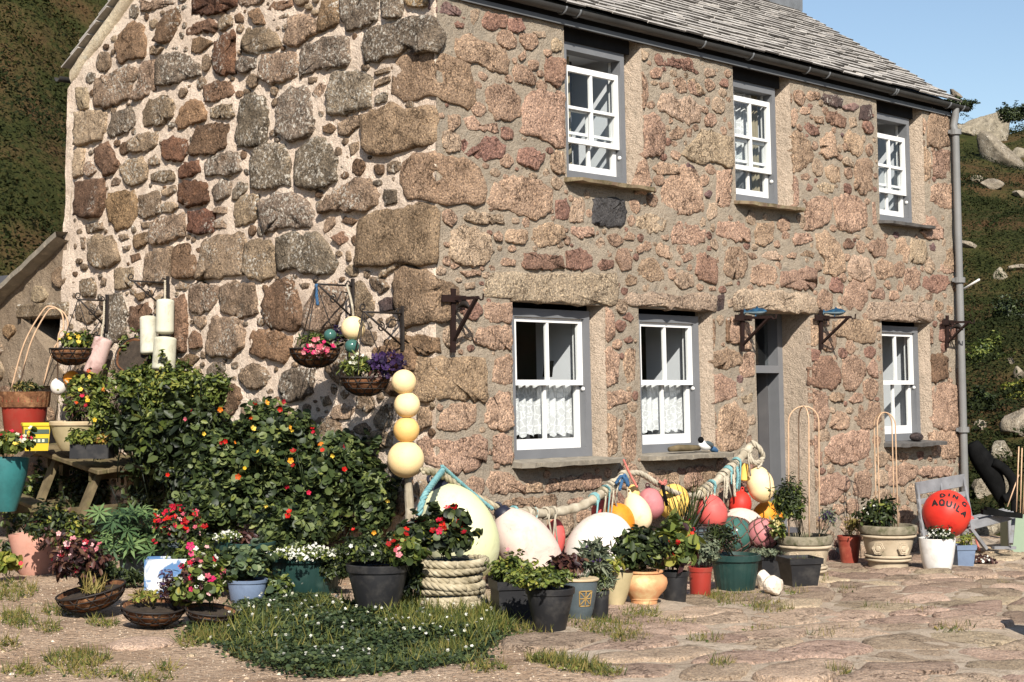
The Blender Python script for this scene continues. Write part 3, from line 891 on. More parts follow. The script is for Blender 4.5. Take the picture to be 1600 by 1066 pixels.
STONES = """b -4427 5097 -4307 5203 -4143 5293 -3978 5225 -3939 5063 -3956 4919 -4180 4931 -4354 4911
g -3984 5469 -3518 5396 -3475 5363 -3689 5345 -3981 5361
b -3715 5212 -3587 5295 -3404 5318 -3401 5208 -3483 5067 -3538 4998 -3653 5015 -3775 5044
r -3196 5395 -2538 5289 -2536 5191 -2693 5166 -2879 5162 -3193 5218
g -2512 5269 -2129 5207 -2141 5161 -2330 5156 -2498 5193
b -3273 5079 -3191 5109 -2919 5135 -2837 5056 -2863 5002 -3011 5019 -3203 5018 -3281 5038
g -2798 5100 -2693 5133 -2587 5101 -2586 5019 -2770 4997 -2810 5036
b -3188 4983 -3065 4990 -2888 4907 -2981 4862 -3117 4831 -3194 4866
r -2872 4765 -2808 4904 -2716 4957 -2559 4950 -2557 4836 -2553 4592 -2789 4589 -2844 4678
d -3721 4827 -3650 4903 -3395 4877 -3227 4829 -3087 4710 -3086 4644 -3250 4614 -3417 4610 -3702 4611
g -4787 4592 -4745 4801 -4450 4826 -4269 4882 -4103 4843 -4100 4738 -4230 4545 -4596 4508 -4779 4537
g -4125 4550 -3995 4708 -3940 4865 -3765 4850 -3733 4709 -3758 4575 -3962 4522 -4095 4520
l -5089 4754 -4918 4742 -4892 4604 -4896 4533 -5073 4535
l -5081 4500 -4784 4499 -4611 4456 -4612 4288 -4651 4212 -4934 4178 -5102 4195
d -4527 4244 -4440 4428 -4153 4466 -4074 4284 -4252 4233 -4495 4197
g -3973 4394 -3873 4486 -3670 4505 -3470 4439 -3495 4307 -3665 4241 -3955 4254
t -3411 4298 -3356 4376 -3191 4423 -3026 4371 -2971 4282 -2983 4218 -3159 4187 -3394 4170
b -2975 4514 -2815 4543 -2630 4512 -2550 4413 -2601 4379 -2812 4363 -2959 4372
g -2904 4308 -2758 4324 -2600 4306 -2559 4204 -2598 4184 -2809 4207 -2902 4225
b -3168 3939 -3077 4162 -2888 4158 -2649 4133 -2646 3938 -2856 3893 -3153 3901
r -3647 4069 -3491 4096 -3267 4065 -3223 3961 -3346 3872 -3572 3901 -3630 3966
g -4160 4137 -3983 4188 -3750 4181 -3747 4062 -3891 4007 -4142 4031
b -4789 4111 -4556 4159 -4430 4041 -4336 3928 -4425 3848 -4579 3844 -4738 3981
g -4290 3906 -4185 3949 -3978 3964 -3887 3853 -3885 3750 -4119 3692 -4271 3783
l -5093 4140 -4965 4145 -4958 3894 -5134 3864 -5139 4018
g -3860 3928 -3745 3968 -3671 3902 -3685 3869 -3844 3875
g -3813 3778 -3684 3810 -3484 3792 -3468 3699 -3653 3697 -3812 3727
r -3359 3806 -3235 3845 -3071 3847 -3042 3746 -3205 3710 -3357 3714
d -2976 3822 -2883 3879 -2502 3868 -2448 3710 -2590 3674 -2960 3697
g -4928 3981 -4850 4009 -4736 3901 -4861 3859 -4925 3882
g -4469 3782 -4393 3814 -4296 3785 -4316 3738 -4477 3726
g -3855 5000 -3710 5005 -3623 4959 -3737 4915 -3824 4927
b -2565 5098 -2488 5118 -2435 5070 -2448 5031 -2551 5039
b -2359 5091 -2220 5126 -2168 5054 -2129 4968 -2268 4980
b -2106 5092 -1995 5138 -1775 5119 -1774 5064 -1896 5059 -2068 5070
g -2444 4837 -2395 4951 -2091 4922 -1991 4868 -1941 4750 -2214 4716 -2443 4772
g -1856 4785 -1773 4962 -1629 4971 -1451 4898 -1438 4788 -1555 4751 -1721 4704 -1855 4746
g -2018 4983 -1846 5020 -1797 4981 -1993 4967
b -1382 4980 -1347 5044 -1175 5032 -1162 4915 -1173 4826 -1415 4785
d -1129 5063 -674 4989 -673 4855 -683 4775 -847 4740 -1048 4762 -1128 4895
d -619 4981 -374 4941 -378 4869 -405 4770 -575 4774 -608 4860
t -342 4922 -124 4887 -83 4822 -114 4795 -248 4819 -353 4857
k -83 4851 118 4836 259 4809 239 4755 38 4737 -73 4785
d -868 4585 -803 4726 -436 4724 -352 4740 -248 4739 -62 4725 29 4642 53 4530 9 4424 -164 4452 -257 4515 -456 4448 -801 4449
d -1647 4507 -1614 4705 -1390 4712 -1206 4731 -1024 4675 -1012 4485 -1124 4439 -1435 4472 -1658 4423
d -2520 4685 -2443 4723 -2251 4681 -2237 4599 -2415 4566 -2505 4586
g -2199 4594 -2151 4700 -1721 4649 -1684 4574 -1694 4451 -1887 4420 -2060 4426 -2198 4499
g -1540 4416 -1422 4409 -1433 4364 -1527 4360
d -2535 4024 -2436 4319 -2335 4363 -2170 4328 -2093 4184 -2103 3964 -2152 3906 -2481 3914
d -1957 4106 -1935 4292 -1814 4356 -1598 4338 -1503 4272 -1466 4084 -1453 3960 -1617 3899 -1784 3901 -1955 4012
d -1259 4274 -1203 4404 -933 4384 -745 4316 -743 4078 -952 4065 -1154 4049 -1268 4062
g -702 4355 -540 4378 -519 4339 -691 4327
g -690 4279 -529 4303 -518 4258 -690 4227
d -700 4147 -603 4180 -550 4159 -560 4101 -689 4090
u -475 4150 -456 4411 -267 4444 -61 4416 79 4405 311 4366 362 4256 404 4101 322 4040 100 4049 -60 4101 -307 4094
g -1154 3974 -1041 4022 -863 4017 -863 3943 -1040 3864 -1141 3882
u -819 4013 -624 4035 -464 4068 -348 4004 -40 3998 1 3908 2 3723 -181 3698 -326 3683 -451 3659 -665 3672 -817 3730
g -1017 3794 -906 3806 -905 3739 -983 3694
b -1348 3979 -1268 3993 -1187 3947 -1244 3908 -1336 3932
d -2299 3665 -2289 3823 -2152 3906 -1856 3869 -1782 3745 -1779 3528 -2072 3512 -2297 3530
d -1673 3642 -1663 3796 -1429 3904 -1266 3819 -1162 3658 -1172 3508 -1309 3474 -1517 3468 -1671 3503
g -2715 3863 -2506 3860 -2440 3717 -2555 3679 -2712 3693
g -1479 4270 -1387 4350 -1317 4327 -1339 4253 -1432 4210
g -1666 4106 -1620 4162 -1548 4154
u -370 3485 -337 3580 -226 3628 -60 3619 101 3604 319 3607 439 3540 504 3435 518 3344 439 3279 102 3245 -77 3275 -261 3295 -346 3392
b -5123 3486 -5117 3827 -4577 3800 -4575 3694 -4617 3539 -4708 3457 -4849 3446
t -4490 3408 -4496 3653 -4118 3658 -4056 3550 -4038 3394 -4169 3309 -4365 3286
g -4009 3427 -3984 3596 -3694 3625 -3678 3539 -3661 3411 -3935 3379
g -3622 3619 -3453 3656 -3424 3595 -3536 3562 -3616 3568
g -3648 3486 -3478 3507 -3393 3443 -3504 3400 -3632 3418
r -3367 3549 -3370 3666 -3149 3673 -2959 3632 -2929 3466 -3227 3431 -3310 3478
d -2877 3560 -2746 3647 -2602 3619 -2613 3491 -2822 3450
d -2574 3536 -2485 3602 -2357 3583 -2381 3505 -2508 3451 -2573 3456
g -4911 3382 -4660 3392 -4611 3328 -4877 3291
g -3963 3338 -3846 3339 -3845 3288 -3932 3285
g -3786 3225 -3760 3342 -3532 3377 -3295 3386 -3278 3227 -3277 3177 -3555 3127 -3769 3122
b -4102 3227 -3830 3244 -3813 3150 -4016 3094 -4091 3123
r -3200 3206 -3198 3387 -3008 3398 -2847 3363 -2857 3184 -3031 3171
g -2834 3394 -2637 3396 -2636 3332 -2833 3354
g -2824 3280 -2714 3313 -2635 3275 -2647 3204 -2818 3215
g -4837 3006 -4843 3218 -4687 3262 -4470 3232 -4344 3085 -4327 3015 -4524 2938 -4710 2947
g -3909 2926 -3868 3043 -3667 3074 -3441 3070 -3467 2972 -3519 2774 -3718 2757 -3920 2740
b -3443 2871 -3440 3037 -3358 3091 -3192 3090 -3122 2987 -3105 2806 -3324 2774 -3436 2804
g -3037 2787 -2949 3092 -2790 3132 -2401 3148 -2411 2982 -2433 2777 -2731 2774 -3023 2770
b -4148 3041 -3986 3049 -3970 2997 -4101 2961
g -4399 2845 -4370 2922 -4086 2917 -4083 2798 -4125 2731 -4365 2723
g -3168 2563 -3158 2710 -2996 2736 -2782 2679 -2768 2614 -2818 2503 -2990 2451 -3153 2480
b -3407 2108 -3445 2572 -3266 2632 -3222 2532 -3256 2139
b -4044 2660 -3774 2700 -3750 2649 -3975 2603
b -4130 2304 -4121 2543 -3828 2567 -3768 2448 -3968 2300
g -3111 2430 -2936 2426 -2922 2360 -3015 2314 -3097 2365
b -3189 2236 -3122 2300 -3041 2266 -2998 2151 -3146 2137
g -2904 2102 -2894 2311 -2804 2422 -2466 2397 -2374 2253 -2385 2143 -2563 2058 -2876 2061
d -4511 2468 -4486 2675 -4273 2668 -4210 2528 -4204 2305 -4382 2205 -4536 2242
g -4991 2835 -4770 2853 -4704 2736 -4733 2666 -4955 2674
g -4987 3262 -4908 3258 -4905 3151 -4984 3146
g -4333 3241 -4198 3250 -4182 3206 -4286 3186
g -4255 3132 -4150 3135 -4164 3093 -4239 3097
g -4614 2846 -4521 2833 -4544 2764 -4627 2776
b -3336 2041 -3200 2089 -3037 2063 -3170 1974 -3335 1983
g -3420 2712 -3323 2749 -3213 2729 -3239 2680 -3405 2683
g -5048 2589 -4827 2634 -4635 2506 -4820 2405 -5044 2446
g -2733 2677 -2539 2718 -2246 2682 -2207 2531 -2218 2422 -2381 2403 -2704 2459
g -2550 3390 -2474 3481 -2220 3469 -2218 3319 -2267 3243 -2534 3205
d -2130 3218 -2144 3392 -1948 3440 -1742 3455 -1587 3382 -1445 3234 -1467 3144 -1871 3155 -2091 3122
g -1353 3273 -1262 3373 -1059 3462 -926 3496 -794 3485 -663 3342 -684 3270 -835 3229 -1192 3255 -1341 3242
d -598 3337 -588 3387 -429 3367 -439 3267 -576 3255
g -2362 2805 -2340 3042 -2240 3075 -2041 3056 -1966 2958 -1988 2757 -2135 2709 -2285 2747
d -1903 2784 -1906 3064 -1702 3098 -1420 3081 -1258 2950 -1166 2826 -1233 2739 -1556 2746 -1722 2799
g -1351 3107 -1317 3203 -1192 3202 -1180 3141 -1305 3074
b -1123 3152 -1057 3200 -923 3161 -967 3127
b -1213 3031 -1100 3076 -988 3054 -1010 3004 -1111 2965
g -1054 2910 -998 2914 -998 2832 -1042 2827
u -887 2827 -857 3164 -662 3210 -365 3204 -200 3242 -77 3226 13 3165 -5 2769 -239 2766 -426 2789 -616 2777 -876 2782
b -2107 2497 -2084 2621 -1914 2692 -1769 2725 -1660 2575 -1598 2329 -1716 2271 -1933 2291 -2093 2356
g -1661 2674 -1508 2668 -1520 2630 -1602 2611
g -1540 2328 -1507 2509 -1392 2625 -1209 2663 -1029 2582 -1138 2318 -1319 2262 -1527 2267
g -1007 2611 -853 2663 -700 2482 -699 2366 -785 2353 -939 2372
g -744 2688 -573 2652 -519 2592 -636 2538 -722 2600
k -646 2480 -550 2521 -455 2503 -476 2417 -614 2400
u -446 2704 -363 2743 -239 2738 -157 2720 44 2630 223 2581 223 2467 144 2323 -196 2296 -360 2271 -413 2444 -445 2560
t -2302 2204 -2278 2282 -2030 2293 -1763 2226 -1738 2088 -1856 2005 -2101 2045 -2288 2094
b -570 2175 -195 2197 46 2180 46 2068 -338 2050 -527 2088
g -658 2655 -447 2877 -363 2772
d -1874 1797 -1853 1911 -1697 1953 -1435 1938 -1455 1742 -1672 1670 -1850 1697
d -714 1530 -606 1639 -488 1667 -487 1507 -585 1452 -704 1489
g -824 1352 -704 1449 -486 1440 -486 1321 -824 1303
g -1218 1563 -1198 1632 -1093 1661 -948 1621 -1009 1539 -1176 1536
b -728 2097 -490 2134 -219 2064 -218 1932 -450 1907 -707 1962
g -1347 1714 -1241 1729 -1219 1660 -1325 1631
u -260 2011 83 2019 338 2017 527 2014 534 1733 491 1683 403 1709 132 1720 -171 1700 -295 1820
p -180 1449 -186 1626 -95 1644 -47 1586 -47 1510 -119 1475
p 30 1494 59 1585 166 1651 309 1675 419 1649 431 1572 370 1496 286 1464 72 1468
p -179 1348 -119 1400 95 1384 190 1364 310 1395 444 1409 524 1364 518 1210 420 1167 298 1150 191 1137 96 1174 -94 1216
p 551 1028 627 1108 796 1112 906 1033 1000 997 985 944 688 948 627 940
p 1008 986 1064 1027 1209 1010 1209 934 1016 938
p 1266 975 1307 1027 1675 1045 1692 933 1274 931
p 750 839 827 878 953 892 1307 897 1381 882 1372 784 1064 790 796 810
p 1530 842 1726 865 1760 819 1556 807
p 216 4454 236 4558 348 4612 472 4580 619 4580 747 4547 811 4466 790 4374 640 4368 452 4400 328 4390 246 4415
r 514 4763 577 4825 790 4838 768 4744 619 4698 514 4711
r 811 4811 964 4843 1008 4767 920 4723 822 4730
t 327 4777 410 4834 472 4830 451 4753 410 4710 348 4722
r 185 4681 246 4720 317 4702 287 4661 205 4655
p 876 4386 920 4459 1052 4448 1140 4361 1118 4313 898 4314
p 567 4107 566 4196 661 4252 833 4260 952 4155 952 4035 811 3981 661 3986
p 985 3964 996 4071 1051 4198 1207 4264 1504 4271 1502 3854 1410 3829 1229 3886 985 3904
r 268 3709 329 3787 640 3821 746 3759 704 3666 535 3627 309 3655
r 930 3673 962 3759 1094 3780 1240 3735 1206 3671 1139 3604 940 3637
r 1287 4550 1413 4583 1505 4581 1505 4426 1412 4336 1275 4395
t 1356 4714 1413 4746 1483 4718 1471 4654 1367 4631
p 1341 3730 1410 3783 1502 3777 1501 3607 1409 3599 1341 3638
p 127 3937 247 3952 247 3880 167 3813 127 3823
p 288 3928 411 3971 452 3888 661 3942 683 3870 370 3850
p 942 4530 1030 4589 1030 4528 963 4488
t 1119 4754 1276 4786 1276 4740 1186 4719
p 2467 4573 2532 4614 2622 4545 2633 4399 2581 4310 2440 4309 2416 4485
p 2452 4213 2763 4267 2881 4165 2865 3932 2628 3875 2449 3873
p 2423 3822 2525 3848 2628 3810 2678 3635 2599 3537 2446 3524
t 2803 4321 2844 4442 2977 4476 3085 4422 3249 4477 3415 4413 3413 4276 3246 4232 3029 4265
r 2873 4728 2954 4798 3254 4841 3420 4788 3391 4724 3170 4728
p 2688 4636 2767 4688 2846 4674 2819 4604 2713 4582
p 2960 4107 3082 4188 3191 4150 3135 4077 3000 4054
p 3218 4170 3301 4196 3300 4103 3231 4087
p 2731 3762 2837 3830 3051 3818 3077 3754 2810 3712
k 3159 3811 3242 3861 3338 3828 3296 3757 3186 3755
p 2818 4554 2952 4572 2951 4530 2844 4508
p 3251 4629 3335 4657 3501 4543 3389 4528 3278 4565
t 2482 4770 2560 4831 2663 4797 2611 4740 2494 4731
p 2847 3461 2888 3629 3132 3818 3324 3785 3433 3626 3430 3440 3236 3392 2979 3389
t 3492 4738 3535 4789 3664 4788 3674 4737 3534 4705
r 3737 4668 3793 4728 3880 4726 3868 4659 3770 4646
p 3239 4577 3261 4630 3344 4629 3343 4578 3448 4553 3426 4512 3280 4519
p 3508 4304 3551 4361 3658 4361 3689 4300 3613 4240 3517 4242
p 4829 4677 4842 4719 4938 4732 4961 4680 4912 4633
p 4813 4457 4838 4555 5007 4583 5055 4513 5004 4411 4847 4393
p 5231 4728 5282 4790 5457 4798 5481 4745 5305 4695
k 5532 4752 5584 4801 5764 4810 5907 4799 5892 4712 5736 4693 5582 4716
k 5918 4715 6159 4788 6238 4754 6129 4698 5944 4690
r 5604 4564 5657 4627 5812 4631 5968 4592 5966 4521 5834 4492 5629 4525
r 5175 4417 5275 4470 5449 4420 5473 4381 5297 4347
p 5104 4560 5155 4621 5278 4623 5277 4567 5153 4538
p 5376 4537 5528 4569 5551 4488 5400 4498
t 6047 4602 6154 4629 6179 4545 6071 4504
t 3160 3940 3232 3998 3379 4089 3464 4188 3634 4181 3915 4160 3911 3913 3823 3878 3694 3917 3418 3877 3211 3908
p 4818 4136 4834 4314 5003 4346 5148 4321 5294 4226 5355 4135 5291 4074 5141 3990 4850 3949
p 5963 4410 6044 4462 6230 4439 6309 4376 6279 4271 6197 4213 5986 4284
p 3416 3725 3501 3784 3564 3751 3552 3699 3436 3651
k 3487 3592 3562 3636 3615 3615 3561 3559 3498 3567
p 3678 3518 3693 3814 3899 3840 3907 3640 3883 3521 3796 3501
t 3506 3402 3581 3510 3688 3519 3676 3402 3558 3355
p 5191 3459 5207 3625 5383 3722 5509 3732 5635 3701 5645 3590 5604 3489 5350 3395 5177 3390
p 5496 4303 5626 4401 5754 4387 5775 4192 5594 4145 5494 4191
p 5566 4031 5695 4071 5850 4057 5846 3916 5716 3890 5590 3949
p 4836 3853 4945 3904 5041 3844 5060 3627 4962 3565 4844 3664
r 5137 3812 5236 3848 5310 3813 5284 3769 5161 3779
t 5410 3835 5537 3881 5690 3860 5688 3803 5560 3772 5460 3798
t 5904 4148 5984 4191 6115 4154 6114 4097 5929 4108
p 3663 3248 3750 3344 4035 3364 4190 3296 4188 3204 3966 3177 3770 3217
p 4303 3291 4350 3373 4603 3391 4601 3244 4460 3169 4323 3187
p 4754 3267 4802 3331 4885 3302 4883 3221 4788 3209
p 4956 3266 5030 3326 5250 3333 5310 3275 5223 3242 5003 3202
p 5383 3197 5399 3322 5550 3360 5728 3302 5879 3156 5902 3003 5719 2938 5516 2969 5544 3082
p 2979 3165 3020 3267 3122 3299 3327 3288 3472 3235 3450 3145 3283 3110 2998 3105
r 5895 3270 5988 3332 6119 3284 6065 3238 5920 3229
p 4164 3072 4276 3085 4344 3043 4253 3018
t 4412 3060 4482 3104 4645 3126 4714 3077 4690 3036 4504 3039
l 4809 3082 4929 3130 5025 3122 4976 3078 4856 3065
p 5098 3112 5197 3165 5320 3138 5294 3096
p 3118 2988 3282 3047 3302 2973 3158 2940
t 3577 3166 3662 3184 3704 3110 3661 3075 3586 3103
p 5115 3919 5214 3949 5288 3921 5237 3882 5127 3879
p 5723 3722 5958 3784 6197 3775 6329 3685 6337 3498 6081 3409 5794 3446
p 6138 4085 6181 4175 6398 4211 6492 4177 6471 3899 6265 3823 6146 3885
p 7699 4508 7713 4739 7774 4915 8131 4982 8148 4555 7944 4503
p 7402 4099 7426 4404 7547 4446 7696 4401 7732 4144 7625 4097
p 7795 4181 7818 4413 7942 4464 8144 4462 8150 4183 7962 4142
p 7723 3869 7744 4023 7929 4078 8177 4076 8168 3812 7950 3810
p 7490 3609 7521 3671 7763 3689 8035 3586 7969 3458 7633 3437 7501 3504
l 7460 4528 7550 4538 7548 4492 7473 4484
p 6359 3284 6483 3349 6705 3378 6801 3296 6728 3204 6478 3176
p 6870 3271 6930 3377 7103 3403 7215 3291 7152 3139 6952 3173
t 7229 3292 7277 3399 7572 3403 7597 3253 7504 3158 7240 3159
p 7902 3301 8215 3366 8221 3118 8111 3088 7925 3088
k 7676 3364 7753 3399 7812 3357 7780 3309 7689 3312
p 6467 3739 6522 3758 6571 3544 6488 3509
p 5920 4320 6026 4360 6037 4289 5944 4251
k 6246 4625 6277 4759 6468 4797 6479 4667 6409 4630
p 7407 4731 7498 4787 7646 4728 7613 4648 7433 4612
r 3352 2841 3365 3005 3427 3034 3638 2982 3669 2894 3656 2779 3592 2764 3404 2806
p 3787 2913 3822 3056 3877 3111 4053 3121 4141 3048 4150 2931 4093 2851 3916 2823 3808 2876
p 4238 2818 4274 2938 4411 2984 4618 2955 4664 2878 4592 2794 4362 2778
p 4744 2788 4759 2922 5022 2949 5218 2999 5365 2952 5362 2794 5115 2776
r 5626 2798 5667 2897 5770 2916 5884 2837 5844 2765 5715 2760
r 5048 1883 5196 1978 5395 2075 5597 2091 5747 1982 5769 1843 5640 1774 5389 1788 5143 1802
p 4912 2298 4962 2393 5109 2464 5354 2471 5401 2349 5399 2225 5103 2207 4935 2231
r 5053 2125 5224 2168 5397 2157 5370 2061 5148 2045
k 3674 2513 3686 2640 3762 2656 3770 2516 3706 2495
b 3809 2236 3812 2428 3878 2442 3854 2314 3863 2224
t 3837 2608 3935 2637 3956 2561 3847 2544
t 3796 2760 3894 2790 3926 2759 3828 2748
p 3549 2724 3634 2734 3655 2696 3570 2687
L 4010 2524 4024 2679 4180 2711 4684 2725 5163 2724 5285 2688 5358 2636 5344 2539 5208 2528 4727 2533 4312 2540
t 5991 3011 6020 3111 6154 3161 6341 3143 6407 3060 6391 2959 6200 2900 6042 2942
p 5905 2683 5921 2810 6067 2887 6307 2869 6343 2699 6192 2594 5981 2601 5903 2641
p 6486 2963 6503 3080 6643 3145 6837 3112 6862 2996 6720 2938 6554 2938
p 7116 2919 7150 3054 7326 3100 7441 3038 7437 2918 7318 2853 7172 2862
r 7482 2935 7514 2997 7740 3030 8016 3035 8091 2962 8011 2897 7825 2836 7584 2864
p 7910 3092 7927 3154 8208 3184 8220 3091 8048 3068
p 6425 2745 6468 2804 6662 2856 6729 2771 6686 2726 6466 2725
p 6798 2730 6829 2819 6970 2825 7011 2753 6882 2719
t 7096 2726 7141 2787 7287 2793 7285 2733 7168 2714
t 7329 2735 7433 2791 7551 2758 7460 2717
L 6406 2529 6423 2673 6741 2687 7313 2701 7639 2708 7712 2643 7693 2537 7453 2500 6875 2492 6459 2488
p 7728 2659 7791 2752 7943 2727 7956 2651 7817 2616
p 8032 2623 8066 2700 8190 2689 8172 2612
p 5690 2355 5718 2467 5978 2489 6189 2480 6404 2472 6483 2373 6426 2258 6183 2253 5921 2305 5766 2315
b 7537 1889 7575 2128 7892 2147 8045 2104 8007 1905 7760 1844 7581 1859
r 7898 2314 7905 2497 7998 2530 8215 2521 8209 2351 8051 2287
p 7566 2308 7600 2444 7720 2432 7654 2265
p 5847 1940 5863 2066 6047 2110 6258 2042 6268 1914 6091 1773 5907 1766 5858 1857
p 6309 1971 6448 2086 6528 2030 6524 1886 6362 1914
p 7556 1361 7589 1758 7934 1818 8285 1777 8290 1338 7957 1314
p 7665 1041 7693 1279 7916 1294 8287 1266 8278 1022 7987 991
p 7304 837 7502 908 8107 886 8062 786 7616 785
p 6717 841 6775 915 7039 954 7306 915 7265 819 7032 731 6733 745
p 6742 1050 6967 1082 7195 1055 7154 979 6777 1001
p 4918 1676 4967 1747 5324 1746 5522 1691 5517 1472 5448 1382 5152 1369 4960 1427
p 5582 1379 5652 1506 5824 1541 5960 1465 5923 1373 5751 1358
p 5589 1681 5658 1736 5863 1707 5826 1643 5622 1644
p 5965 1651 6072 1725 6213 1706 6211 1640 6034 1613
p 6134 1406 6174 1574 6354 1639 6534 1609 6566 1437 6418 1363 6204 1367
p 5509 1144 5647 1268 5922 1317 6310 1328 6342 1195 6302 1064 5845 1005 5641 1030
p 4985 1070 5021 1265 5314 1294 5443 1164 5406 1002 5144 994
p 5397 623 5403 858 5638 902 5910 855 5942 761 5699 644 5530 598
p 5612 539 5664 591 5800 584 5833 527 5729 487
p 6028 702 6067 886 6298 914 6366 761 6326 631 6114 642
p 4981 893 5046 944 5306 934 5369 841 5302 754 5042 766
t 5760 366 5865 452 6038 423 6105 326 5827 289
p 5132 423 5230 489 5361 463 5326 375 5163 368
t 149 2833 189 3007 290 3064 412 3065 577 3003 619 2889 536 2797 392 2768 209 2794
p 609 3298 640 3417 746 3471 919 3509 1183 3510 1295 3444 1283 3276 1115 3188 853 3243 661 3243
t 310 3144 391 3193 725 3189 746 3132 536 3110 330 3117
p 640 3022 704 3063 746 3029 735 2977 661 2979
p 789 3046 832 3079 1038 3085 1038 3018 983 2970 789 2987
p 1104 3022 1137 3114 1317 3165 1453 3151 1499 3063 1362 2993 1204 2961
r 1397 3315 1408 3362 1523 3379 1570 3313 1546 3219 1408 3217
t 1569 3267 1640 3396 1746 3405 1769 3329 1745 3210 1592 3200
K 1876 3212 1889 3401 1998 3433 2269 3439 2331 3340 2292 3226 2118 3198
p 1604 3100 1615 3155 1852 3163 1875 3103 1709 3061
r 1544 2805 1545 2943 1732 2969 1850 2914 1850 2836 1731 2792
p 714 2807 767 2846 896 2831 885 2794 746 2779
r 1005 2807 1027 2898 1271 2897 1452 2892 1475 2802 1271 2776 1026 2771
t 1911 3042 1984 3094 2032 3034 1995 2969 1923 2981
p 2291 3098 2367 3167 2442 3140 2417 3090
t 2481 3223 2495 3304 2727 3338 2911 3302 2857 3216 2674 3171
p 2190 2917 2241 3007 2340 3005 2403 2929 2389 2832 2264 2818
r 1934 2841 1994 2899 2141 2899 2140 2836 1994 2805
p 2503 2838 2568 2922 2723 2947 2853 2823 2853 2758 2669 2733 2516 2790
p 2750 3046 2830 3100 2935 3073 2934 2958 2776 2982
p 2467 3029 2544 3066 2569 3003 2492 2982
L 609 2525 640 2701 746 2728 1181 2727 1637 2748 2115 2771 2152 2663 2138 2520 1920 2497 1405 2510 896 2514
p 2313 2733 2364 2783 2490 2765 2464 2700 2338 2686
r 2286 2399 2361 2449 2424 2403 2385 2370
r 2297 2209 2384 2243 2422 2196 2334 2178
t 3012 2765 3121 2852 3284 2827 3296 2728 3119 2687
p 536 2450 599 2466 831 2474 831 2328 599 2321 547 2363
p 423 2173 474 2260 640 2286 831 2284 831 2108 640 2105 433 2145
g 270 2712 474 2729 495 2694 331 2672
b 311 2613 412 2632 423 2590 331 2571
L 2331 2528 2376 2609 2993 2628 3459 2658 3608 2633 3596 2507 3427 2490 2991 2505 2528 2507
p 634 1845 666 2019 814 2050 846 2006 846 1831 771 1816
p 562 1529 582 1730 645 1773 824 1729 845 1495 771 1461 603 1471
p 634 1226 655 1398 750 1417 845 1379 845 1190 750 1179
p 572 1257 599 1313 620 1255
p 1946 2219 1948 2437 2020 2470 2142 2411 2153 2255 2067 2190
p 1980 1831 2018 2111 2115 2128 2213 2067 2187 1847 2064 1808
p 1943 1677 1967 1746 2211 1761 2385 1737 2359 1674 2210 1636 2015 1614
p 1953 1322 1966 1522 2039 1552 2172 1519 2170 1254 2060 1195 1964 1244
p 2244 1298 2333 1532 2420 1515 2445 1404 2430 1136 2305 1140 2256 1220
p 2287 1989 2338 2116 2438 2117 2436 1832 2335 1831
p 3495 2317 3538 2419 3608 2354 3606 2202 3535 2150
p 3878 2224 3910 2447 4116 2418 4234 2369 4248 2283 4053 2218
p 3533 2033 3562 2117 3819 2155 4022 2106 4050 2021 3816 1968 3589 1983
p 4020 1952 4110 2090 4245 2126 4241 1901 4077 1884
p 3487 1732 3559 1899 3729 1899 3930 1832 3957 1713 3783 1663 3556 1648
p 3663 1261 3695 1512 3753 1596 3956 1627 4101 1540 4157 1368 4008 1218 3776 1191
p 3484 1498 3555 1564 3596 1480 3525 1448
p 3495 1332 3552 1397 3608 1346 3578 1263 3509 1282
t 4045 1695 4223 1728 4222 1642 4073 1643
p 3162 964 3190 1044 3576 1063 3631 978 3545 898 3161 889
p 2636 1001 2766 1052 3002 1019 3001 922 2713 918
p 3194 870 3185 1019 3288 1027 3581 1029 3708 961 3557 891 3327 827
p 2571 983 2629 1040 2805 1046 3023 1013 3042 914 2842 899
p 1688 1008 1759 1062 1956 1031 1955 939 1758 925
p 3598 739 3706 834 3968 950 3987 796 3811 677"""

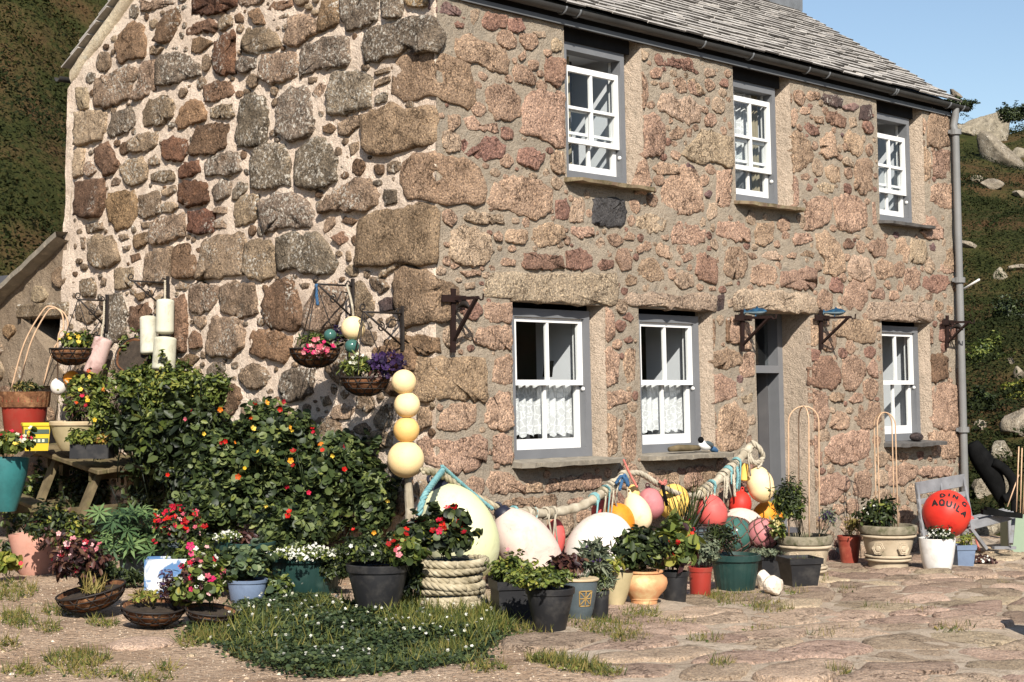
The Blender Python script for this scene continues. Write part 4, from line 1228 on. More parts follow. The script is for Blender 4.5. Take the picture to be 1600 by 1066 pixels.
def stone_mesh(poly, depth, h, rs, res=.05, flat_face=False):
    """a rough block set in the mortar: uneven outline, crowned and lumpy face, in unrolled wall coordinates"""
    P = np.array(poly, float)
    c = P.mean(0)
    # resample the outline and soften its corners
    Q = np.vstack([P, P[:1]])
    seg = np.linalg.norm(np.diff(Q, axis=0), axis=1)
    Lc = np.r_[0, np.cumsum(seg)]
    step = max(res, Lc[-1] / 40)
    t = np.concatenate([np.linspace(Lc[i], Lc[i + 1], max(1, int(round(seg[i] / step))), endpoint=False) for i in range(len(seg))])
    O = np.stack([np.interp(t, Lc, Q[:, k]) for k in (0, 1)], 1)
    n = len(O)
    O = O * .90 + (np.roll(O, 1, 0) + np.roll(O, -1, 0)) * .05
    size = math.sqrt(max(1e-6, Lc[-1] ** 2 / 16))
    O = O + rs.normal(size=O.shape) * min(.009, size * .026)
    c = O.mean(0)
    flat = flat_face
    tx, ty = rs.normal(size=2) * (.05 if flat else .40) * h / max(size, .05)
    big = size > .10
    rings = ((1.03, -depth), (1.0, h * .42), (.965, h * .84), (.82, h * .98), (.60, h * 1.0), (.30, h * 1.02)) if big else ((1.03, -depth), (1.0, h * .45), (.93, h * .88), (.55, h * 1.02))
    vs, fs = [], []
    sd = int(rs.integers(1, 999))
    lump = .004 if flat else min(.016, h * (.50 if h > .03 else .32))
    for (f, d) in rings:
        q = c + (O - c) * f
        if d > 0:
            dd = (vnoise(q[:, 0], q[:, 1], 11, sd) - .5) * 2 * lump + (vnoise(q[:, 0], q[:, 1], 32, sd + 1) - .5) * lump + (q[:, 0] - c[0]) * tx + (q[:, 1] - c[1]) * ty
            dd = np.maximum(dd, -d * .8)
        else:
            dd = np.zeros(n)
        for (a, b), j in zip(q, dd):
            vs.append((a, b, d + j))
    vs.append((c[0], c[1], h))
    for r in range(len(rings) - 1):
        for k in range(n):
            fs.append((r * n + k, r * n + (k + 1) % n, (r + 1) * n + (k + 1) % n, (r + 1) * n + k))
    for k in range(n):
        fs.append(((len(rings) - 1) * n + k, (len(rings) - 1) * n + (k + 1) % n, len(rings) * n))
    return np.array(vs), fs, size

def area(poly):
    P = np.array(poly)
    return abs(np.sum(P[:, 0] * np.roll(P[:, 1], -1) - P[:, 1] * np.roll(P[:, 0], -1))) / 2

def outward(fs, poly):
    P = np.array(poly)
    a = np.sum(P[:, 0] * np.roll(P[:, 1], -1) - P[:, 1] * np.roll(P[:, 0], -1))
    return fs if a > 0 else [tuple(reversed(f)) for f in fs]

def build_stones():
    rs = np.random.default_rng(42)
    items = []
    for ln in STONES.strip().split('\n'):
        t = ln.split()
        v = np.array(list(map(int, t[1:])), float).reshape(-1, 2) / 1000
        # close the gaps a hair so that the joints read as narrow as they are
        items.append((t[0], v, area(v)))
    items.sort(key=lambda q: -q[2])
    # occupancy of the unrolled wall on a 1 cm grid
    S0, S1, Z0, Z1 = -5.5, 8.5, -.1, 6.8
    W, H = int((S1 - S0) * 100), int((Z1 - Z0) * 100)
    occ = np.zeros((H, W), bool)
    SS, ZZ = np.meshgrid(S0 + (np.arange(W) + .5) / 100, Z0 + (np.arange(H) + .5) / 100)
    for (a, b, c, d) in HOLES:
        zz = ZZ
        occ |= (SS + BAT * zz > a - .015) & (SS + BAT * zz < b + .02) & (zz > c - .06) & (zz < d + .02)
    occ |= (SS > LEN - .12 - BAT * ZZ * 2) | (SS < -(DEP - .08 - 2 * BAT * ZZ))
    occ |= (SS > -.02) & (ZZ > WTOP - .06)
    occ |= (SS < 0) & (ZZ > gable_top(np.maximum(-SS, .0)) - .16)
    def stamp(P):
        lo = np.maximum(((P.min(0) - (S0, Z0)) * 100).astype(int) - 1, 0)
        hi = ((P.max(0) - (S0, Z0)) * 100).astype(int) + 2
        sl = (slice(lo[1], hi[1]), slice(lo[0], hi[0]))
        x, y = SS[sl], ZZ[sl]
        ins = np.zeros(x.shape, bool)
        for k in range(len(P)):
            (x1, y1), (x2, y2) = P[k], P[(k + 1) % len(P)]
            if y1 != y2:
                cr = ((y1 > y) != (y2 > y)) & (x < (x2 - x1) * (y - y1) / (y2 - y1) + x1)
                ins ^= cr
        occ[sl] |= ins
    for (c, P, a) in items:
        stamp(P)
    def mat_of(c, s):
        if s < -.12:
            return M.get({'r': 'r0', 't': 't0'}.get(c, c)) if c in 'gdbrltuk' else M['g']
        if c == 'K':
            return M['kg']
        if c == 'k':
            return M['kp'] if rs.random() < .6 else M['k']
        return M[c] if c in M else M['p']
    stuff = {'front': ([], [], []), 'gable': ([], [], [])}
    def add_stuff(side, V, fs, mi):
        A = stuff[side]
        b = len(A[0])
        A[0].extend(map(tuple, V))
        A[1].extend([tuple(i + b for i in f) for f in fs])
        A[2].extend([mi] * len(fs))
    for n, (c, P, a) in enumerate(items):
        s = P[:, 0].mean()
        big = math.sqrt(a)
        gab = s < -.05
        h = (.016 + .075 * big) * rs.uniform(.75, 1.25) if gab else (.014 + .030 * big) * rs.uniform(.8, 1.4)
        h = min(h, .055 if gab else .026)
        if c == 'L':
            h = .026
        Q = P.mean(0) + (P - P.mean(0)) * (1.05 if gab else 1.11)
        if not gab:
            # keep clear of the openings
            for (a_, b_, c_, d_) in HOLES:
                xx = Q[:, 0] + BAT * Q[:, 1]
                inz = (Q[:, 1] > c_) & (Q[:, 1] < d_)
                m1 = inz & (xx > a_ - .005) & (xx < (a_ + b_) / 2)
                m2 = inz & (xx < b_ + .005) & (xx >= (a_ + b_) / 2)
                Q[m1, 0] = a_ - .005 - BAT * Q[m1, 1]
                Q[m2, 0] = b_ + .005 - BAT * Q[m2, 1]
                if c == 'L':
                    m3 = (xx > a_) & (xx < b_) & (Q[:, 1] < d_ + .004) & (Q[:, 1] > d_ - .15)
                    Q[m3, 1] = d_ + .004
        vs, fs, size = stone_mesh(Q, .05, h, rs, .026, c == 'L')
        fs = outward(fs, P)
        V = wall_pt(vs[:, 0], np.minimum(vs[:, 1], 7), vs[:, 2])
        if n < 296:
            me = bpy.data.meshes.new('stone')
            cen = V.mean(0)
            me.from_pydata([tuple(q) for q in V - cen], [], fs)
            o = link('lintel' if c == 'L' else 'stone', me, mat_of(c, s), gable_wall if gab else front_wall)
            o.location = cen
        else:
            add_stuff('gable' if gab else 'front', V, fs, {'g': 0, 'd': 1, 'b': 2, 'r': 2 if gab else 1, 'p': 0, 't': 2, 'k': 3}.get(c, 0))
    # fill what is left: the parts hidden behind the beds and above the picture, then gallets in the joints
    for r, tries in ((.20, 1500), (.15, 3500), (.11, 6000), (.08, 9000), (.06, 9000), (.045, 9000), (.033, 3500), (.024, 2200)):
        ang = np.linspace(0, 2 * math.pi, 10, endpoint=False)
        for _ in range(tries):
            s, z = rs.uniform(S0, S1), rs.uniform(Z0, Z1)
            if r < .03 and s > 0 and rs.random() < .45:
                continue
            el = rs.uniform(.55, .95)
            g = (.032 if s < 0 else .012) if r > .05 else (.016 if s < 0 else .010)
            cx, sy = np.cos(ang), np.sin(ang)
            i = np.clip(((s + np.outer((r + g) * np.array([1, .6, .2]), cx) - S0) * 100).astype(int), 0, W - 1)
            j = np.clip(((z + np.outer((r * el + g) * np.array([1, .6, .2]), sy) - Z0) * 100).astype(int), 0, H - 1)
            if occ[j, i].any():
                continue
            rr = 1 + rs.normal(size=10) * .09
            qa = rs.uniform(0, 1.57)
            sup = 1 / (np.abs(np.cos(ang + qa)) ** 5 + np.abs(np.sin(ang + qa)) ** 5) ** .2
            rr = np.minimum(rr * (.80 + .24 * sup * rs.uniform(.6, 1.3)), 1.18)
            P = np.stack([s + r * rr * cx, z + r * el * rr * sy], 1)
            stamp(P)
            vs, fs, size = stone_mesh(P, .03, (.008 + .14 * r) * (1.1 if s < 0 else .95), rs, .02)
            add_stuff('gable' if s < 0 else 'front', wall_pt(vs[:, 0], vs[:, 1], vs[:, 2]), fs, int(rs.choice(4, p=[.5, .2, .22, .08] if s < 0 else [.56, .15, .27, .02])))
    for side, par, mats in (('gable', gable_wall, ['g', 'd', 'b', 'l']), ('front', front_wall, ['p', 'r', 't', 'kp'])):
        V, F, mi = stuff[side]
        me = bpy.data.meshes.new('small_stones')
        me.from_pydata(V, [], F)
        me.polygons.foreach_set('material_index', np.array(mi, np.int32))
        tag(link('small_stones', me, [M[k] for k in mats], par), kind='stuff')
build_stones()

# windows -------------------------------------------------------------
def wy(z, d):
    return BAT * z + d

class WMB(MB):
    """boxes in window coordinates: x along the wall, d into the wall, z up; leaning with the wall"""
    def wbox(s, x0, x1, d0, d1, z0, z1):
        v = [(x, wy(z, d), z) for z in (z0, z1) for d in (d0, d1) for x in (x0, x1)]
        return s.add(v, [(0, 2, 3, 1), (4, 5, 7, 6), (0, 1, 5, 4), (2, 6, 7, 3), (0, 4, 6, 2), (1, 3, 7, 5)])
    def frame(s, x0, x1, d0, d1, z0, z1, l, r, b, t):
        s.wbox(x0, x0 + l, d0, d1, z0, z1)
        s.wbox(x1 - r, x1, d0, d1, z0, z1)
        s.wbox(x0 + l, x1 - r, d0, d1, z0, z0 + b)
        s.wbox(x0 + l, x1 - r, d0, d1, z1 - t, z1)
        return s

def sash(win, name, x0, x1, d0, d1, z0, z1, bot, top, vb=True, hb=None):
    f = WMB().frame(x0, x1, d0, d1, z0, z1, .045, .045, bot, top)
    xm = (x0 + x1) / 2
    zs = [z0 + bot, z1 - top] if hb is None else [z0 + bot, hb, z1 - top]
    if vb:
        f.wbox(xm - .014, xm + .014, d0 + .004, d1 - .004, z0 + bot, z1 - top)
    if hb is not None:
        for (a, b) in ((x0 + .045, xm - .014), (xm + .014, x1 - .045)):
            f.wbox(a, b, d0 + .004, d1 - .004, hb - .013, hb + .013)
    o = f.build(name, M['white'], win)
    dm = (d0 + d1) / 2
    for k in range(len(zs) - 1):
        for (a, b) in ((x0 + .04, xm), (xm, x1 - .04)):
            g = WMB()
            g.add([(a, wy(zs[k], dm), zs[k]), (b, wy(zs[k], dm), zs[k]), (b, wy(zs[k + 1], dm), zs[k + 1]), (a, wy(zs[k + 1], dm), zs[k + 1])], [(0, 1, 2, 3)])
            g.build('pane', M['glass'], win)
    return o

def drape(win, name, x0, x1, d, z0, z1, mat, amp=.025, n=46, scallop=0.0, folds=9):
    vs, fs = [], []
    rows = 10
    for j in range(rows + 1):
        for i in range(n + 1):
            u = i / n
            z = z0 + (z1 - z0) * j / rows
            if j == 0:
                z -= -scallop * abs(math.sin(u * math.pi * 7))
            vs.append((x0 + (x1 - x0) * u, wy(z, d) + amp * math.sin(u * 6.28 * folds + .8 * math.sin(3 * u * 6.28)) * (1 - .3 * j / rows), z))
    for j in range(rows):
        for i in range(n):
            a = j * (n + 1) + i
            fs.append((a, a + 1, a + n + 2, a + n + 1))
    return MB().add(vs, fs).build(name, mat, win, smooth=True)

WOBJ = {}
def window(k):
    x0, x1, z0, z1 = WINS[k]
    up = k[0] == 'U'
    F = WMB()
    ft = .07
    F.frame(x0 - .10, x1, (.10 if not up else .095), .24, z0, z1, .155, (.075 if not up else .055), .075, ft)
    win = F.build('window', M['frame'], cottage)
    WOBJ[k] = win
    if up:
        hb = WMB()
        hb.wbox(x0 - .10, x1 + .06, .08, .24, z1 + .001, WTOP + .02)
        hb.build('head_board', M['tar'], win)  # black board added to paint the shaded gap above the frame
    a, b, c, d = x0 + .055, x1 - (.075 if not up else .055), z0 + .075, z1 - ft
    # box lining: the boxed cords and parting beads on the right, seen edge on
    ln = WMB()
    ln.wbox(b - .001, b + .02, .205, .236, c, d)
    ln.build('lining', M['white'], win)
    h = d - c
    if not up:
        zm = c + h * .505
        sash(win, 'upper_sash', a, b, .125, .165, zm - .022, d, .045, .04)
        sash(win, 'lower_sash', a, b, .168, .205, c, zm + .018, .085, .04)
    else:
        hm = c + h * .24
        up_top = {'U1': d - .125, 'U2': d - .075, 'U3': d - .15}[k]
        sash(win, 'upper_sash', a, b, .125, .165, hm, up_top, .045, .05, True, hm + (up_top - hm) * .46)
        sash(win, 'lower_sash', a, b, .168, .205, c, c + h * .55, .07, .04, True, c + h * .33)
    kn = MB()
    kz = (c + h * (.455 if not up else .17))
    kn.lathe([(.004, 0), (.016, .004), (.02, .016), (.012, .03), (.001, .034)], 10, (b + .0, wy(kz, .14), kz), (0, -1, 0))
    kn.build('sash_stop', M['white'], win, smooth=True)
    # deep splayed reveal inside
    r = WMB()
    for (xa, xb) in ((x0 + .02, x0 - .06), (x1 - .02, x1 + .01)):
        v = [(xa, wy(z0, .24), z0), (xb, wy(z0, .74), z0), (xb, wy(z1, .74), z1), (xa, wy(z1, .24), z1)]
        r.add(v, [(0, 1, 2, 3)])
    r.add([(x0, wy(z0, .24), z0 + .05), (x1, wy(z0, .24), z0 + .05), (x1 + .01, wy(z0, .74), z0 + .05), (x0 - .06, wy(z0, .74), z0 + .05)], [(0, 1, 2, 3)])
    r.add([(x0, wy(z1, .24), z1 - .03), (x1, wy(z1, .24), z1 - .03), (x1 + .01, wy(z1, .74), z1 - .03), (x0 - .06, wy(z1, .74), z1 - .03)], [(3, 2, 1, 0)])
    r.build('inner_reveal', M['inner'], win)
    # sill slab, its ends wider than the opening
    s = WMB()
    mat = {'L1': 'sill', 'L2': 'sill', 'L3': 'sill_dark', 'U1': 'sill_moss', 'U2': 'sill_moss', 'U3': 'sill_dark'}[k]
    th = .05 if not up else .042
    e0, e1 = x0 - .12, x1 + (.20 if k != 'L3' else .16)
    pr = .185 if not up else .14
    n = 14
    vs, fs = [], []
    for i in range(n + 1):
        x = e0 + (e1 - e0) * i / n
        p = pr + R_.uniform(-.012, .008) - (.06 if i in (0, n) else 0)
        zt = z0 - .004 + R_.uniform(-.003, .003)
        vs += [(x, wy(z0, -p), zt - .012), (x, wy(z0, .14), zt + .006), (x, wy(z0, .14), zt - th), (x, wy(z0, -p + .008), zt - th + R_.uniform(-.006, .006))]
    for i in range(n):
        for q in range(4):
            fs.append((4 * i + q, 4 * i + (q + 1) % 4, 4 * i + 4 + (q + 1) % 4, 4 * i + 4 + q))
    fs += [(0, 3, 2, 1), (4 * n, 4 * n + 1, 4 * n + 2, 4 * n + 3)]
    s.add(vs, [f[::-1] for f in fs])
    s.build('sill', M[mat], win)
    if k in ('L1', 'L2'):
        drape(win, 'lace_curtain', a, b, .26, c + .09, c + h * .50, M['lace'], .022, scallop=.035)
    if k == 'U2':
        drape(win, 'lace_curtain', a, b - .12, .27, c + h * .33, d, M['lace'], .02, folds=6)
        drape(win, 'side_curtain', b - .12, b - .02, .27, c + .05, d, M['drape'], .02, folds=2)
    if k == 'U1':
        drape(win, 'side_curtain', a - .02, a + .26, .30, c + .05, d, M['drape'], .025, folds=4)
for k in WINS:
    window(k)

# door ------------------------------------------------------------------
def door():
    x0, x1, z0, z1 = DOOR
    zt = 1.93
    f = WMB()
    f.frame(x0, x1, .34, .50, z0 + .2, z1 + .02, .07, .085, .02, .06)
    f.wbox(x0 + .07, x1 - .085, .325, .50, zt, zt + .075)
    d = f.build('door_frame', M['frame'], cottage)
    leaf = WMB()
    a, b, c = x0 + .075, x1 - .09, z0 + .23
    leaf.wbox(a, b, .475, .50, c, zt - .005)
    # framing and planks standing proud
    for (u0, u1) in ((a, a + .10), (b - .10, b)):
        leaf.wbox(u0, u1, .455, .475, c, zt - .005)
    for (v0, v1) in ((c, c + .16), (c + .85, c + .95), (zt - .105, zt - .005)):
        leaf.wbox(a + .10, b - .10, .455, .475, v0, v1)
    def swing(mb):
        th = rad(76)
        hx, hd = b - .005, .475
        out = []
        for (x, y, z) in mb.v:
            d = y - BAT * z
            dx, e = x - hx, hd - d
            nx = hx + dx * math.cos(th) - e * math.sin(th)
            nd = hd - dx * math.sin(th) - e * math.cos(th)
            out.append((nx, nd + BAT * z, z))
        mb.v = out
    swing(leaf)
    lf = leaf.build('door', M['door'], cottage)
    n = 5
    for i in range(n):
        w = (b - a - .2) / n
        p = WMB()
        for (v0, v1) in ((c + .162, c + .848), (c + .952, zt - .107)):
            p.wbox(a + .10 + i * w + .004, a + .10 + (i + 1) * w - .004, .465, .477, v0, v1)
        swing(p)
        p.build('plank', M['door'], lf)
    kn = MB().lathe([(.01, 0), (.012, .03), (.028, .04), (.03, .055), (.001, .065)], 12, (a + .05, wy(1.1, .455), c + .92), (0, -1, 0))
    swing(kn)
    kn.build('door_knob', M['gutter'], lf, smooth=True)
    g = WMB()
    g.wbox(x0 + .07, x1 - .085, .46, .465, zt + .075, z1 - .04)
    g.build('transom_pane', M['glass'], cottage)
    s = WMB()
    s.wbox(x0, x1 + .02, -.06, .34, .02, .10)
    s.build('door_step', M['sill'], cottage)
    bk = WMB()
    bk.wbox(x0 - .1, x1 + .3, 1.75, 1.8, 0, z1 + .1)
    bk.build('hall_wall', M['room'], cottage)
door()

# roof ------------------------------------------------------------------
EV_Y, EV_Z = .022, 5.005
def build_roof():
    root = empty('roof', parent=cottage)
    sl = math.atan2(RIDGE_Z - EV_Z, RIDGE_Y - EV_Y)
    cs, sn = math.cos(sl), math.sin(sl)
    run = math.hypot(RIDGE_Z - EV_Z, RIDGE_Y - EV_Y)
    X0, X1 = .085, LEN - .02
    mb = MB()       # boarding under the slates, front and back slope
    mb.add([(X0 + .1, EV_Y + .03, EV_Z - .02), (X1 - .05, EV_Y + .03, EV_Z - .02), (X1 - .05, RIDGE_Y, RIDGE_Z - .03), (X0 + .1, RIDGE_Y, RIDGE_Z - .03)], [(0, 1, 2, 3)])
    mb.add([(X1 - .05, 5.42, 4.93), (X0 + .06, 5.42, 4.93), (X0 + .1, RIDGE_Y, RIDGE_Z - .03), (X1 - .05, RIDGE_Y, RIDGE_Z - .03)], [(0, 1, 2, 3)])
    mb.build('boarding', M['gutter'], root)
    rs = np.random.default_rng(8)
    T = np.array([(-.5, 0, 0), (.5, 0, 0), (.5, 1, 0), (-.5, 1, 0), (-.5, 0, 1), (.5, 0, 1), (.5, 1, 1), (-.5, 1, 1)])
    F = [(0, 3, 2, 1), (4, 5, 6, 7), (0, 1, 5, 4), (1, 2, 6, 5), (2, 3, 7, 6), (3, 0, 4, 7)]
    def slate(u, w, v, ln, th, tilt, j):
        """corner points of one slate: u along the eave, v up the slope"""
        q = T.copy()
        P = np.zeros((8, 3))
        uu = u + q[:, 0] * w
        vv = v + q[:, 1] * ln
        hh = .012 + q[:, 2] * th + (1 - q[:, 1]) * tilt + j
        P[:, 0] = uu
        P[:, 1] = EV_Y + vv * cs - hh * sn
        P[:, 2] = EV_Z + vv * sn + hh * cs
        return P
    exp = .112
    rows = int(run / exp)
    V, FF, MI = [], [], []
    done = 0
    for r in range(rows):
        u = X0 + rs.uniform(-.12, 0)
        while u < X1:
            w = rs.uniform(.20, .42)
            a, b = max(u, X0), min(u + w, X1)
            if b - a > .03:
                P = slate((a + b) / 2, b - a - .005, r * exp + rs.uniform(-.010, .006), .22, rs.uniform(.012, .019), .026 + rs.uniform(-.004, .006), rs.uniform(-.003, .005))
                if r < 8 and done < 290 and a < 7:
                    me = bpy.data.meshes.new('slate')
                    c = P.mean(0)
                    me.from_pydata([tuple(p) for p in P - c], [], F)
                    me.polygons.foreach_set('material_index', np.array([0, 0, int(rs.random() < .97), 0, 0, 0], np.int32))
                    o = link('slate', me, [M['slate'], M['tail']], root, smooth=False)
                    o.location = c
                    done += 1
                else:
                    k = len(V)
                    V.extend(map(tuple, P))
                    FF.extend([tuple(i + k for i in f) for f in F])
                    MI.extend([0, 0, int(rs.random() < .97), 0, 0, 0])
            u += w
    # back slope
    BE_Y, BE_Z = 5.45, 4.95
    sl2 = math.atan2(RIDGE_Z - BE_Z, BE_Y - RIDGE_Y)
    run2 = math.hypot(RIDGE_Z - BE_Z, BE_Y - RIDGE_Y)
    for r in range(int(run2 / .2)):
        u = X0
        while u < X1:
            w = rs.uniform(.2, .34)
            P = slate(u + w / 2, w - .005, r * .2 + rs.uniform(-.012, .01), .34, rs.uniform(.010, .018), .03, 0)
            vv = (P[:, 1] - EV_Y) * cs + (P[:, 2] - EV_Z) * sn
            hh = -(P[:, 1] - EV_Y) * sn + (P[:, 2] - EV_Z) * cs
            P[:, 1] = BE_Y - vv * math.cos(sl2) + hh * math.sin(sl2)
            P[:, 2] = BE_Z + vv * math.sin(sl2) + hh * math.cos(sl2)
            k = len(V)
            V.extend(map(tuple, P))
            FF.extend([tuple(i + k for i in f[::-1]) for f in F])
            MI.extend([0] * 6)
            u += w
    me = bpy.data.meshes.new('upper_slates')
    me.from_pydata(V, [], FF)
    me.polygons.foreach_set('material_index', np.array(MI, np.int32))
    tag(link('upper_slates', me, [M['slate'], M['tail']], root, smooth=False), kind='stuff')
    rg = MB()
    rg.tube([(X0, RIDGE_Y, RIDGE_Z + .01), (X1, RIDGE_Y, RIDGE_Z + .01)], .07, 10)
    rg.build('ridge', M['slate'], root, smooth='auto')
    # mortar verge along the gable
    vb = MB()
    for (ya, za, yb, zb) in ((EV_Y + .1, EV_Z - .03, RIDGE_Y, RIDGE_Z - .05), (5.36, 4.955, RIDGE_Y, RIDGE_Z - .05)):
        n = 30
        vs, fs = [], []
        for i in range(n + 1):
            t = i / n
            y, z = ya + (yb - ya) * t, za + (zb - za) * t
            w = .135 + R_.uniform(-.012, .012)
            xo = BAT * 5 - .015 + R_.uniform(-.006, .006)
            vs += [(xo + .02, y, z + .02), (xo - .012, y, z - .01), (xo - .016, y, z - w * .6), (xo + .004, y, z - w), (xo + .06, y, z - w - .02)]
        for i in range(n):
            for q in range(4):
                fs.append((5 * i + q, 5 * i + q + 1, 5 * i + 6 + q, 5 * i + 5 + q))
        vb.add(vs, fs)
    vb.build('verge', M['mortar_cream'], root, smooth=True)
    # fascia, soffit, gutter
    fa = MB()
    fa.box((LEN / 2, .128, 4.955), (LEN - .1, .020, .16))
    fa.build('fascia', M['tar'], root)  # shade below the gutter is put into its black colour
    fb = MB()
    fb.box((LEN / 2, .108, 4.895), (LEN - .1, .020, .042))
    fb.build('fascia_moulding', M['fascia'], root)
    so = MB()
    so.box((LEN / 2, .085, 5.030), (LEN - .3, .06, .010))
    so.build('soffit', M['gutter'], root)
    def trough(name, y, z, r, x0, x1):
        g = MB()
        n = 12
        vs, fs = [], []
        for rr in (r, r * .88):
            for xx in (x0, x1):
                for i in range(n + 1):
                    a = math.pi + math.pi * i / n
                    vs.append((xx, y + rr * math.cos(a), z + rr * math.sin(a)))
        m = n + 1
        for i in range(n):
            fs.append((i, i + 1, m + i + 1, m + i))
            fs.append((2 * m + i, 3 * m + i, 3 * m + i + 1, 2 * m + i + 1))
        for i in range(n):
            fs.append((i, 2 * m + i, 2 * m + i + 1, i + 1))
            fs.append((m + i, m + i + 1, 3 * m + i + 1, 3 * m + i))
        fs += [(0, m, 3 * m, 2 * m), (n, 2 * m + n, 3 * m + n, m + n)]
        g.add(vs, fs)
        return g.build(name, M['gutter'], root, smooth='auto')
    gy, gz = .05, 5.00
    gut = trough('gutter', gy, gz, .052, -.03, LEN + .16)
    for px in (885, 907, 1102, 1177, 1265, 1296, 1400, 1403, 1485, 1506):
        x = front(px, 0, .25)[0]
        d = ray(px, 60)
        t = (gy - .05 - CAM[1]) / d[1]
        x = CAM[0] + t * d[0]
        br = MB()
        pts = [(x, gy + .057 * math.cos(math.pi + math.pi * i / 10), gz + .057 * math.sin(math.pi + math.pi * i / 10)) for i in range(11)]
        br.tube(pts, .009, 6)
        br.build('gutter_bracket', M['fascia'], gut, smooth=True)
    trough('back_gutter', 5.50, 4.90, .05, .06, LEN)
    # chimney at the far end of the ridge
    c = MB()
    c.box((LEN - .30, RIDGE_Y, 7.2), (.66, .95, 1.5))
    ch = c.build('chimney', M['mortar_grey'], root)
    fl = MB()
    fl.box((LEN - .30, RIDGE_Y - .02, 6.62), (.70, 1.10, .40))
    fl.build('lead_flashing', M['lead'], ch)
    cp = MB()
    cp.box((LEN - .30, RIDGE_Y, 7.99), (.78, 1.06, .1))
    cp.build('cap', M['sill'], ch)
    # downpipe
    dp = MB()
    A = lambda px, py, off: front(px, py, off)
    top = A(1493, 215, .09)
    bot = A(1508, 770, .09)
    dp.tube([(top[0] + .02, gy, gz - .04), (top[0] + .02, gy, gz - .12), (top[0] + .01, gy + .02, gz - .24), (top[0], top[1], gz - .34), top, bot, (bot[0], bot[1], .12)], .042, 14)
    pipe = dp.build('downpipe', M['pipe'], root, smooth='auto')
    for py in (206, 437, 672):
        z = A(1490, py, .09)[2]
        t = (z - bot[2]) / (top[2] - bot[2])
        p = bot + (top - bot) * t
        cl = MB()
        cl.lathe([(.058, -.03), (.066, -.03), (.066, .03), (.058, .03)], 14, p)
        cl.box((p[0], p[1] + .04, p[2]), (.16, .02, .04))
        cl.build('pipe_collar', M['pipe'], pipe)
build_roof()
ovf = MB()
ovf.tube([front(1503, 452, .06), front(1507, 451, .12), CAM + ray(1530, 437) * (depth(front(1507, 451, .12)) - .25)], .012, 8)
ovf.build('overflow_pipe', M['white'], cottage, smooth=True)

# rough stones at the very end of the front wall, seen past the pipe
def end_stones():
    rs = np.random.default_rng(2)
    for (px, py, w, h) in ((1512, 445, .16, .30), (1514, 520, .14, .42), (1517, 600, .16, .50), (1518, 660, .2, .4), (1522, 725, .30, .30)):
        P = front(px - 8, py, 0)
        bm = bmesh.new()
        bmesh.ops.create_icosphere(bm, subdivisions=2, radius=.5)
        for v in bm.verts:
            v.co = Vector((v.co.x * w, v.co.y * .3, v.co.z * h)) * (1 + rs.normal() * .07)
        me = bpy.data.meshes.new('stone')
        bm.to_mesh(me)
        bm.free()
        o = link('stone', me, M['p'], front_wall)
        o.location = (LEN - BAT * P[2] + .0, P[1] + .10, P[2])
end_stones()

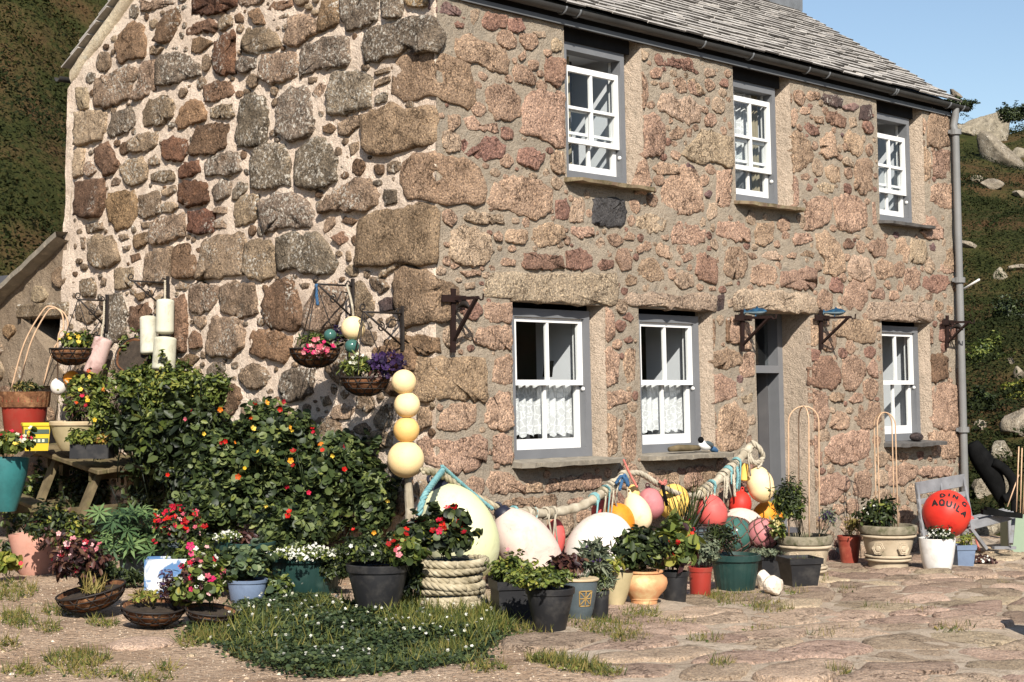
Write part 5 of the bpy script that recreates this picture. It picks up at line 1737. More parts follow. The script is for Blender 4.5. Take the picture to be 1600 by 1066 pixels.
# lean-to behind the gable
def lean_to():
    root = empty('lean_to_outbuilding', 'low stone lean-to with sloping slate coping and dark opening behind the cottage', 'outbuilding', loc=(0, 6, 0))
    ys = np.unique(np.round(np.r_[np.arange(5.36, 9.2, .07), 5.42, 6.02], 3))
    def top(y):
        return 3.26 - .452 * (y - 5.36)
    ts = np.linspace(0, 1, 50)
    Y, T = np.meshgrid(ys, ts)
    Z = -.2 + T * (top(Y) + .2)
    X = .10 - (vnoise(Y, Z, 4, 31) - .5) * .04 - (vnoise(Y, Z, 11, 32) - .5) * .02
    V = np.stack([X, Y, Z], -1).reshape(-1, 3)
    ny = len(ys)
    i = np.arange(ny - 1)[None] + np.arange(len(ts) - 1)[:, None] * ny
    cy = (Y[:-1, :-1] + Y[1:, 1:]) / 2
    cz = (Z[:-1, :-1] + Z[1:, 1:]) / 2
    hole = (cy > 5.40) & (cy < 6.02) & (cz < 2.50) & (cz > 1.86)
    F = np.stack([i, i + ny, i + 1 + ny, i + 1], -1)[~hole]
    w = link('wall', fast_mesh('wall', V, F.ravel(), np.arange(0, F.size, 4)), M['render_dull'], root)
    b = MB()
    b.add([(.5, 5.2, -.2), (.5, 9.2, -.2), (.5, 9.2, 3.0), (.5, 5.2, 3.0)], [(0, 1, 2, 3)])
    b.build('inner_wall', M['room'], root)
    c = MB()
    n = 24
    vs, fs = [], []
    for k in range(n + 1):
        y = 5.33 + 3.9 * k / n
        z = top(y) + R_.uniform(-.008, .008)
        vs += [(-.04, y, z), (-.05, y, z + .05), (.5, y, z + .07), (1.2, y, z + .03), (1.2, y, z - .05), (.08, y, z - .03)]
    for k in range(n):
        for q in range(6):
            fs.append((6 * k + q, 6 * k + (q + 1) % 6, 6 * k + 6 + (q + 1) % 6, 6 * k + 6 + q))
    c.add(vs, [f[::-1] for f in fs])
    c.build('coping', M['sill'], root)
    sl = MB()
    vs = [(x, y, z) for x in (.045, .42) for (y, z) in ((6.12, 2.50), (6.12, 1.80), (5.33, 1.80), (5.33, 1.92), (5.50, 2.06))]
    sl.add(vs, [(0, 1, 2, 3, 4), (9, 8, 7, 6, 5), (0, 4, 9, 5), (4, 3, 8, 9), (0, 5, 6, 1)])
    sl.build('sloping_sill', M['render_dull'], root)
    li = MB()
    li.box((.20, 5.74, 2.56), (.34, .95, .15), bev=.02)
    li.build('lintel', M['g'], root)
    rs = np.random.default_rng(77)
    boxes = []
    for _ in range(700):
        y, z = rs.uniform(5.4, 8.6), rs.uniform(.2, 3.0)
        r = rs.uniform(.09, .2)
        if z + r > top(y) - .12 or (y < 6.2 and 1.7 < z < 2.7):
            continue
        if any(abs(y - q[0]) < (r + q[2]) * 1.02 and abs(z - q[1]) < (r + q[2]) * .72 for q in boxes):
            continue
        boxes.append((y, z, r))
    for (y, z, r) in boxes:
        a = np.linspace(0, 2 * math.pi, 9, endpoint=False)
        P = np.stack([r * (1 + rs.normal(size=9) * .1) * np.cos(a), r * .68 * (1 + rs.normal(size=9) * .1) * np.sin(a)], 1)
        vs, fs, s = stone_mesh(P, .04, .022, rs)
        me = bpy.data.meshes.new('stone')
        me.from_pydata([(.0 - q[2], -q[0], q[1]) for q in vs], [], fs)
        o = link('stone', me, M[['l', 'g', 't0', 'u'][rs.integers(4)]], w)
        o.location = (.095, y, z)
lean_to()

# ------------------------------------------------------------------ materials of pots, buoys and plants
def plastic(name, c, rough=.45, wear=None, spec=.4, bump=.08, var=0.0):
    c = lin(c)
    d = tuple(v * .82 for v in c[:3]) + (1,)
    return surf(name, c, d, 6, rough, bump * 1.6, 30, .003, True, spec, wear, 9, (.47, .68), var)
M['pot_black'] = plastic('black_plastic', (34, 34, 36), .5, lin(58, 56, 54))
M['pot_green'] = plastic('green_plastic', (30, 58, 54), .45, lin(48, 70, 64))
M['pot_red'] = plastic('red_plastic', (142, 62, 48), .5, lin(160, 84, 66))
M['pot_brick'] = plastic('brick_plastic', (152, 52, 42), .4, lin(140, 62, 50))
M['pot_white'] = plastic('white_glaze', (232, 228, 222), .35, lin(205, 200, 192))
M['pot_teal'] = plastic('teal_glaze', (52, 112, 112), .4, lin(44, 94, 94))
M['pot_blue'] = plastic('blue_plastic', (112, 128, 152), .5, lin(95, 108, 130))
M['pot_slate'] = plastic('slate_glaze', (84, 94, 98), .4, lin(70, 78, 80))
M['pot_pink'] = plastic('pink_terracotta', (196, 146, 128), .85, lin(178, 128, 110), .15, .2)
M['pot_clay'] = surf('weathered_clay', lin(206, 152, 108), lin(188, 128, 88), 5, .85, .3, 40, .004, True, .15, lin(212, 190, 140), 5, (.48, .66))
M['pot_stone'] = surf('cast_stone', lin(190, 174, 150), lin(168, 152, 128), 6, .9, .4, 50, .004, True, .1, lin(128, 120, 98), 8, (.56, .74))
M['rim_stone'] = surf('cast_stone_mossy', lin(150, 140, 120), lin(112, 106, 88), 9, .95, .7, 40, .008, True, .1, lin(84, 84, 60), 10, (.5, .66))
M['pot_buff'] = surf('buff_glaze', lin(186, 170, 132), lin(160, 146, 110), 5, .6, .2, 30, .003, True, .3)
M['rim_buff'] = surf('buff_rim', lin(200, 180, 148), lin(176, 156, 122), 5, .6, .2, 30, .003, True, .3)
M['gold'] = surf('ochre_relief', lin(168, 138, 84), lin(140, 112, 64), 12, .7, .3)
M['soil'] = surf('potting_soil', (.030, .022, .016, 1), (.055, .040, .028, 1), 20, .95, .9, 60, .01)
M['rope_buff'] = surf('old_rope', lin(186, 174, 148), lin(146, 134, 108), 14, .95, .6, 120, .004, False, .1, lin(104, 96, 76), 9, (.50, .70))
M['rope_grey'] = surf('grey_rope', lin(190, 180, 160), lin(150, 140, 122), 20, .95, .5, 120, .003, False, .1)
M['rope_blue'] = surf('blue_rope', lin(128, 168, 166), lin(92, 136, 140), 25, .8, .4, 120, .003, False, .2)
M['rope_navy'] = surf('blue_twine', lin(66, 100, 134), lin(48, 80, 112), 25, .8, .3, 120, .003, False, .2)
M['rope_pink'] = surf('pink_twine', lin(196, 120, 106), lin(160, 92, 84), 25, .8, .3, 120, .003, False, .2)
M['cane'] = surf('hoop_cane', lin(206, 172, 140), lin(178, 146, 116), 12, .7, .2, 60, .002, False)
M['coir'] = surf('coir_liner', lin(122, 84, 58), lin(84, 56, 40), 9, .95, .9, 45, .012, False, .1, lin(150, 112, 80), 12, (.5, .66))
M['iron'] = surf('black_iron', (.016, .014, .013, 1), (.030, .022, .018, 1), 20, .6, .3, 60, .002, False, .3)
M['rust'] = surf('rusty_iron', (.026, .012, .009, 1), (.014, .008, .007, 1), 20, .8, .5, 60, .003, False, .2)
M['wood'] = surf('weathered_wood', lin(122, 108, 82), lin(84, 74, 56), 7, .9, .6, 26, .006, False, .1, lin(100, 98, 62), 6, (.5, .7))
M['drift'] = surf('driftwood', lin(188, 178, 158), lin(140, 128, 108), 9, .95, .6, 40, .006, False, .1)
M['greywood'] = surf('grey_painted_wood', lin(136, 136, 138), lin(108, 108, 110), 6, .8, .5, 40, .004, False, .15, lin(108, 104, 98), 11, (.56, .7))
def buoy_mat(name, c, c2=None, rough=.5, wear=None, dthr=(.56, .74)):
    """rubber bleached and stained by the sea: broad fading, blotches, scuffs and small dark specks"""
    m = Mat(name)
    p = m.obj()
    a, b = lin(c), lin(c2 or tuple(v * .90 for v in c))
    col = m.mix(m.ramp(m.noise(p, 3.0, 5), .32, .68), a, b)
    w = lin(wear) if wear else tuple(v * .62 for v in b[:3]) + (1,)
    col = m.mix(m.math('MULTIPLY', m.ramp(m.noise(p, 6.0, 7, .7, .6), dthr[0] - .04, dthr[1]), .8), col, w)
    mp = m.n('ShaderNodeMapping')
    mp.inputs['Scale'].default_value = (1, 1, .16)
    mp.inputs['Rotation'].default_value = (.4, .3, .5)
    m.set(mp.inputs['Vector'], p)
    sc = m.ramp(m.noise(mp.outputs[0], 60, 4, .7), .62, .72)
    col = m.mix(m.math('MULTIPLY', sc, .45), col, m.mix(1, col, (.55, .50, .44, 1), 'MULTIPLY'))
    sp = m.ramp(m.noise(p, 90, 2, .5), .70, .76)
    col = m.mix(m.math('MULTIPLY', sp, .7), col, m.mix(1, col, (.35, .30, .25, 1), 'MULTIPLY'))
    r = m.ramp(m.noise(p, 9, 4), .3, .7)
    rr = m.math('MULTIPLY_ADD', r, .25)
    rr.node.inputs[2].default_value = rough
    return m.done(m.principled(col, rr, m.bump(m.noise(p, 22, 6, .65), .18, .006), .3))
M['bz_yellow'] = buoy_mat('buoy_cream_yellow', (240, 214, 166), (232, 198, 140), .55, (220, 190, 138))
M['bz_gold'] = buoy_mat('buoy_gold', (236, 194, 126), (226, 178, 104), .5, (214, 170, 108))
M['bz_pale'] = buoy_mat('buoy_pale_green', (204, 206, 160), (212, 210, 174), .5, (180, 178, 132))
M['bz_blush'] = buoy_mat('buoy_blush', (216, 196, 182), (204, 178, 164), .55, (168, 150, 140), (.54, .72))
M['bz_white'] = buoy_mat('buoy_white', (222, 214, 204), (210, 200, 188), .5, (176, 164, 150), (.56, .74))
M['bz_red'] = buoy_mat('buoy_red', (208, 56, 44), (190, 44, 38), .4)
M['bz_coral'] = buoy_mat('buoy_coral', (206, 96, 88), (190, 78, 76), .45, (214, 124, 112))
M['bz_orange'] = buoy_mat('buoy_orange', (226, 146, 40), (216, 126, 30), .45)
M['bz_cream'] = buoy_mat('buoy_cream', (236, 212, 172), (226, 196, 150), .5, (190, 150, 110), (.6, .72))
M['bz_rose'] = buoy_mat('buoy_dusky_rose', (190, 122, 122), (172, 104, 108), .5, (202, 146, 142))
M['bz_butter'] = buoy_mat('buoy_butter', (236, 196, 104), (226, 180, 82), .5)
M['bz_aquila'] = buoy_mat('buoy_bright_red', (214, 62, 44), (200, 48, 38), .32)
M['bz_ivory'] = buoy_mat('float_ivory', (206, 202, 184), (188, 184, 162), .6, (140, 132, 108), (.55, .72))
M['bz_pinkish'] = buoy_mat('float_pinkish', (200, 176, 168), (182, 150, 142), .6, (112, 78, 70), (.52, .64))
def glassfloat():
    m = Mat('green_glass_float')
    p = m.principled(lin(74, 118, 108), .12, None, .6)
    p.inputs['Transmission Weight'].default_value = .35
    return m.done(p)
M['floatglass'] = glassfloat()
M['black_paint'] = surf('black_lettering', (.012, .010, .010, 1), (.02, .016, .016, 1), 10, .6, 0)
M['net'] = surf('net_cord', lin(110, 84, 74), lin(86, 66, 58), 30, .9, .3)
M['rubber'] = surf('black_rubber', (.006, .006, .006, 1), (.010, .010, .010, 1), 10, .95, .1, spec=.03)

LEAF = {
    'nast': leafmat('nasturtium_leaf', [(28, 36, 22), (42, 54, 30), (60, 74, 40), (86, 98, 54), (118, 126, 74)], .5, .2),
    'dark': leafmat('dark_leaf', [(20, 28, 16), (34, 44, 22), (52, 62, 32), (76, 86, 44)], .5, .2),
    'mid': leafmat('mid_leaf', [(42, 54, 26), (66, 80, 36), (96, 108, 48), (132, 136, 66)], .5, .25),
    'lime': leafmat('lime_leaf', [(84, 100, 40), (112, 122, 48), (140, 140, 58), (160, 150, 72)], .55, .25),
    'grey': leafmat('grey_leaf', [(72, 84, 66), (98, 108, 86), (122, 128, 104), (92, 96, 70)], .6, .15),
    'bronze': leafmat('bronze_leaf', [(40, 26, 28), (62, 38, 38), (84, 52, 44), (96, 70, 50)], .5, .15),
    'sedum': leafmat('sedum_leaf', [(98, 104, 40), (134, 130, 48), (156, 128, 52), (142, 92, 50), (92, 104, 48)], .5, .15),
    'lupin': leafmat('lupin_leaf', [(46, 68, 44), (70, 94, 58), (94, 118, 70), (112, 132, 80)], .5, .2),
    'blue': leafmat('bluegreen_leaf', [(48, 62, 46), (70, 86, 60), (92, 108, 74), (114, 124, 82)], .5, .2),
    'grass': leafmat('grass_blade', [(52, 62, 28), (76, 86, 36), (102, 106, 46), (134, 124, 66)], .6, .25),
    'dry': leafmat('dry_grass', [(110, 96, 52), (140, 120, 70), (104, 104, 46), (160, 140, 86)], .7, .2),
    'scrub': leafmat('hill_scrub', [(26, 31, 16), (34, 40, 19), (42, 47, 21), (58, 54, 26), (72, 50, 30), (80, 62, 36)], .8, .1, .1),
}
def petal(name, cols): return leafmat(name, cols, .55, .25, .2)
PET = {
    'red': petal('red_petal', [(190, 26, 20), (214, 40, 28), (160, 20, 20)]),
    'crimson': petal('crimson_petal', [(186, 24, 50), (214, 44, 76), (160, 20, 40)]),
    'orange': petal('orange_petal', [(222, 120, 30), (236, 164, 50), (206, 80, 26)]),
    'yellow': petal('yellow_petal', [(230, 190, 50), (240, 206, 90)]),
    'white': petal('white_petal', [(224, 222, 206), (236, 234, 224), (206, 204, 178)]),
    'pink': petal('pink_petal', [(214, 136, 140), (230, 176, 172), (196, 92, 108)]),
    'magenta': petal('magenta_petal', [(206, 40, 98), (226, 72, 122)]),
    'violet': petal('violet_petal', [(50, 34, 68), (66, 46, 88), (38, 28, 52)]),
    'cream': petal('cream_petal', [(222, 206, 150), (206, 186, 120)]),
}

# ------------------------------------------------------------------ pots
def pot(name, label, px, base, top, wt, wb, mat, style='plastic', rim=None, cat='plant pot', group=None, lean=(0, 0), n=28, sink=0.0, soil=True, dz=0.0):
    """a container standing on the yard; the pixel numbers say where the photograph shows it, the rest is real size"""
    G = ground(px, base, dz)
    s = ppm(G)
    rb, rt = wb / 2 / s, wt / 2 / s
    C = G + AWAY * rb
    C[2] = float(zg(C[0], C[1])) + dz - sink
    H = (base - top) / s + sink
    o = empty(name, label, cat, group, C)
    ax = np.array([lean[0] * RT[0], lean[0] * RT[1], 1.0]) + AWAY * lean[1]
    ax /= np.linalg.norm(ax)
    b = MB()
    rm = M[rim] if rim else M[mat]
    if style == 'plastic':
        b.lathe([(rb * .96, 0), (rb, .01), (rb + (rt * .95 - rb) * .5, H * .45), (rt * .95, H * .86), (rt * .93, H * .94), (rt * .86, H * .9), (rt * .8, H * .5)], n, C, ax)
        b.build('body', M[mat], o, 'auto')
        r = MB()
        r.lathe([(rt * .955, H * .86), (rt * 1.0, H * .862), (rt * 1.02, H * .99), (rt * 1.0, H), (rt * .93, H), (rt * .90, H * .88)], n, C, ax)
        r.build('rim', rm, o, 'auto')
    elif style == 'ribbed':
        b.lathe([(rb * .96, 0), (rb, .01), (rb + (rt * .95 - rb) * .5, H * .45), (rt * .95, H * .86), (rt * .86, H * .9)], 96, C, ax, wob=lambda t, h: .012 * (1 if math.sin(t * 24) > 0 else -1) if h < H * .85 else 0)
        b.build('body', M[mat], o, 'auto')
        r = MB()
        r.lathe([(rt * .955, H * .84), (rt * 1.03, H * .845), (rt * 1.04, H * .99), (rt * 1.02, H), (rt * .93, H), (rt * .90, H * .88)], 48, C, ax)
        r.build('rim', rm, o, 'auto')
    elif style == 'smooth':
        b.lathe([(rb * .92, 0), (rb, .02), (rb * 1.04 + (rt - rb) * .35, H * .3), (rb + (rt - rb) * .8, H * .65), (rt * 1.0, H * .97), (rt * .99, H), (rt * .93, H), (rt * .9, H * .9)], n + 8, C, ax)
        b.build('body', M[mat], o, 'auto')
    elif style == 'belly':
        rm_ = rt * 1.38
        b.lathe([(rb, 0), (rb * 1.05, H * .22), (rb * 1.12, H * .24), (rb * 1.12, H * .27), (rb * 1.14, H * .29), (rm_ * .93, H * .52), (rm_, H * .68), (rm_ * .96, H * .80), (rt * 1.02, H * .92), (rt * .98, H * .94)], n + 10, C, ax)
        b.build('body', M[mat], o, 'auto')
        r = MB()
        r.lathe([(rt * .98, H * .93), (rt * 1.10, H * .95), (rt * 1.12, H * .985), (rt * 1.06, H), (rt * .9, H), (rt * .86, H * .9)], n + 10, C, ax)
        r.build('rim', rm, o, 'auto')
    elif style == 'urn':
        b.lathe([(rb, 0), (rb * 1.0, H * .25), (rb + (rt - rb) * .45, H * .5), (rt * .93, H * .80), (rt * .9, H * .82)], n + 12, C, ax)
        b.build('body', M[mat], o, 'auto')
        r = MB()
        r.lathe([(rt * .93, H * .80), (rt * 1.0, H * .82), (rt * 1.04, H * .90), (rt * 1.02, H * .985), (rt * .98, H), (rt * .86, H), (rt * .84, H * .86)], n + 12, C, ax, wob=lambda t, h: .012 * math.sin(9 * t + 40 * h))
        r.build('rim', rm, o, 'auto')
        for hb in (.22, .30, .76):
            rr = rb + (rt - rb) * (hb * 1.03)
            bd = MB()
            bd.tube([C + ax * H * hb + (rr + .004) * (math.cos(a) * RT + math.sin(a) * AWAY) for a in np.linspace(0, 2 * math.pi, 40, endpoint=False)], .014, 8, closed=True)
            bd.build('band', M[mat], o, smooth=True)
        for a in (-.62, .42):
            hb = .50
            rr = rb + (rt - rb) * .55
            d = math.sin(a) * RT - math.cos(a) * AWAY
            ro = MB()
            P0 = C + ax * H * hb + d * rr
            ro.lathe([(.062, 0), (.058, .012), (.048, .008), (.044, .016), (.030, .010), (.022, .020), (.001, .022)], 20, P0, d, wob=lambda t, h: .10 * math.cos(6 * t))
            ro.build('rosette', M[mat], o, 'auto')
    elif style == 'square':
        X, Y = RT * math.cos(.25) + AWAY * math.sin(.25), -RT * math.sin(.25) + AWAY * math.cos(.25)
        vs, fs = [], []
        for (r, h) in ((rb, 0), (rt * .92, H * .80), (rt, H * .80), (rt * 1.02, H), (rt * .94, H), (rt * .9, H * .85)):
            for (i, j) in ((-1, -1), (1, -1), (1, 1), (-1, 1)):
                vs.append(C + ax * h + X * i * r + Y * j * r)
        for k in range(5):
            for q in range(4):
                fs.append((4 * k + q, 4 * k + (q + 1) % 4, 4 * k + 4 + (q + 1) % 4, 4 * k + 4 + q))
        fs.append((3, 2, 1, 0))
        b.add(vs, fs)
        b.build('body', M[mat], o)
    if soil:
        sm = MB()
        m = 24
        vs = [C + ax * (H * .93 + .012)]
        for k in range(m):
            a = 2 * math.pi * k / m
            vs.append(C + ax * (H * .90 + .006 * math.sin(5 * a)) + rt * .90 * (math.cos(a) * RT + math.sin(a) * AWAY))
        sm.add(vs, [(0, 1 + k, 1 + (k + 1) % m) for k in range(m)])
        sm.build('soil', M['soil'], o, smooth=True)
    return {'o': o, 'C': C, 'top': C + ax * H, 'rt': rt, 'rb': rb, 'H': H, 's': s, 'd': depth(C)}

BLOOM = {}
def blooms(pts, nrm, size, tp, mt, parent, jit=.4):
    """flowers one could count are parts of their own; a drift of tiny ones is one mesh"""
    pts = np.asarray(pts, float).reshape(-1, 3)
    n = len(pts)
    size = np.broadcast_to(np.asarray(size, float), (n,))
    if n > 64 or (n and size.mean() < .027):
        f = scatter('flowers', pts, nrm, size, tp, PET[mt], parent, jit)
        if f: tag(f, kind='stuff')
        return
    nrm = np.broadcast_to(np.asarray(nrm, float), (n, 3))
    for k in range(n):
        key = (tp, mt, int(R_.integers(3)))
        if key not in BLOOM:
            T, F = TPL[tp]
            me = bpy.data.meshes.new('flower')
            me.from_pydata([tuple(v) for v in T], [], F)
            a = me.attributes.new('rnd', 'FLOAT', 'POINT')
            a.data.foreach_set('value', np.full(len(T), key[2] / 2, np.float32))
            me.materials.append(PET[mt])
            BLOOM[key] = me
        o = bpy.data.objects.new('flower', BLOOM[key])
        COL.objects.link(o)
        o.parent = parent
        z = Vector(nrm[k] + jit * R_.normal(size=3)).normalized()
        q = z.to_track_quat('Z', 'Y').to_matrix().to_4x4()
        o.matrix_world = Matrix.Translation(Vector(pts[k])) @ q @ Matrix.Rotation(R_.uniform(0, 6.28), 4, 'Z') @ Matrix.Scale(float(size[k]), 4)

def plant(name, label, px, py, rw, rh, dep, n, size, tpl, mat, flowers=(), root=None, cat='plant', group=None, jit=.6, droop=.3, deepw=.85, stems=7, shell=.5, extra=(), low=-.55, P=None):
    """a leafy clump: one mesh of many leaves, stems below, flowers on its lit skin; (px,py) centre, rw/rh half sizes in the photograph"""
    c = at_depth(px, py, dep) if P is None else np.asarray(P, float)
    s = FPX / depth(c)
    rx, rz = rw / s, rh / s
    base = c - np.array([0, 0, rz * .95]) if root is None else np.asarray(root, float)
    o = empty(name, label, cat, group, base)
    pts, nr = blob(c, rx * deepw, rx * deepw, rz, n, shell, low)
    # the ellipsoid is as wide across the view as measured, a little shallower along it
    sc = R_.uniform(.65, 1.25, len(pts)) * size
    tag(scatter('foliage', pts, nr, sc, tpl, LEAF[mat], o, jit, droop), kind='stuff')
    for (k, sz, tp, mt) in extra:
        q, nn = blob(c, rx * deepw, rx * deepw, rz, k, shell, low)
        tag(scatter('foliage', q, nn, R_.uniform(.65, 1.25, len(q)) * sz, tp, LEAF[mt], o, jit, droop), kind='stuff')
    if stems:
        st = MB()
        for k in range(stems):
            e = pts[R_.integers(len(pts))]
            b = base + np.array([R_.uniform(-.25, .25) * rx, R_.uniform(-.25, .25) * rx, 0])
            st.tube([b, (b + e) / 2 + R_.normal(size=3) * .03 * rx, e], [max(.003, rz * .018), max(.0025, rz * .014), .002], 5)
        tag(st.build('stems', LEAF[mat], o, smooth=True), kind='stuff')
    for (k, sz, tp, mt) in flowers:
        q, nn = blob(c, rx * deepw * 1.06, rx * deepw * 1.06, rz * 1.06, int(k * 2.2), .92, -.2)
        face = (q - c) @ (-AWAY) + .6 * (q - c)[:, 2]
        q = q[np.argsort(-face)[:int(k * 1.5)]]
        R_.shuffle(q)
        q = q[:k]
        blooms(q, -AWAY * .8 + np.array([0, 0, .55]), R_.uniform(.6, 1.15, len(q)) * sz, tp, mt, o, .45)
    return o

def blades(name, label, P, n, length, mat, spread=.5, cat='plant', group=None, rad_=.04, parent=None, kind=None, tpl='blade'):
    P = np.asarray(P, float)
    o = empty(name, label, cat, group, P) if parent is None else parent
    a = R_.uniform(0, 2 * math.pi, n)
    r = R_.random(n) * rad_
    pts = P + np.stack([r * np.cos(a), r * np.sin(a), np.zeros(n)], 1)
    t = np.stack([np.cos(a) * spread * R_.random(n), np.sin(a) * spread * R_.random(n), np.ones(n)], 1)
    tag(scatter('blades', pts, np.stack([np.cos(a), np.sin(a), np.full(n, .2)], 1), R_.uniform(.5, 1.1, n) * length, tpl, LEAF[mat], o, .3, 0, t), kind='stuff')
    return o

# right hand end ---------------------------------------------------------
w = pot('white_planter', 'smooth white planter at the right end, in front of the red lettered ball', 1470, 896, 842, 57, 41, 'pot_white', 'smooth')
plant('alyssum', 'low green plant with tiny white flowers in the smooth white planter', 1470, 838, 29, 14, w['d'], 900, .035, 'oval', 'dark', [(70, .022, 'flower', 'white')], w['top'] - [0, 0, .06], low=-.1)
urn_b = pot('stone_urn', 'cream banded urn with rosettes left of the smooth white planter', 1395, 891, 822, 88, 62, 'pot_stone', 'urn', 'rim_stone', 'urn')
plant('leafy_plant', 'bushy green plant beneath the hoops of the urn beside the white planter', 1372, 806, 36, 28, urn_b['d'], 900, .055, 'oval', 'dark', [(8, .04, 'flower', 'white')], urn_b['top'] - [0, 0, .08], extra=[(200, .05, 'oval', 'mid')])
rp = pot('terracotta_pot', 'small brick red plastic pot standing between the two cream urns', 1330, 884, 838, 38, 26, 'pot_red')
plant('dried_plant', 'withered straw coloured plant in the small red pot between the urns', 1335, 824, 18, 16, rp['d'], 260, .06, 'slim', 'dry', (), rp['top'] - [0, 0, .04], droop=-.3)
urn_a = pot('stone_urn', 'cream banded urn by the door behind the square black pot', 1262, 909, 838, 86, 60, 'pot_stone', 'urn', 'rim_stone', 'urn')
plant('feathery_bush', 'tall feathery green plant in the cream urn by the door', 1232, 790, 32, 38, urn_a['d'], 1300, .05, 'slim', 'dark', (), urn_a['top'] - [0, 0, .08], extra=[(500, .05, 'oval', 'mid')], jit=.9)
plant('lavender', 'small purple lavender on the right side of the urn by the door', 1295, 812, 14, 16, urn_a['d'] - .1, 220, .05, 'slim', 'grey', [(60, .022, 'flower', 'violet')], urn_a['top'] + RT * .12 - [0, 0, .06], droop=-.5)
plant('pale_flower_plant', 'cream flowered trailing plant at the left edge of the urn by the door', 1214, 828, 14, 22, urn_a['d'] - .15, 160, .05, 'oval', 'mid', [(40, .035, 'cup', 'cream'), (10, .03, 'cup', 'orange')], urn_a['top'] - RT * .14 - [0, 0, .06])
sq = pot('square_pot', 'square black tapered pot standing in front of the urn by the door', 1253, 917, 872, 56, 42, 'pot_black', 'square')
blades('weed_tuft', 'few green blades growing on the soil of the square black pot', sq['top'] - np.array([0, 0, .07]), 40, .10, 'mid', .9, rad_=.09)
sb = pot('black_pot', 'black pot topped with pale sedum right of the white rock', 1204, 906, 866, 44, 36, 'pot_black', 'square')
plant('sedum_mat', 'pale green sedum cushion spilling from the black pot under the netted pink buoy', 1196, 864, 27, 7, sb['d'] - .08, 1100, .028, 'oval', 'grey', (), sb['top'] - [0, 0, .05], low=-.2, stems=3)
gp = pot('green_pot', 'large dark green ribbed pot right of the slim red pot', 1153, 927, 868, 78, 60, 'pot_green', 'ribbed')
plant('heather', 'thin dark green heather with brown tips in the large ribbed green pot', 1128, 846, 30, 24, gp['d'], 700, .06, 'slim', 'dark', (), gp['top'] - [0, 0, .06], droop=-.7, extra=[(260, .05, 'slim', 'bronze')])
r2 = pot('terracotta_pot', 'slim red plastic pot with a grey shrub between the black and green pots', 1096, 939, 887, 38, 31, 'pot_brick')
plant('grey_shrub', 'grey green small leaved shrub in the slim red pot', 1102, 866, 25, 24, r2['d'], 1300, .032, 'oval', 'grey', (), r2['top'] - [0, 0, .05], droop=-.4)
b9 = pot('black_pot', 'narrow black pot between the bellied clay pot and slim red pot', 1056, 947, 894, 44, 34, 'pot_black')
plant('strawberry_plant', 'bright green lobed leaves over the narrow black pot beside the clay pot', 1056, 858, 42, 42, b9['d'], 560, .085, 'round', 'mid', [(6, .05, 'cup', 'red')], b9['top'] - [0, 0, .05], extra=[(120, .09, 'round', 'lime'), (60, .10, 'oval', 'bronze')])
cl = pot('clay_pot', 'bellied pale terracotta pot with a dark green leafy plant', 1008, 952, 893, 54, 40, 'pot_clay', 'belly')
plant('leafy_plant', 'dark glossy leafy plant growing in the bellied terracotta pot', 1000, 864, 50, 36, cl['d'], 1100, .068, 'oval', 'dark', (), cl['top'] - [0, 0, .06], extra=[(120, .08, 'oval', 'mid')], droop=-.1)
tb = pot('buff_pot', 'tall tapered buff pot partly hidden left of the clay pot', 962, 952, 893, 44, 24, 'pot_buff', 'smooth', lean=(.12, 0))
plant('leafy_plant', 'few bright green leaves on the tall tapered buff pot', 958, 884, 20, 10, tb['d'] - .15, 60, .07, 'oval', 'lime', (), tb['top'] - [0, 0, .06])
b12 = pot('black_pot', 'small black pot of rosemary hidden right of the slate blue pot', 938, 969, 924, 30, 26, 'pot_black')
plant('rosemary', 'fine grey green rosemary in the small black pot', 940, 908, 24, 30, b12['d'], 1000, .042, 'slim', 'grey', (), b12['top'] - [0, 0, .06], droop=-.5, extra=[(300, .04, 'slim', 'mid')])
sl_ = pot('glazed_pot', 'slate blue glazed pot with an ochre cross pattern', 906, 974, 905, 58, 36, 'pot_slate', 'smooth', n=36)
def pattern(p):
    m = MB()
    C, H, rb, rt = p['C'], p['H'], p['rb'], p['rt']
    for (a0, h0, a1, h1) in ((-.35, .72, .35, .42), (-.35, .42, .35, .72), (0, .74, 0, .40), (-.38, .57, .38, .57), (-.38, .74, .38, .74), (-.38, .40, .38, .40), (-.38, .40, -.38, .74), (.38, .40, .38, .74)):
        pts = []
        for t in np.linspace(0, 1, 7):
            a = a0 + (a1 - a0) * t + .35
            h = h0 + (h1 - h0) * t
            r = rb + (rt - rb) * min(1, h * 1.18) + .001
            pts.append(C + np.array([0, 0, H * h]) + r * (math.sin(a) * RT - math.cos(a) * AWAY))
        m.tube(pts, .005, 5)
    m.build('cross_pattern', M['gold'], p['o'], smooth=True)
    r = MB()
    r.lathe([(rt * .985, H * .95), (rt * 1.07, H * .96), (rt * 1.08, H * .99), (rt * 1.0, H * 1.01), (rt * .90, H * 1.0)], 36, C)
    r.build('rim', M['rim_buff'], p['o'], 'auto')
pattern(sl_)
plant('houseleek', 'dark bronze rosette plant in the slate blue glazed pot', 888, 884, 30, 15, sl_['d'], 330, .06, 'oval', 'bronze', (), sl_['top'] - [0, 0, .05], droop=-.3)
plant('thrift', 'grey thrift with faded seed heads at the back of the slate blue pot', 926, 874, 26, 20, sl_['d'] + .12, 420, .10, 'slim', 'grey', [(10, .03, 'hex', 'violet')], sl_['top'] - [0, 0, .05], droop=-.9)
bf = pot('black_pot', 'foremost round black pot at the front of the row with yellow green sedum', 860, 989, 921, 78, 50, 'pot_black')
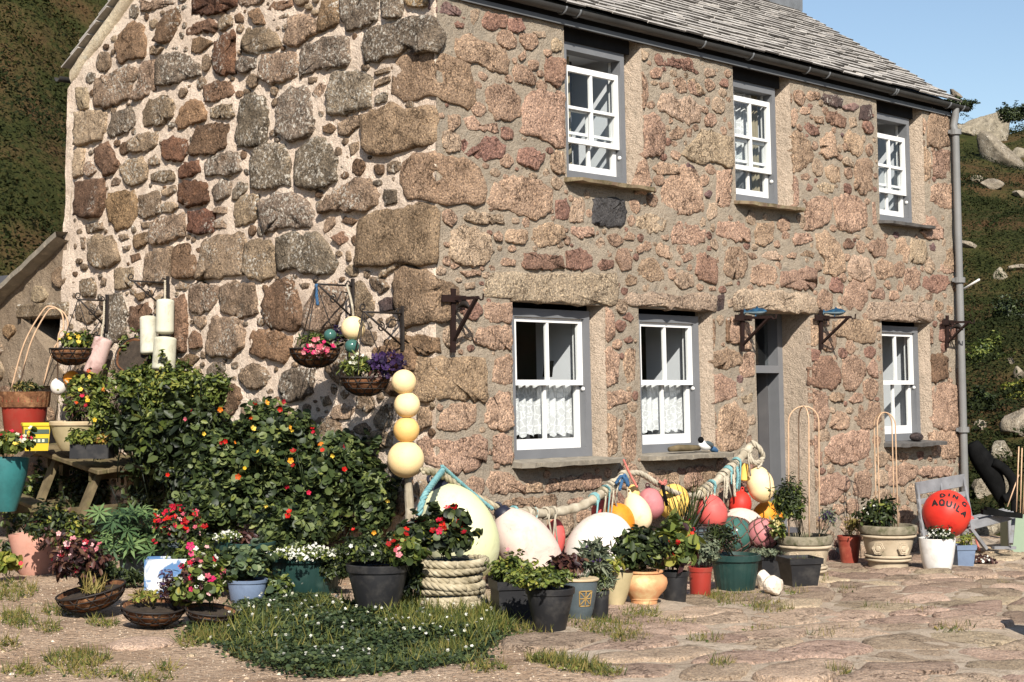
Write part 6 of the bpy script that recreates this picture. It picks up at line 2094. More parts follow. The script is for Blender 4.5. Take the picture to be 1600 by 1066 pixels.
plant('sedum', 'yellow green sedum mounding over the foremost black pot', 845, 908, 52, 17, bf['d'] - .05, 2600, .034, 'oval', 'mid', (), bf['top'] - [0, 0, .06], low=-.25, extra=[(900, .032, 'oval', 'lime')], jit=.8)
bb = pot('black_pot', 'square sided black pot right of the rope bound planter', 800, 973, 908, 62, 52, 'pot_black', 'square')
plant('bushy_sedum', 'rounded mid green plant in the black pot beside the rope planter', 800, 894, 44, 28, bb['d'], 1700, .04, 'oval', 'mid', [(8, .03, 'hex', 'pink')], bb['top'] - [0, 0, .06], low=-.3, extra=[(300, .04, 'oval', 'lime')])

# rope bound planter ------------------------------------------------------
def rope_planter():
    p = pot('rope_planter', 'planter bound in coils of thick pale rope with red geraniums', 703, 962, 880, 90, 92, 'pot_slate', 'plastic', cat='rope planter')
    C, H = p['C'], p['H']
    n = 8
    for k in range(n):
        z = H * (k + .30) / n * 1.06
        rr = p['rb'] * (1.05 + .05 * math.sin(k * 2.1)) + .012 * (k > n - 3)
        a = np.linspace(0, 2 * math.pi, 64)
        ph = R_.uniform(0, 6.28)
        pts = np.stack([C[0] + rr * np.cos(a + ph) + .012 * math.sin(k), C[1] + rr * np.sin(a + ph), C[2] + z + .010 * np.sin(a + k) + .006 * np.sin(2 * a + ph)], 1)
        m = MB()
        rope(m, pts, H / n * .66, pitch=H / n * 4.2, strands=4, n=7)
        m.build('rope_coil', M['rope_buff'], p['o'], smooth=True)
    return p
rpn = rope_planter()
plant('geranium', 'red flowering geranium spilling over the rope bound planter', 686, 838, 70, 40, rpn['d'], 1500, .055, 'round', 'dark', [(12, .06, 'flower', 'red'), (12, .05, 'flower', 'crimson')], rpn['top'] - [0, 0, .06], extra=[(260, .05, 'slim', 'lime')], droop=.2)
bk = pot('black_pot', 'largest black pot below the nasturtiums, left of the rope planter', 588, 968, 884, 100, 62, 'pot_black', n=36)
plant('geranium', 'small red and salmon flowered geranium at the right of the largest black pot', 632, 866, 36, 30, bk['d'] - .1, 620, .05, 'round', 'mid', [(14, .042, 'flower', 'red'), (3, .05, 'flower', 'pink')], bk['top'] + RT * .2 - [0, 0, .08])
plant('lobelia_greens', 'fine green trailing plant in the largest black pot', 575, 866, 54, 26, bk['d'], 1900, .035, 'oval', 'dark', [(6, .03, 'flower', 'white')], bk['top'] - [0, 0, .08], low=-.2, extra=[(400, .035, 'oval', 'mid')])
t1 = pot('green_tub', 'wide dark green tub nearer the black pot, edged with white alyssum', 472, 932, 868, 116, 98, 'pot_green', 'ribbed', sink=.02)
plant('alyssum', 'wide drift of white alyssum along the nearer green tub', 480, 866, 66, 15, t1['d'] - .12, 1500, .03, 'oval', 'mid', [(300, .022, 'flower', 'white')], t1['top'] - [0, 0, .06], low=-.2, stems=4)
t2 = pot('green_tub', 'dark green tub further left behind the blue grey pot', 376, 918, 850, 94, 80, 'pot_green', 'ribbed', dz=.03)
plant('alyssum', 'small clump of white alyssum on the left green tub', 356, 842, 34, 13, t2['d'] - .1, 560, .03, 'oval', 'mid', [(90, .022, 'flower', 'white')], t2['top'] - [0, 0, .06], low=-.2, stems=3)
plant('coleus', 'dark maroon leaved plant on the left green tub', 384, 844, 26, 12, t2['d'] - .05, 260, .05, 'oval', 'bronze', (), t2['top'] - [0, 0, .06], low=-.2, stems=3)
bw = pot('blue_pot', 'low blue grey banded pot with a light green plant in front of the green tubs', 382, 943, 908, 64, 52, 'pot_blue', 'plastic')
plant('pelargonium', 'light green crinkled pelargonium in the low blue grey pot', 388, 884, 42, 32, bw['d'], 800, .055, 'round', 'blue', (), bw['top'] - [0, 0, .05], extra=[(160, .05, 'oval', 'mid')])

# left front -----------------------------------------------------------
def hanging_basket(label, P, r, ax=(0, 0, 1), chains=None, cat='hanging basket', group=None, squash=.62):
    """half globe of wire lined with coir; chains: point they gather at"""
    P = np.asarray(P, float)
    ax = np.asarray(ax, float)
    ax = ax / np.linalg.norm(ax)
    o = empty('hanging_basket', label, cat, group, P)
    prof = [(r * math.sin(t) * .99, -r * squash * math.cos(t)) for t in np.linspace(.05, math.pi / 2, 9)] + [(r * .93, -.005), (r * .90, -r * .12)]
    b = MB()
    b.lathe(prof, 30, P, ax, wob=lambda t, h: .025 * math.sin(7 * t + 30 * h))
    b.build('coir_liner', M['coir'], o, smooth=True)
    so = MB()
    ref = np.cross(ax, (0, 1, .2)); ref /= np.linalg.norm(ref)
    oth = np.cross(ax, ref)
    vs = [P - ax * r * .02] + [P - ax * r * .10 + r * .92 * (math.cos(a) * ref + math.sin(a) * oth) for a in np.linspace(0, 2 * math.pi, 20, endpoint=False)]
    so.add(vs, [(0, 1 + k, 1 + (k + 1) % 20) for k in range(20)])
    so.build('soil', M['soil'], o, smooth=True)
    wi = MB()
    for t in (.55, .95, 1.3, math.pi / 2):
        wi.tube([P - ax * r * squash * math.cos(t) * 1.03 + r * 1.03 * math.sin(t) * (math.cos(a) * ref + math.sin(a) * oth) for a in np.linspace(0, 2 * math.pi, 32, endpoint=False)], .004 if t < 1.5 else .007, 5, closed=True)
    for k in range(12):
        for tw in (-.5, .5):
            pts = []
            for t in np.linspace(.2, math.pi / 2, 8):
                a = 2 * math.pi * k / 12 + tw * (t - .2)
                pts.append(P - ax * r * squash * math.cos(t) * 1.03 + r * 1.03 * math.sin(t) * (math.cos(a) * ref + math.sin(a) * oth))
            wi.tube(pts, .0035, 4)
    wi.build('wire_cage', M['iron'], o, smooth=True)
    if chains is not None:
        for k in range(3):
            a = 2 * math.pi * k / 3 + .5
            ch = MB()
            ch.tube([P + r * (math.cos(a) * ref + math.sin(a) * oth), np.asarray(chains)], .0045, 5)
            ch.build('chain', M['iron'], o, smooth=True)
    return o

def floor_basket(label, px, base, w, tilt, rise):
    tilt = (tilt[0] * .8, tilt[1] * .30)
    rise = rise + .10
    G = ground(px, base)
    s = ppm(G)
    r = w / 2 / s
    C = G + AWAY * r * .55
    C[2] = float(zg(C[0], C[1])) + r * rise
    ax = np.array([0, 0, 1.0]) - AWAY * tilt[1] + RT * tilt[0]
    return hanging_basket(label, C, r, ax, group='wire baskets stood on the ground'), C, r, depth(C)
o1, C1, r1, d1 = floor_basket('tilted coir basket on the ground, leftmost, with pink and bronze plants', 134, 966, 106, (-.25, .35), .66)
plant('begonia', 'bronze leaved begonia with pale pink flowers in the leftmost ground basket', 128, 880, 52, 44, d1, 900, .048, 'oval', 'bronze', [(20, .045, 'flower', 'pink'), (8, .04, 'flower', 'crimson')], C1 - [0, 0, .05], extra=[(160, .05, 'oval', 'dark')])
blades('straw_tuft', 'pale withered stems in the mouth of the leftmost ground basket', C1 + RT * .05 - AWAY * .1, 60, .16, 'dry', 1.6, rad_=.1)
o2, C2, r2_, d2 = floor_basket('shallow coir basket on bare earth, middle of the ground baskets', 234, 983, 98, (.08, .36), .56)
plant('lobelia', 'dark purple lobelia on the right of the shallow ground basket', 262, 922, 16, 34, d2 - .05, 260, .04, 'slim', 'bronze', [(40, .02, 'flower', 'violet')], C2 + RT * .15 - [0, 0, .05])
plant('withered_plant', 'yellowed dying plant lying in the shallow ground basket', 232, 932, 30, 7, d2, 160, .05, 'slim', 'dry', (), C2 - [0, 0, .04], low=-.1, stems=4, extra=[(60, .04, 'oval', 'lime')])
o3, C3, r3_, d3 = floor_basket('rusty coir basket on the grass edge, right of the other ground baskets', 326, 984, 78, (.15, .3), .62)
plant('begonia', 'mixed begonia with white pink and red flowers over the rusty ground basket', 314, 914, 50, 50, d3, 1000, .052, 'round', 'mid', [(16, .045, 'flower', 'white'), (10, .045, 'flower', 'crimson'), (5, .055, 'flower', 'magenta'), (9, .045, 'flower', 'pink')], C3 - [0, 0, .06], extra=[(180, .05, 'oval', 'bronze'), (120, .05, 'oval', 'lime')])

# enamelled box, lupins in a trough, red begonias
def box_planter():
    G = ground(262, 936)
    s = ppm(G)
    w, h = 78 / s, 60 / s
    C = G + AWAY * w * .35
    C[2] = float(zg(C[0], C[1]))
    o = empty('blue_tin', 'square blue and white streaked tin behind the shallow ground basket', 'tin', None, C)
    m = Mat('blue_enamel')
    p = m.obj()
    col = m.mix(m.ramp(m.noise(p, 5, 5, .6, 1.2), .47, .56), lin(84, 118, 158), lin(206, 206, 204))
    mat = m.done(m.principled(col, .4, m.bump(m.noise(p, 20, 3), .1, .004)))
    X, Y = RT * math.cos(.12) + AWAY * math.sin(.12), -RT * math.sin(.12) + AWAY * math.cos(.12)
    b = MB()
    for (c, sz) in (((0, -.5), (w, .012)), ((0, .5), (w, .012)), ((-.5, 0), (.012, w * .6)), ((.5, 0), (.012, w * .6))):
        b.box(C + X * c[0] * w * .99 + Y * c[1] * w * .6 + np.array([0, 0, h / 2]), (sz[0], sz[1], h), X, Y)
    b.build('sides', mat, o)
    l = MB()
    l.box(C + np.array([0, 0, h * .9]), (w * .97, w * .57, .01), X, Y)
    l.build('soil', M['soil'], o)
    rm = MB()
    q = [C + X * i * w / 2 + Y * j * w * .3 + np.array([0, 0, h]) for (i, j) in ((-1, -1), (1, -1), (1, 1), (-1, 1))]
    rm.tube(q, .008, 6, closed=True)
    rm.build('rolled_edge', mat, o, smooth=True)
    return depth(C), C, h
bd, bC, bh = box_planter()
def trough():
    G = ground(236, 912)
    s = ppm(G)
    w, h = 104 / s, 56 / s
    C = G + AWAY * .16
    C[2] = float(zg(C[0], C[1]))
    o = empty('grey_trough', 'long grey planting trough behind the ground baskets, under the lupins', 'trough', None, C)
    b = MB()
    vs, fs = [], []
    for (f, z) in ((.92, 0), (1.0, h), (.96, h), (.94, h * .85)):
        for (i, j) in ((-1, -1), (1, -1), (1, 1), (-1, 1)):
            vs.append(C + RT * i * w / 2 * f + AWAY * j * .15 * f + np.array([0, 0, z]))
    for k in range(3):
        for q in range(4):
            fs.append((4 * k + q, 4 * k + (q + 1) % 4, 4 * k + 4 + (q + 1) % 4, 4 * k + 4 + q))
    fs.append((12, 13, 14, 15))
    b.add(vs, fs)
    b.build('body', M['pot_slate'], o)
    rm = MB()
    rm.tube([C + RT * i * w / 2 + AWAY * j * .15 + np.array([0, 0, h]) for (i, j) in ((-1, -1), (1, -1), (1, 1), (-1, 1))], .014, 6, closed=True)
    rm.build('rim', M['pot_slate'], o, smooth=True)
    return depth(C), C, h
td, tC, th_ = trough()
def lupins():
    o = empty('lupin', 'palm shaped light green lupin leaves rising from the grey trough', 'plant', None, tC)
    pts, sz = [], []
    for k in range(110):
        px, py = R_.uniform(150, 262), R_.uniform(796, 868)
        pts.append(at_depth(px, py, td - .25 + R_.uniform(-.15, .3)))
        sz.append(R_.uniform(.13, .24))
    pts = np.array(pts)
    tag(scatter('leaves', pts, -AWAY * .45 + np.array([0, 0, .9]), sz, 'palm', LEAF['lupin'], o, .3), kind='stuff')
    st = MB()
    for p in pts[::2]:
        b = tC + np.array([0, 0, th_ * .8]) + RT * R_.uniform(-.3, .3)
        st.tube([b, (b + p) / 2 + np.array([0, 0, .03]), p], .004, 4)
    tag(st.build('stems', LEAF['lupin'], o, smooth=True), kind='stuff')
lupins()
plant('dark_greenery', 'dark small leaved plant trailing over the pink clay pot', 82, 822, 50, 34, td - .1, 1100, .05, 'oval', 'dark', (), at_depth(60, 860, td - .1), extra=[(160, .05, 'oval', 'lime'), (120, .05, 'oval', 'bronze')])
plant('red_begonia', 'mass of red and pink begonia flowers above the blue tin', 280, 828, 50, 42, bd + .25, 900, .05, 'oval', 'dark', [(60, .05, 'flower', 'crimson'), (30, .048, 'flower', 'red'), (26, .045, 'flower', 'pink')], tC + RT * .3 + np.array([0, 0, .2]), extra=[(100, .05, 'oval', 'lime')])
plant('fern_greens', 'thin grassy greens between the trough and the ground baskets', 196, 906, 40, 16, td - .55, 500, .06, 'slim', 'dark', (), ground(196, 930), droop=-.8, stems=0, extra=[(120, .06, 'slim', 'mid')])
pk = pot('pink_clay_pot', 'tall pale pink terracotta pot leaning at the far left', 52, 902, 832, 72, 54, 'pot_pink', 'smooth', lean=(-.16, 0))
tl = pot('teal_urn', 'glossy teal glazed urn cut by the left edge of the picture', 4, 800, 716, 70, 34, 'pot_teal', 'smooth', dz=.43, cat='urn')
plant('trailing_begonia', 'yellow and red begonia trailing over the teal urn', 26, 694, 40, 22, tl['d'] - .1, 300, .06, 'round', 'mid', [(6, .05, 'flower', 'white'), (8, .05, 'flower', 'crimson'), (6, .05, 'flower', 'yellow')], tl['top'] - [0, 0, .06])
plant('yellow_begonia', 'lime leaved begonia with a crimson flower at the lower left edge', 12, 880, 26, 18, pk['d'] - .5, 120, .08, 'round', 'lime', [(5, .06, 'flower', 'crimson')], ground(12, 900))

# the bushy bed of nasturtiums and its neighbours --------------------------
def nasturtiums():
    root = ground(450, 880) + AWAY * .9
    root[2] = float(zg(root[0], root[1]))
    o = empty('nasturtium_bed', 'big tangle of nasturtiums with red orange and yellow flowers against the gable', 'nasturtiums', None, root)
    lobes = [(430, 740, 92, 92, 13.5, 6800), (530, 760, 84, 76, 13.1, 6200), (352, 728, 70, 72, 13.8, 3600), (585, 790, 44, 62, 12.95, 2500), (470, 820, 90, 50, 12.85, 4200),
             (330, 800, 60, 46, 13.4, 2400), (420, 668, 50, 40, 14.0, 1300), (560, 720, 46, 40, 13.4, 800)]
    P, Nn = [], []
    for (px, py, rw, rh, d, n) in lobes:
        c = at_depth(px, py, d)
        s = FPX / d
        p, q = blob(c, rw / s * .95, rw / s * .62, rh / s, n, .62, -.7)
        P.append(p); Nn.append(q)
    P, Nn = np.vstack(P), np.vstack(Nn)
    keep = (P[:, 0] < BAT * P[:, 2] - .04) & (P[:, 2] > zg(P[:, 0], P[:, 1]))
    P, Nn = P[keep], Nn[keep]
    tag(scatter('foliage', P, Nn * .6 - AWAY * .25 + np.array([0, 0, .55]), R_.uniform(.028, .078, len(P)), 'round', LEAF['nast'], o, .8), kind='stuff')
    k = R_.choice(len(P), 1500)
    tag(scatter('foliage', P[k] + R_.normal(size=(1500, 3)) * .03, Nn[k], R_.uniform(.03, .07, 1500), 'oval', LEAF['mid'], o, .8), kind='stuff')
    st = MB()
    for i in R_.choice(len(P), 240):
        e = P[i] + Nn[i] * .04
        b = e - Nn[i] * R_.uniform(.12, .3) - np.array([0, 0, R_.uniform(.05, .2)])
        st.tube([b, (b + e) / 2 + R_.normal(size=3) * .03, e], .0045, 4)
    tag(st.build('stems', LEAF['mid'], o, smooth=True), kind='stuff')
    # flowers stand at the lit skin
    face = [(438, 640, 'red'), (442, 628, 'crimson'), (392, 652, 'orange'), (398, 633, 'red'), (344, 640, 'orange'), (318, 678, 'yellow'), (346, 692, 'red'), (352, 690, 'red'), (366, 692, 'orange'), (404, 706, 'yellow'),
            (382, 732, 'yellow'), (452, 668, 'orange'), (456, 672, 'yellow'), (490, 676, 'crimson'), (488, 671, 'red'), (458, 706, 'red'), (504, 704, 'red'), (536, 698, 'crimson'), (538, 734, 'red'), (458, 728, 'red'), (454, 720, 'orange'),
            (448, 760, 'crimson'), (452, 800, 'red'), (450, 806, 'red'), (482, 770, 'crimson'), (606, 782, 'yellow'), (552, 828, 'red'), (576, 850, 'red'), (606, 846, 'crimson'), (618, 838, 'orange'), (584, 832, 'orange'),
            (372, 745, 'orange'), (300, 642, 'crimson'), (290, 655, 'pink'), (500, 692, 'orange'), (415, 790, 'yellow'), (520, 712, 'yellow'), (262, 742, 'red'), (416, 630, 'orange'), (395, 670, 'yellow')]
    by = {}
    for (px, py, c) in face:
        d0 = ray(px, py)
        # front-most leaf near that line of sight
        v = P - CAM
        dd = v @ FW
        sx, sy = 800 + FPX * (v @ RT) / dd, 533 - FPX * (v @ UP) / dd
        m = (abs(sx - px) < 16) & (abs(sy - py) < 16)
        dep = dd[m].min() - .03 if m.any() else 13.6
        by.setdefault(c, []).append(CAM + d0 * dep)
    for c, pts in by.items():
        n = len(pts)
        pts = np.array(pts)
        nr = np.tile(-AWAY * .85 + np.array([0, 0, .35]), (n, 1))
        blooms(pts, nr, R_.uniform(.032, .054, n), 'cup', c, o, .6)
nasturtiums()

def climber(label, lobes, leaf, mat, n_extra, name='climbing_plant', flowers=()):
    o = empty(name, label, 'plant', None, ground(240, 860) + AWAY * 1.6)
    P, Nn = [], []
    for (px, py, rw, rh, d, n) in lobes:
        c = at_depth(px, py, d)
        s = FPX / d
        p, q = blob(c, rw / s * .95, rw / s * .6, rh / s, n, .55, -.8)
        P.append(p); Nn.append(q)
    P, Nn = np.vstack(P), np.vstack(Nn)
    k = P[:, 0] < BAT * P[:, 2] - .03
    P, Nn = P[k], Nn[k]
    tag(scatter('foliage', P, Nn, R_.uniform(.6, 1.3, len(P)) * leaf, 'oval', LEAF[mat], o, .8, .2), kind='stuff')
    tag(scatter('foliage', P[:n_extra] + R_.normal(size=(n_extra, 3)) * .04, Nn[:n_extra], R_.uniform(.6, 1.2, n_extra) * leaf, 'oval', LEAF['lime' if mat == 'mid' else 'mid'], o, .9), kind='stuff')
    st = MB()
    for i in R_.choice(len(P), 60):
        e = P[i]
        b = e - np.array([0, 0, R_.uniform(.1, .4)]) - Nn[i] * .1
        st.tube([b, e], .006, 4)
    tag(st.build('stems', LEAF['dark'], o, smooth=True), kind='stuff')
    for (k, sz, tp, mt) in flowers:
        idx = R_.choice(len(P), k)
        blooms(P[idx] + Nn[idx] * .06 - AWAY * .05, -AWAY + np.array([0, 0, .3]), sz, tp, mt, o, .4)
    return o
climber('small leaved green climber sprawling along the foot of the gable wall', [(280, 610, 96, 46, 15.0, 2600), (220, 600, 60, 40, 15.3, 1400), (345, 612, 44, 36, 14.7, 900), (205, 555, 26, 30, 15.5, 500), (260, 650, 70, 36, 14.9, 1000)], .055, 'mid', 220)
climber('dark shrub with long drooping leaves behind the picnic table', [(270, 700, 84, 78, 14.5, 1500), (222, 668, 50, 50, 14.9, 800), (310, 660, 50, 44, 14.4, 600)], .10, 'dark', 200, 'long_leaved_shrub')
climber('yellow green bush with orange blooms behind the picnic table', [(135, 620, 48, 38, 15.5, 900), (160, 660, 26, 40, 15.3, 500)], .06, 'mid', 400, 'flowering_bush', [(5, .045, 'flower', 'yellow'), (3, .045, 'flower', 'orange'), (2, .05, 'flower', 'white')])

climber('dark undergrowth behind and beneath the picnic table', [(60, 790, 90, 60, 16.3, 1300), (160, 770, 80, 60, 16.0, 1500), (250, 770, 70, 60, 14.9, 1400), (300, 760, 60, 60, 14.3, 1200), (120, 740, 70, 36, 16.4, 800), (330, 850, 60, 36, 13.4, 700)], .06, 'dark', 400, 'undergrowth')
plant('mixed_greens', 'bronze and green plant between the grey trough and the pink clay pot', 112, 838, 40, 34, td - .15, 700, .055, 'oval', 'mid', (), at_depth(112, 880, td - .15), extra=[(200, .05, 'oval', 'bronze'), (160, .06, 'oval', 'lime')])
plant('leafy_weeds', 'low weeds filling the gap between the green tubs and the blue grey pot', 430, 918, 36, 22, t1['d'] - .35, 420, .05, 'oval', 'mid', (), ground(430, 940), extra=[(160, .06, 'round', 'blue')], stems=3)

for (px, py, rw, rh, dd, mt, lab) in ((155, 905, 40, 26, d1 + .35, 'dark', 'dark greens between the leftmost basket and the trough'), (300, 872, 40, 26, bd + .15, 'mid', 'mixed greens right behind the blue tin'), (345, 900, 30, 30, bd - .05, 'dark', 'dark greens between the rusty basket and blue grey pot'),
                                      (225, 850, 40, 22, td - .1, 'dark', 'dark greens hanging over the trough rim'), (432, 880, 34, 30, t1['d'] + .05, 'dark', 'dark greens wedged between the two green tubs'), (525, 890, 34, 24, t1['d'] - .15, 'dark', 'dark greens between the nearer green tub and the largest black pot'), (645, 900, 20, 40, bk['d'] + .1, 'dark', 'dark greens in the gap left of the rope planter'), (30, 870, 44, 30, pk['d'] + .3, 'dark', 'dark greens behind the pink clay pot')):
    plant('leafy_greens', lab, px, py, rw, rh, dd, 900, .045, 'oval', mt, (), at_depth(px, py + rh, dd), extra=[(200, .05, 'slim', 'mid')], stems=3)

# ------------------------------------------------------------------ buoys and floats
def axis(ang, away=0.0):
    v = math.cos(rad(ang)) * UP + math.sin(rad(ang)) * RT + away * AWAY
    return v / np.linalg.norm(v)

def buoy(label, px, py, dep, w, l, ang, mat, shape='drop', away=.12, group='fishing buoys heaped along the front wall', name='buoy', cat='buoy', cap=None, grooves=0, eye=True):
    """an inflated net buoy: w across, l along, its eye pointing along ang (degrees clockwise from up)"""
    c = at_depth(px, py, dep)
    s = FPX / dep
    r, L = w / 2 / s, l / s
    ax = axis(ang, away)
    o = empty(name, label, cat, group, c)
    b = MB()
    n = 18
    prof = []
    for i in range(n + 1):
        t = i / n
        a = math.pi * t
        if shape == 'drop':
            rr = math.sin(a) * (1 - .30 * t ** 1.6) * 1.06
            h = -math.cos(a) * .5 + .02
        elif shape == 'egg':
            rr = math.sin(a) * (1 - .14 * t)
            h = -math.cos(a) * .5
        elif shape == 'can':
            rr = min(1, math.sin(a) * 2.6) * (1 - .06 * t)
            h = -math.cos(a) * .5
        else:
            rr, h = math.sin(a), -math.cos(a) * .5
        prof.append((max(1e-5, rr * r), h * L))
    wob = (lambda t, h: .010 * math.sin(2 * t + 9 * h)) if shape != 'ball' else None
    if grooves:
        prof = [(p[0] * (1 - .035 * (i % 4 == 0)), p[1]) for i, p in enumerate(prof)]
    b.lathe(prof, 40, c, ax, wob)
    b.build('body', M[mat], o, smooth=True)
    if shape in ('drop', 'egg') and eye:
        e = MB()
        top = c + ax * L * .5
        k_ = 1.5 if cap else 1.0
        e.lathe([(r * .24 * k_, -L * .07), (r * .19 * k_, -L * .01), (r * .16 * k_, L * .04), (r * .10 * k_, L * .055), (.0001, L * .055)], 16, top, ax)
        e.build('neck', M[cap or mat], o, smooth=True)
        ri = MB()
        q = top + ax * (L * .055 + r * .06)
        side = np.cross(ax, FW)
        ri.tube([q + r * .12 * (math.cos(a) * ax + math.sin(a) * side) for a in np.linspace(0, 2 * math.pi, 14, endpoint=False)], r * .045, 6, closed=True)
        ri.build('eye', M[cap or mat], o, smooth=True)
    return o, c, ax, r, L

M['navy'] = plastic('navy_plug', (30, 32, 48), .5)
def fdep(px, py, off):
    return depth(front(px, py, off))
def gdep(px, py, off):
    return depth(gable(px, py, off))

buoy('biggest buoy, pale green, leaning by the cottage corner behind the rope planter', 716, 832, fdep(716, 832, .52), 128, 160, -26, 'bz_pale', 'egg', cap='navy')
buoy('long blush pink buoy slanting beside the pale green one', 824, 856, fdep(824, 856, .62), 96, 138, -36, 'bz_blush', 'egg', cap='navy')
buoy('big round white buoy behind the slate blue pot', 938, 862, fdep(938, 862, .60), 118, 126, 25, 'bz_white', 'egg', eye=False)
buoy('small red buoy squeezed between the blush and white buoys', 866, 842, fdep(866, 842, .30), 38, 62, 6, 'bz_coral', 'egg', eye=False)
buoy('dark red buoy tucked under the rope above the white buoy', 944, 800, fdep(944, 800, .30), 44, 46, 0, 'bz_coral', 'egg', eye=False)
buoy('bright orange buoy peeping over the white buoy', 964, 814, fdep(964, 814, .42), 62, 56, 20, 'bz_orange', 'egg', eye=False)
buoy('cream speckled pear shaped buoy hanging between the orange and rose buoys', 996, 801, fdep(996, 801, .50), 44, 62, -22, 'bz_cream', 'drop')
buoy('dusky rose buoy with raised rings', 1017, 787, fdep(1017, 787, .38), 46, 50, -10, 'bz_rose', 'egg', grooves=1)
buoy('butter yellow buoy behind the spiky grass', 1052, 784, fdep(1052, 784, .34), 58, 56, 8, 'bz_butter', 'egg', eye=False)
buoy('small tan buoy behind the cream pear buoy', 990, 772, fdep(990, 772, .24), 22, 30, -10, 'bz_gold', 'egg', eye=False)
buoy('faded coral buoy sagging next to the spiky grass', 1112, 800, fdep(1112, 800, .45), 50, 58, -18, 'bz_coral', 'drop', .2)
buoy('clean bright red buoy below the knotted rope', 1157, 788, fdep(1157, 788, .32), 38, 42, 8, 'bz_red', 'egg')
buoy('white and pink buoy lying on its side under the red one', 1163, 816, fdep(1163, 816, .42), 46, 64, -70, 'bz_blush', 'egg', eye=False)
buoy('orange yellow buoy by the door behind the netted pink buoy', 1196, 806, fdep(1196, 806, .36), 44, 46, 15, 'bz_orange', 'egg', eye=False)
buoy('cream yellow buoy hung highest on the rope beside the door', 1188, 757, fdep(1188, 757, .46), 46, 58, -14, 'bz_yellow', 'egg', grooves=1, eye=False)
buoy('narrow yellow float hung behind the highest cream yellow buoy', 1163, 738, fdep(1163, 738, .36), 12, 28, 4, 'bz_butter', 'can')
def netted(label, px, py, dep, w, mat, cat='buoy', group='fishing buoys heaped along the front wall'):
    o, c, ax, r, L = buoy(label, px, py, dep, w, w * .94, 12, mat, 'ball', cat=cat, group=group)
    m = MB()
    side = np.cross(ax, FW); side /= np.linalg.norm(side)
    oth = np.cross(ax, side)
    rr = r * 1.012
    lat = [.35, .8, 1.25, 1.75, 2.2, 2.65]
    k = 9
    def pt(i, j):
        t, a = lat[i], 2 * math.pi * (j + .5 * (i % 2)) / k
        return c + rr * (math.cos(t) * ax * L / (2 * r) + math.sin(t) * (math.cos(a) * side + math.sin(a) * oth))
    for i in range(len(lat) - 1):
        for j in range(k):
            for jj in ((j, j + 1) if i % 2 else (j - 1, j)):
                A, B = pt(i, j), pt(i + 1, jj)
                mid = (A + B) / 2 - c
                m.tube([A, c + mid / np.linalg.norm(mid) * (np.linalg.norm(A - c) + np.linalg.norm(B - c)) / 2 * 1.01, B], .0055, 4)
    m.build('net', M['net'], o, smooth=True)
netted('dusty pink buoy in a brown cord net, resting above the pale sedum', 1193, 834, fdep(1193, 834, .78), 52, 'bz_rose')
netted('grey green glass float in a net behind the ribbed green pot', 1147, 836, fdep(1147, 836, .55), 62, 'floatglass', 'float')

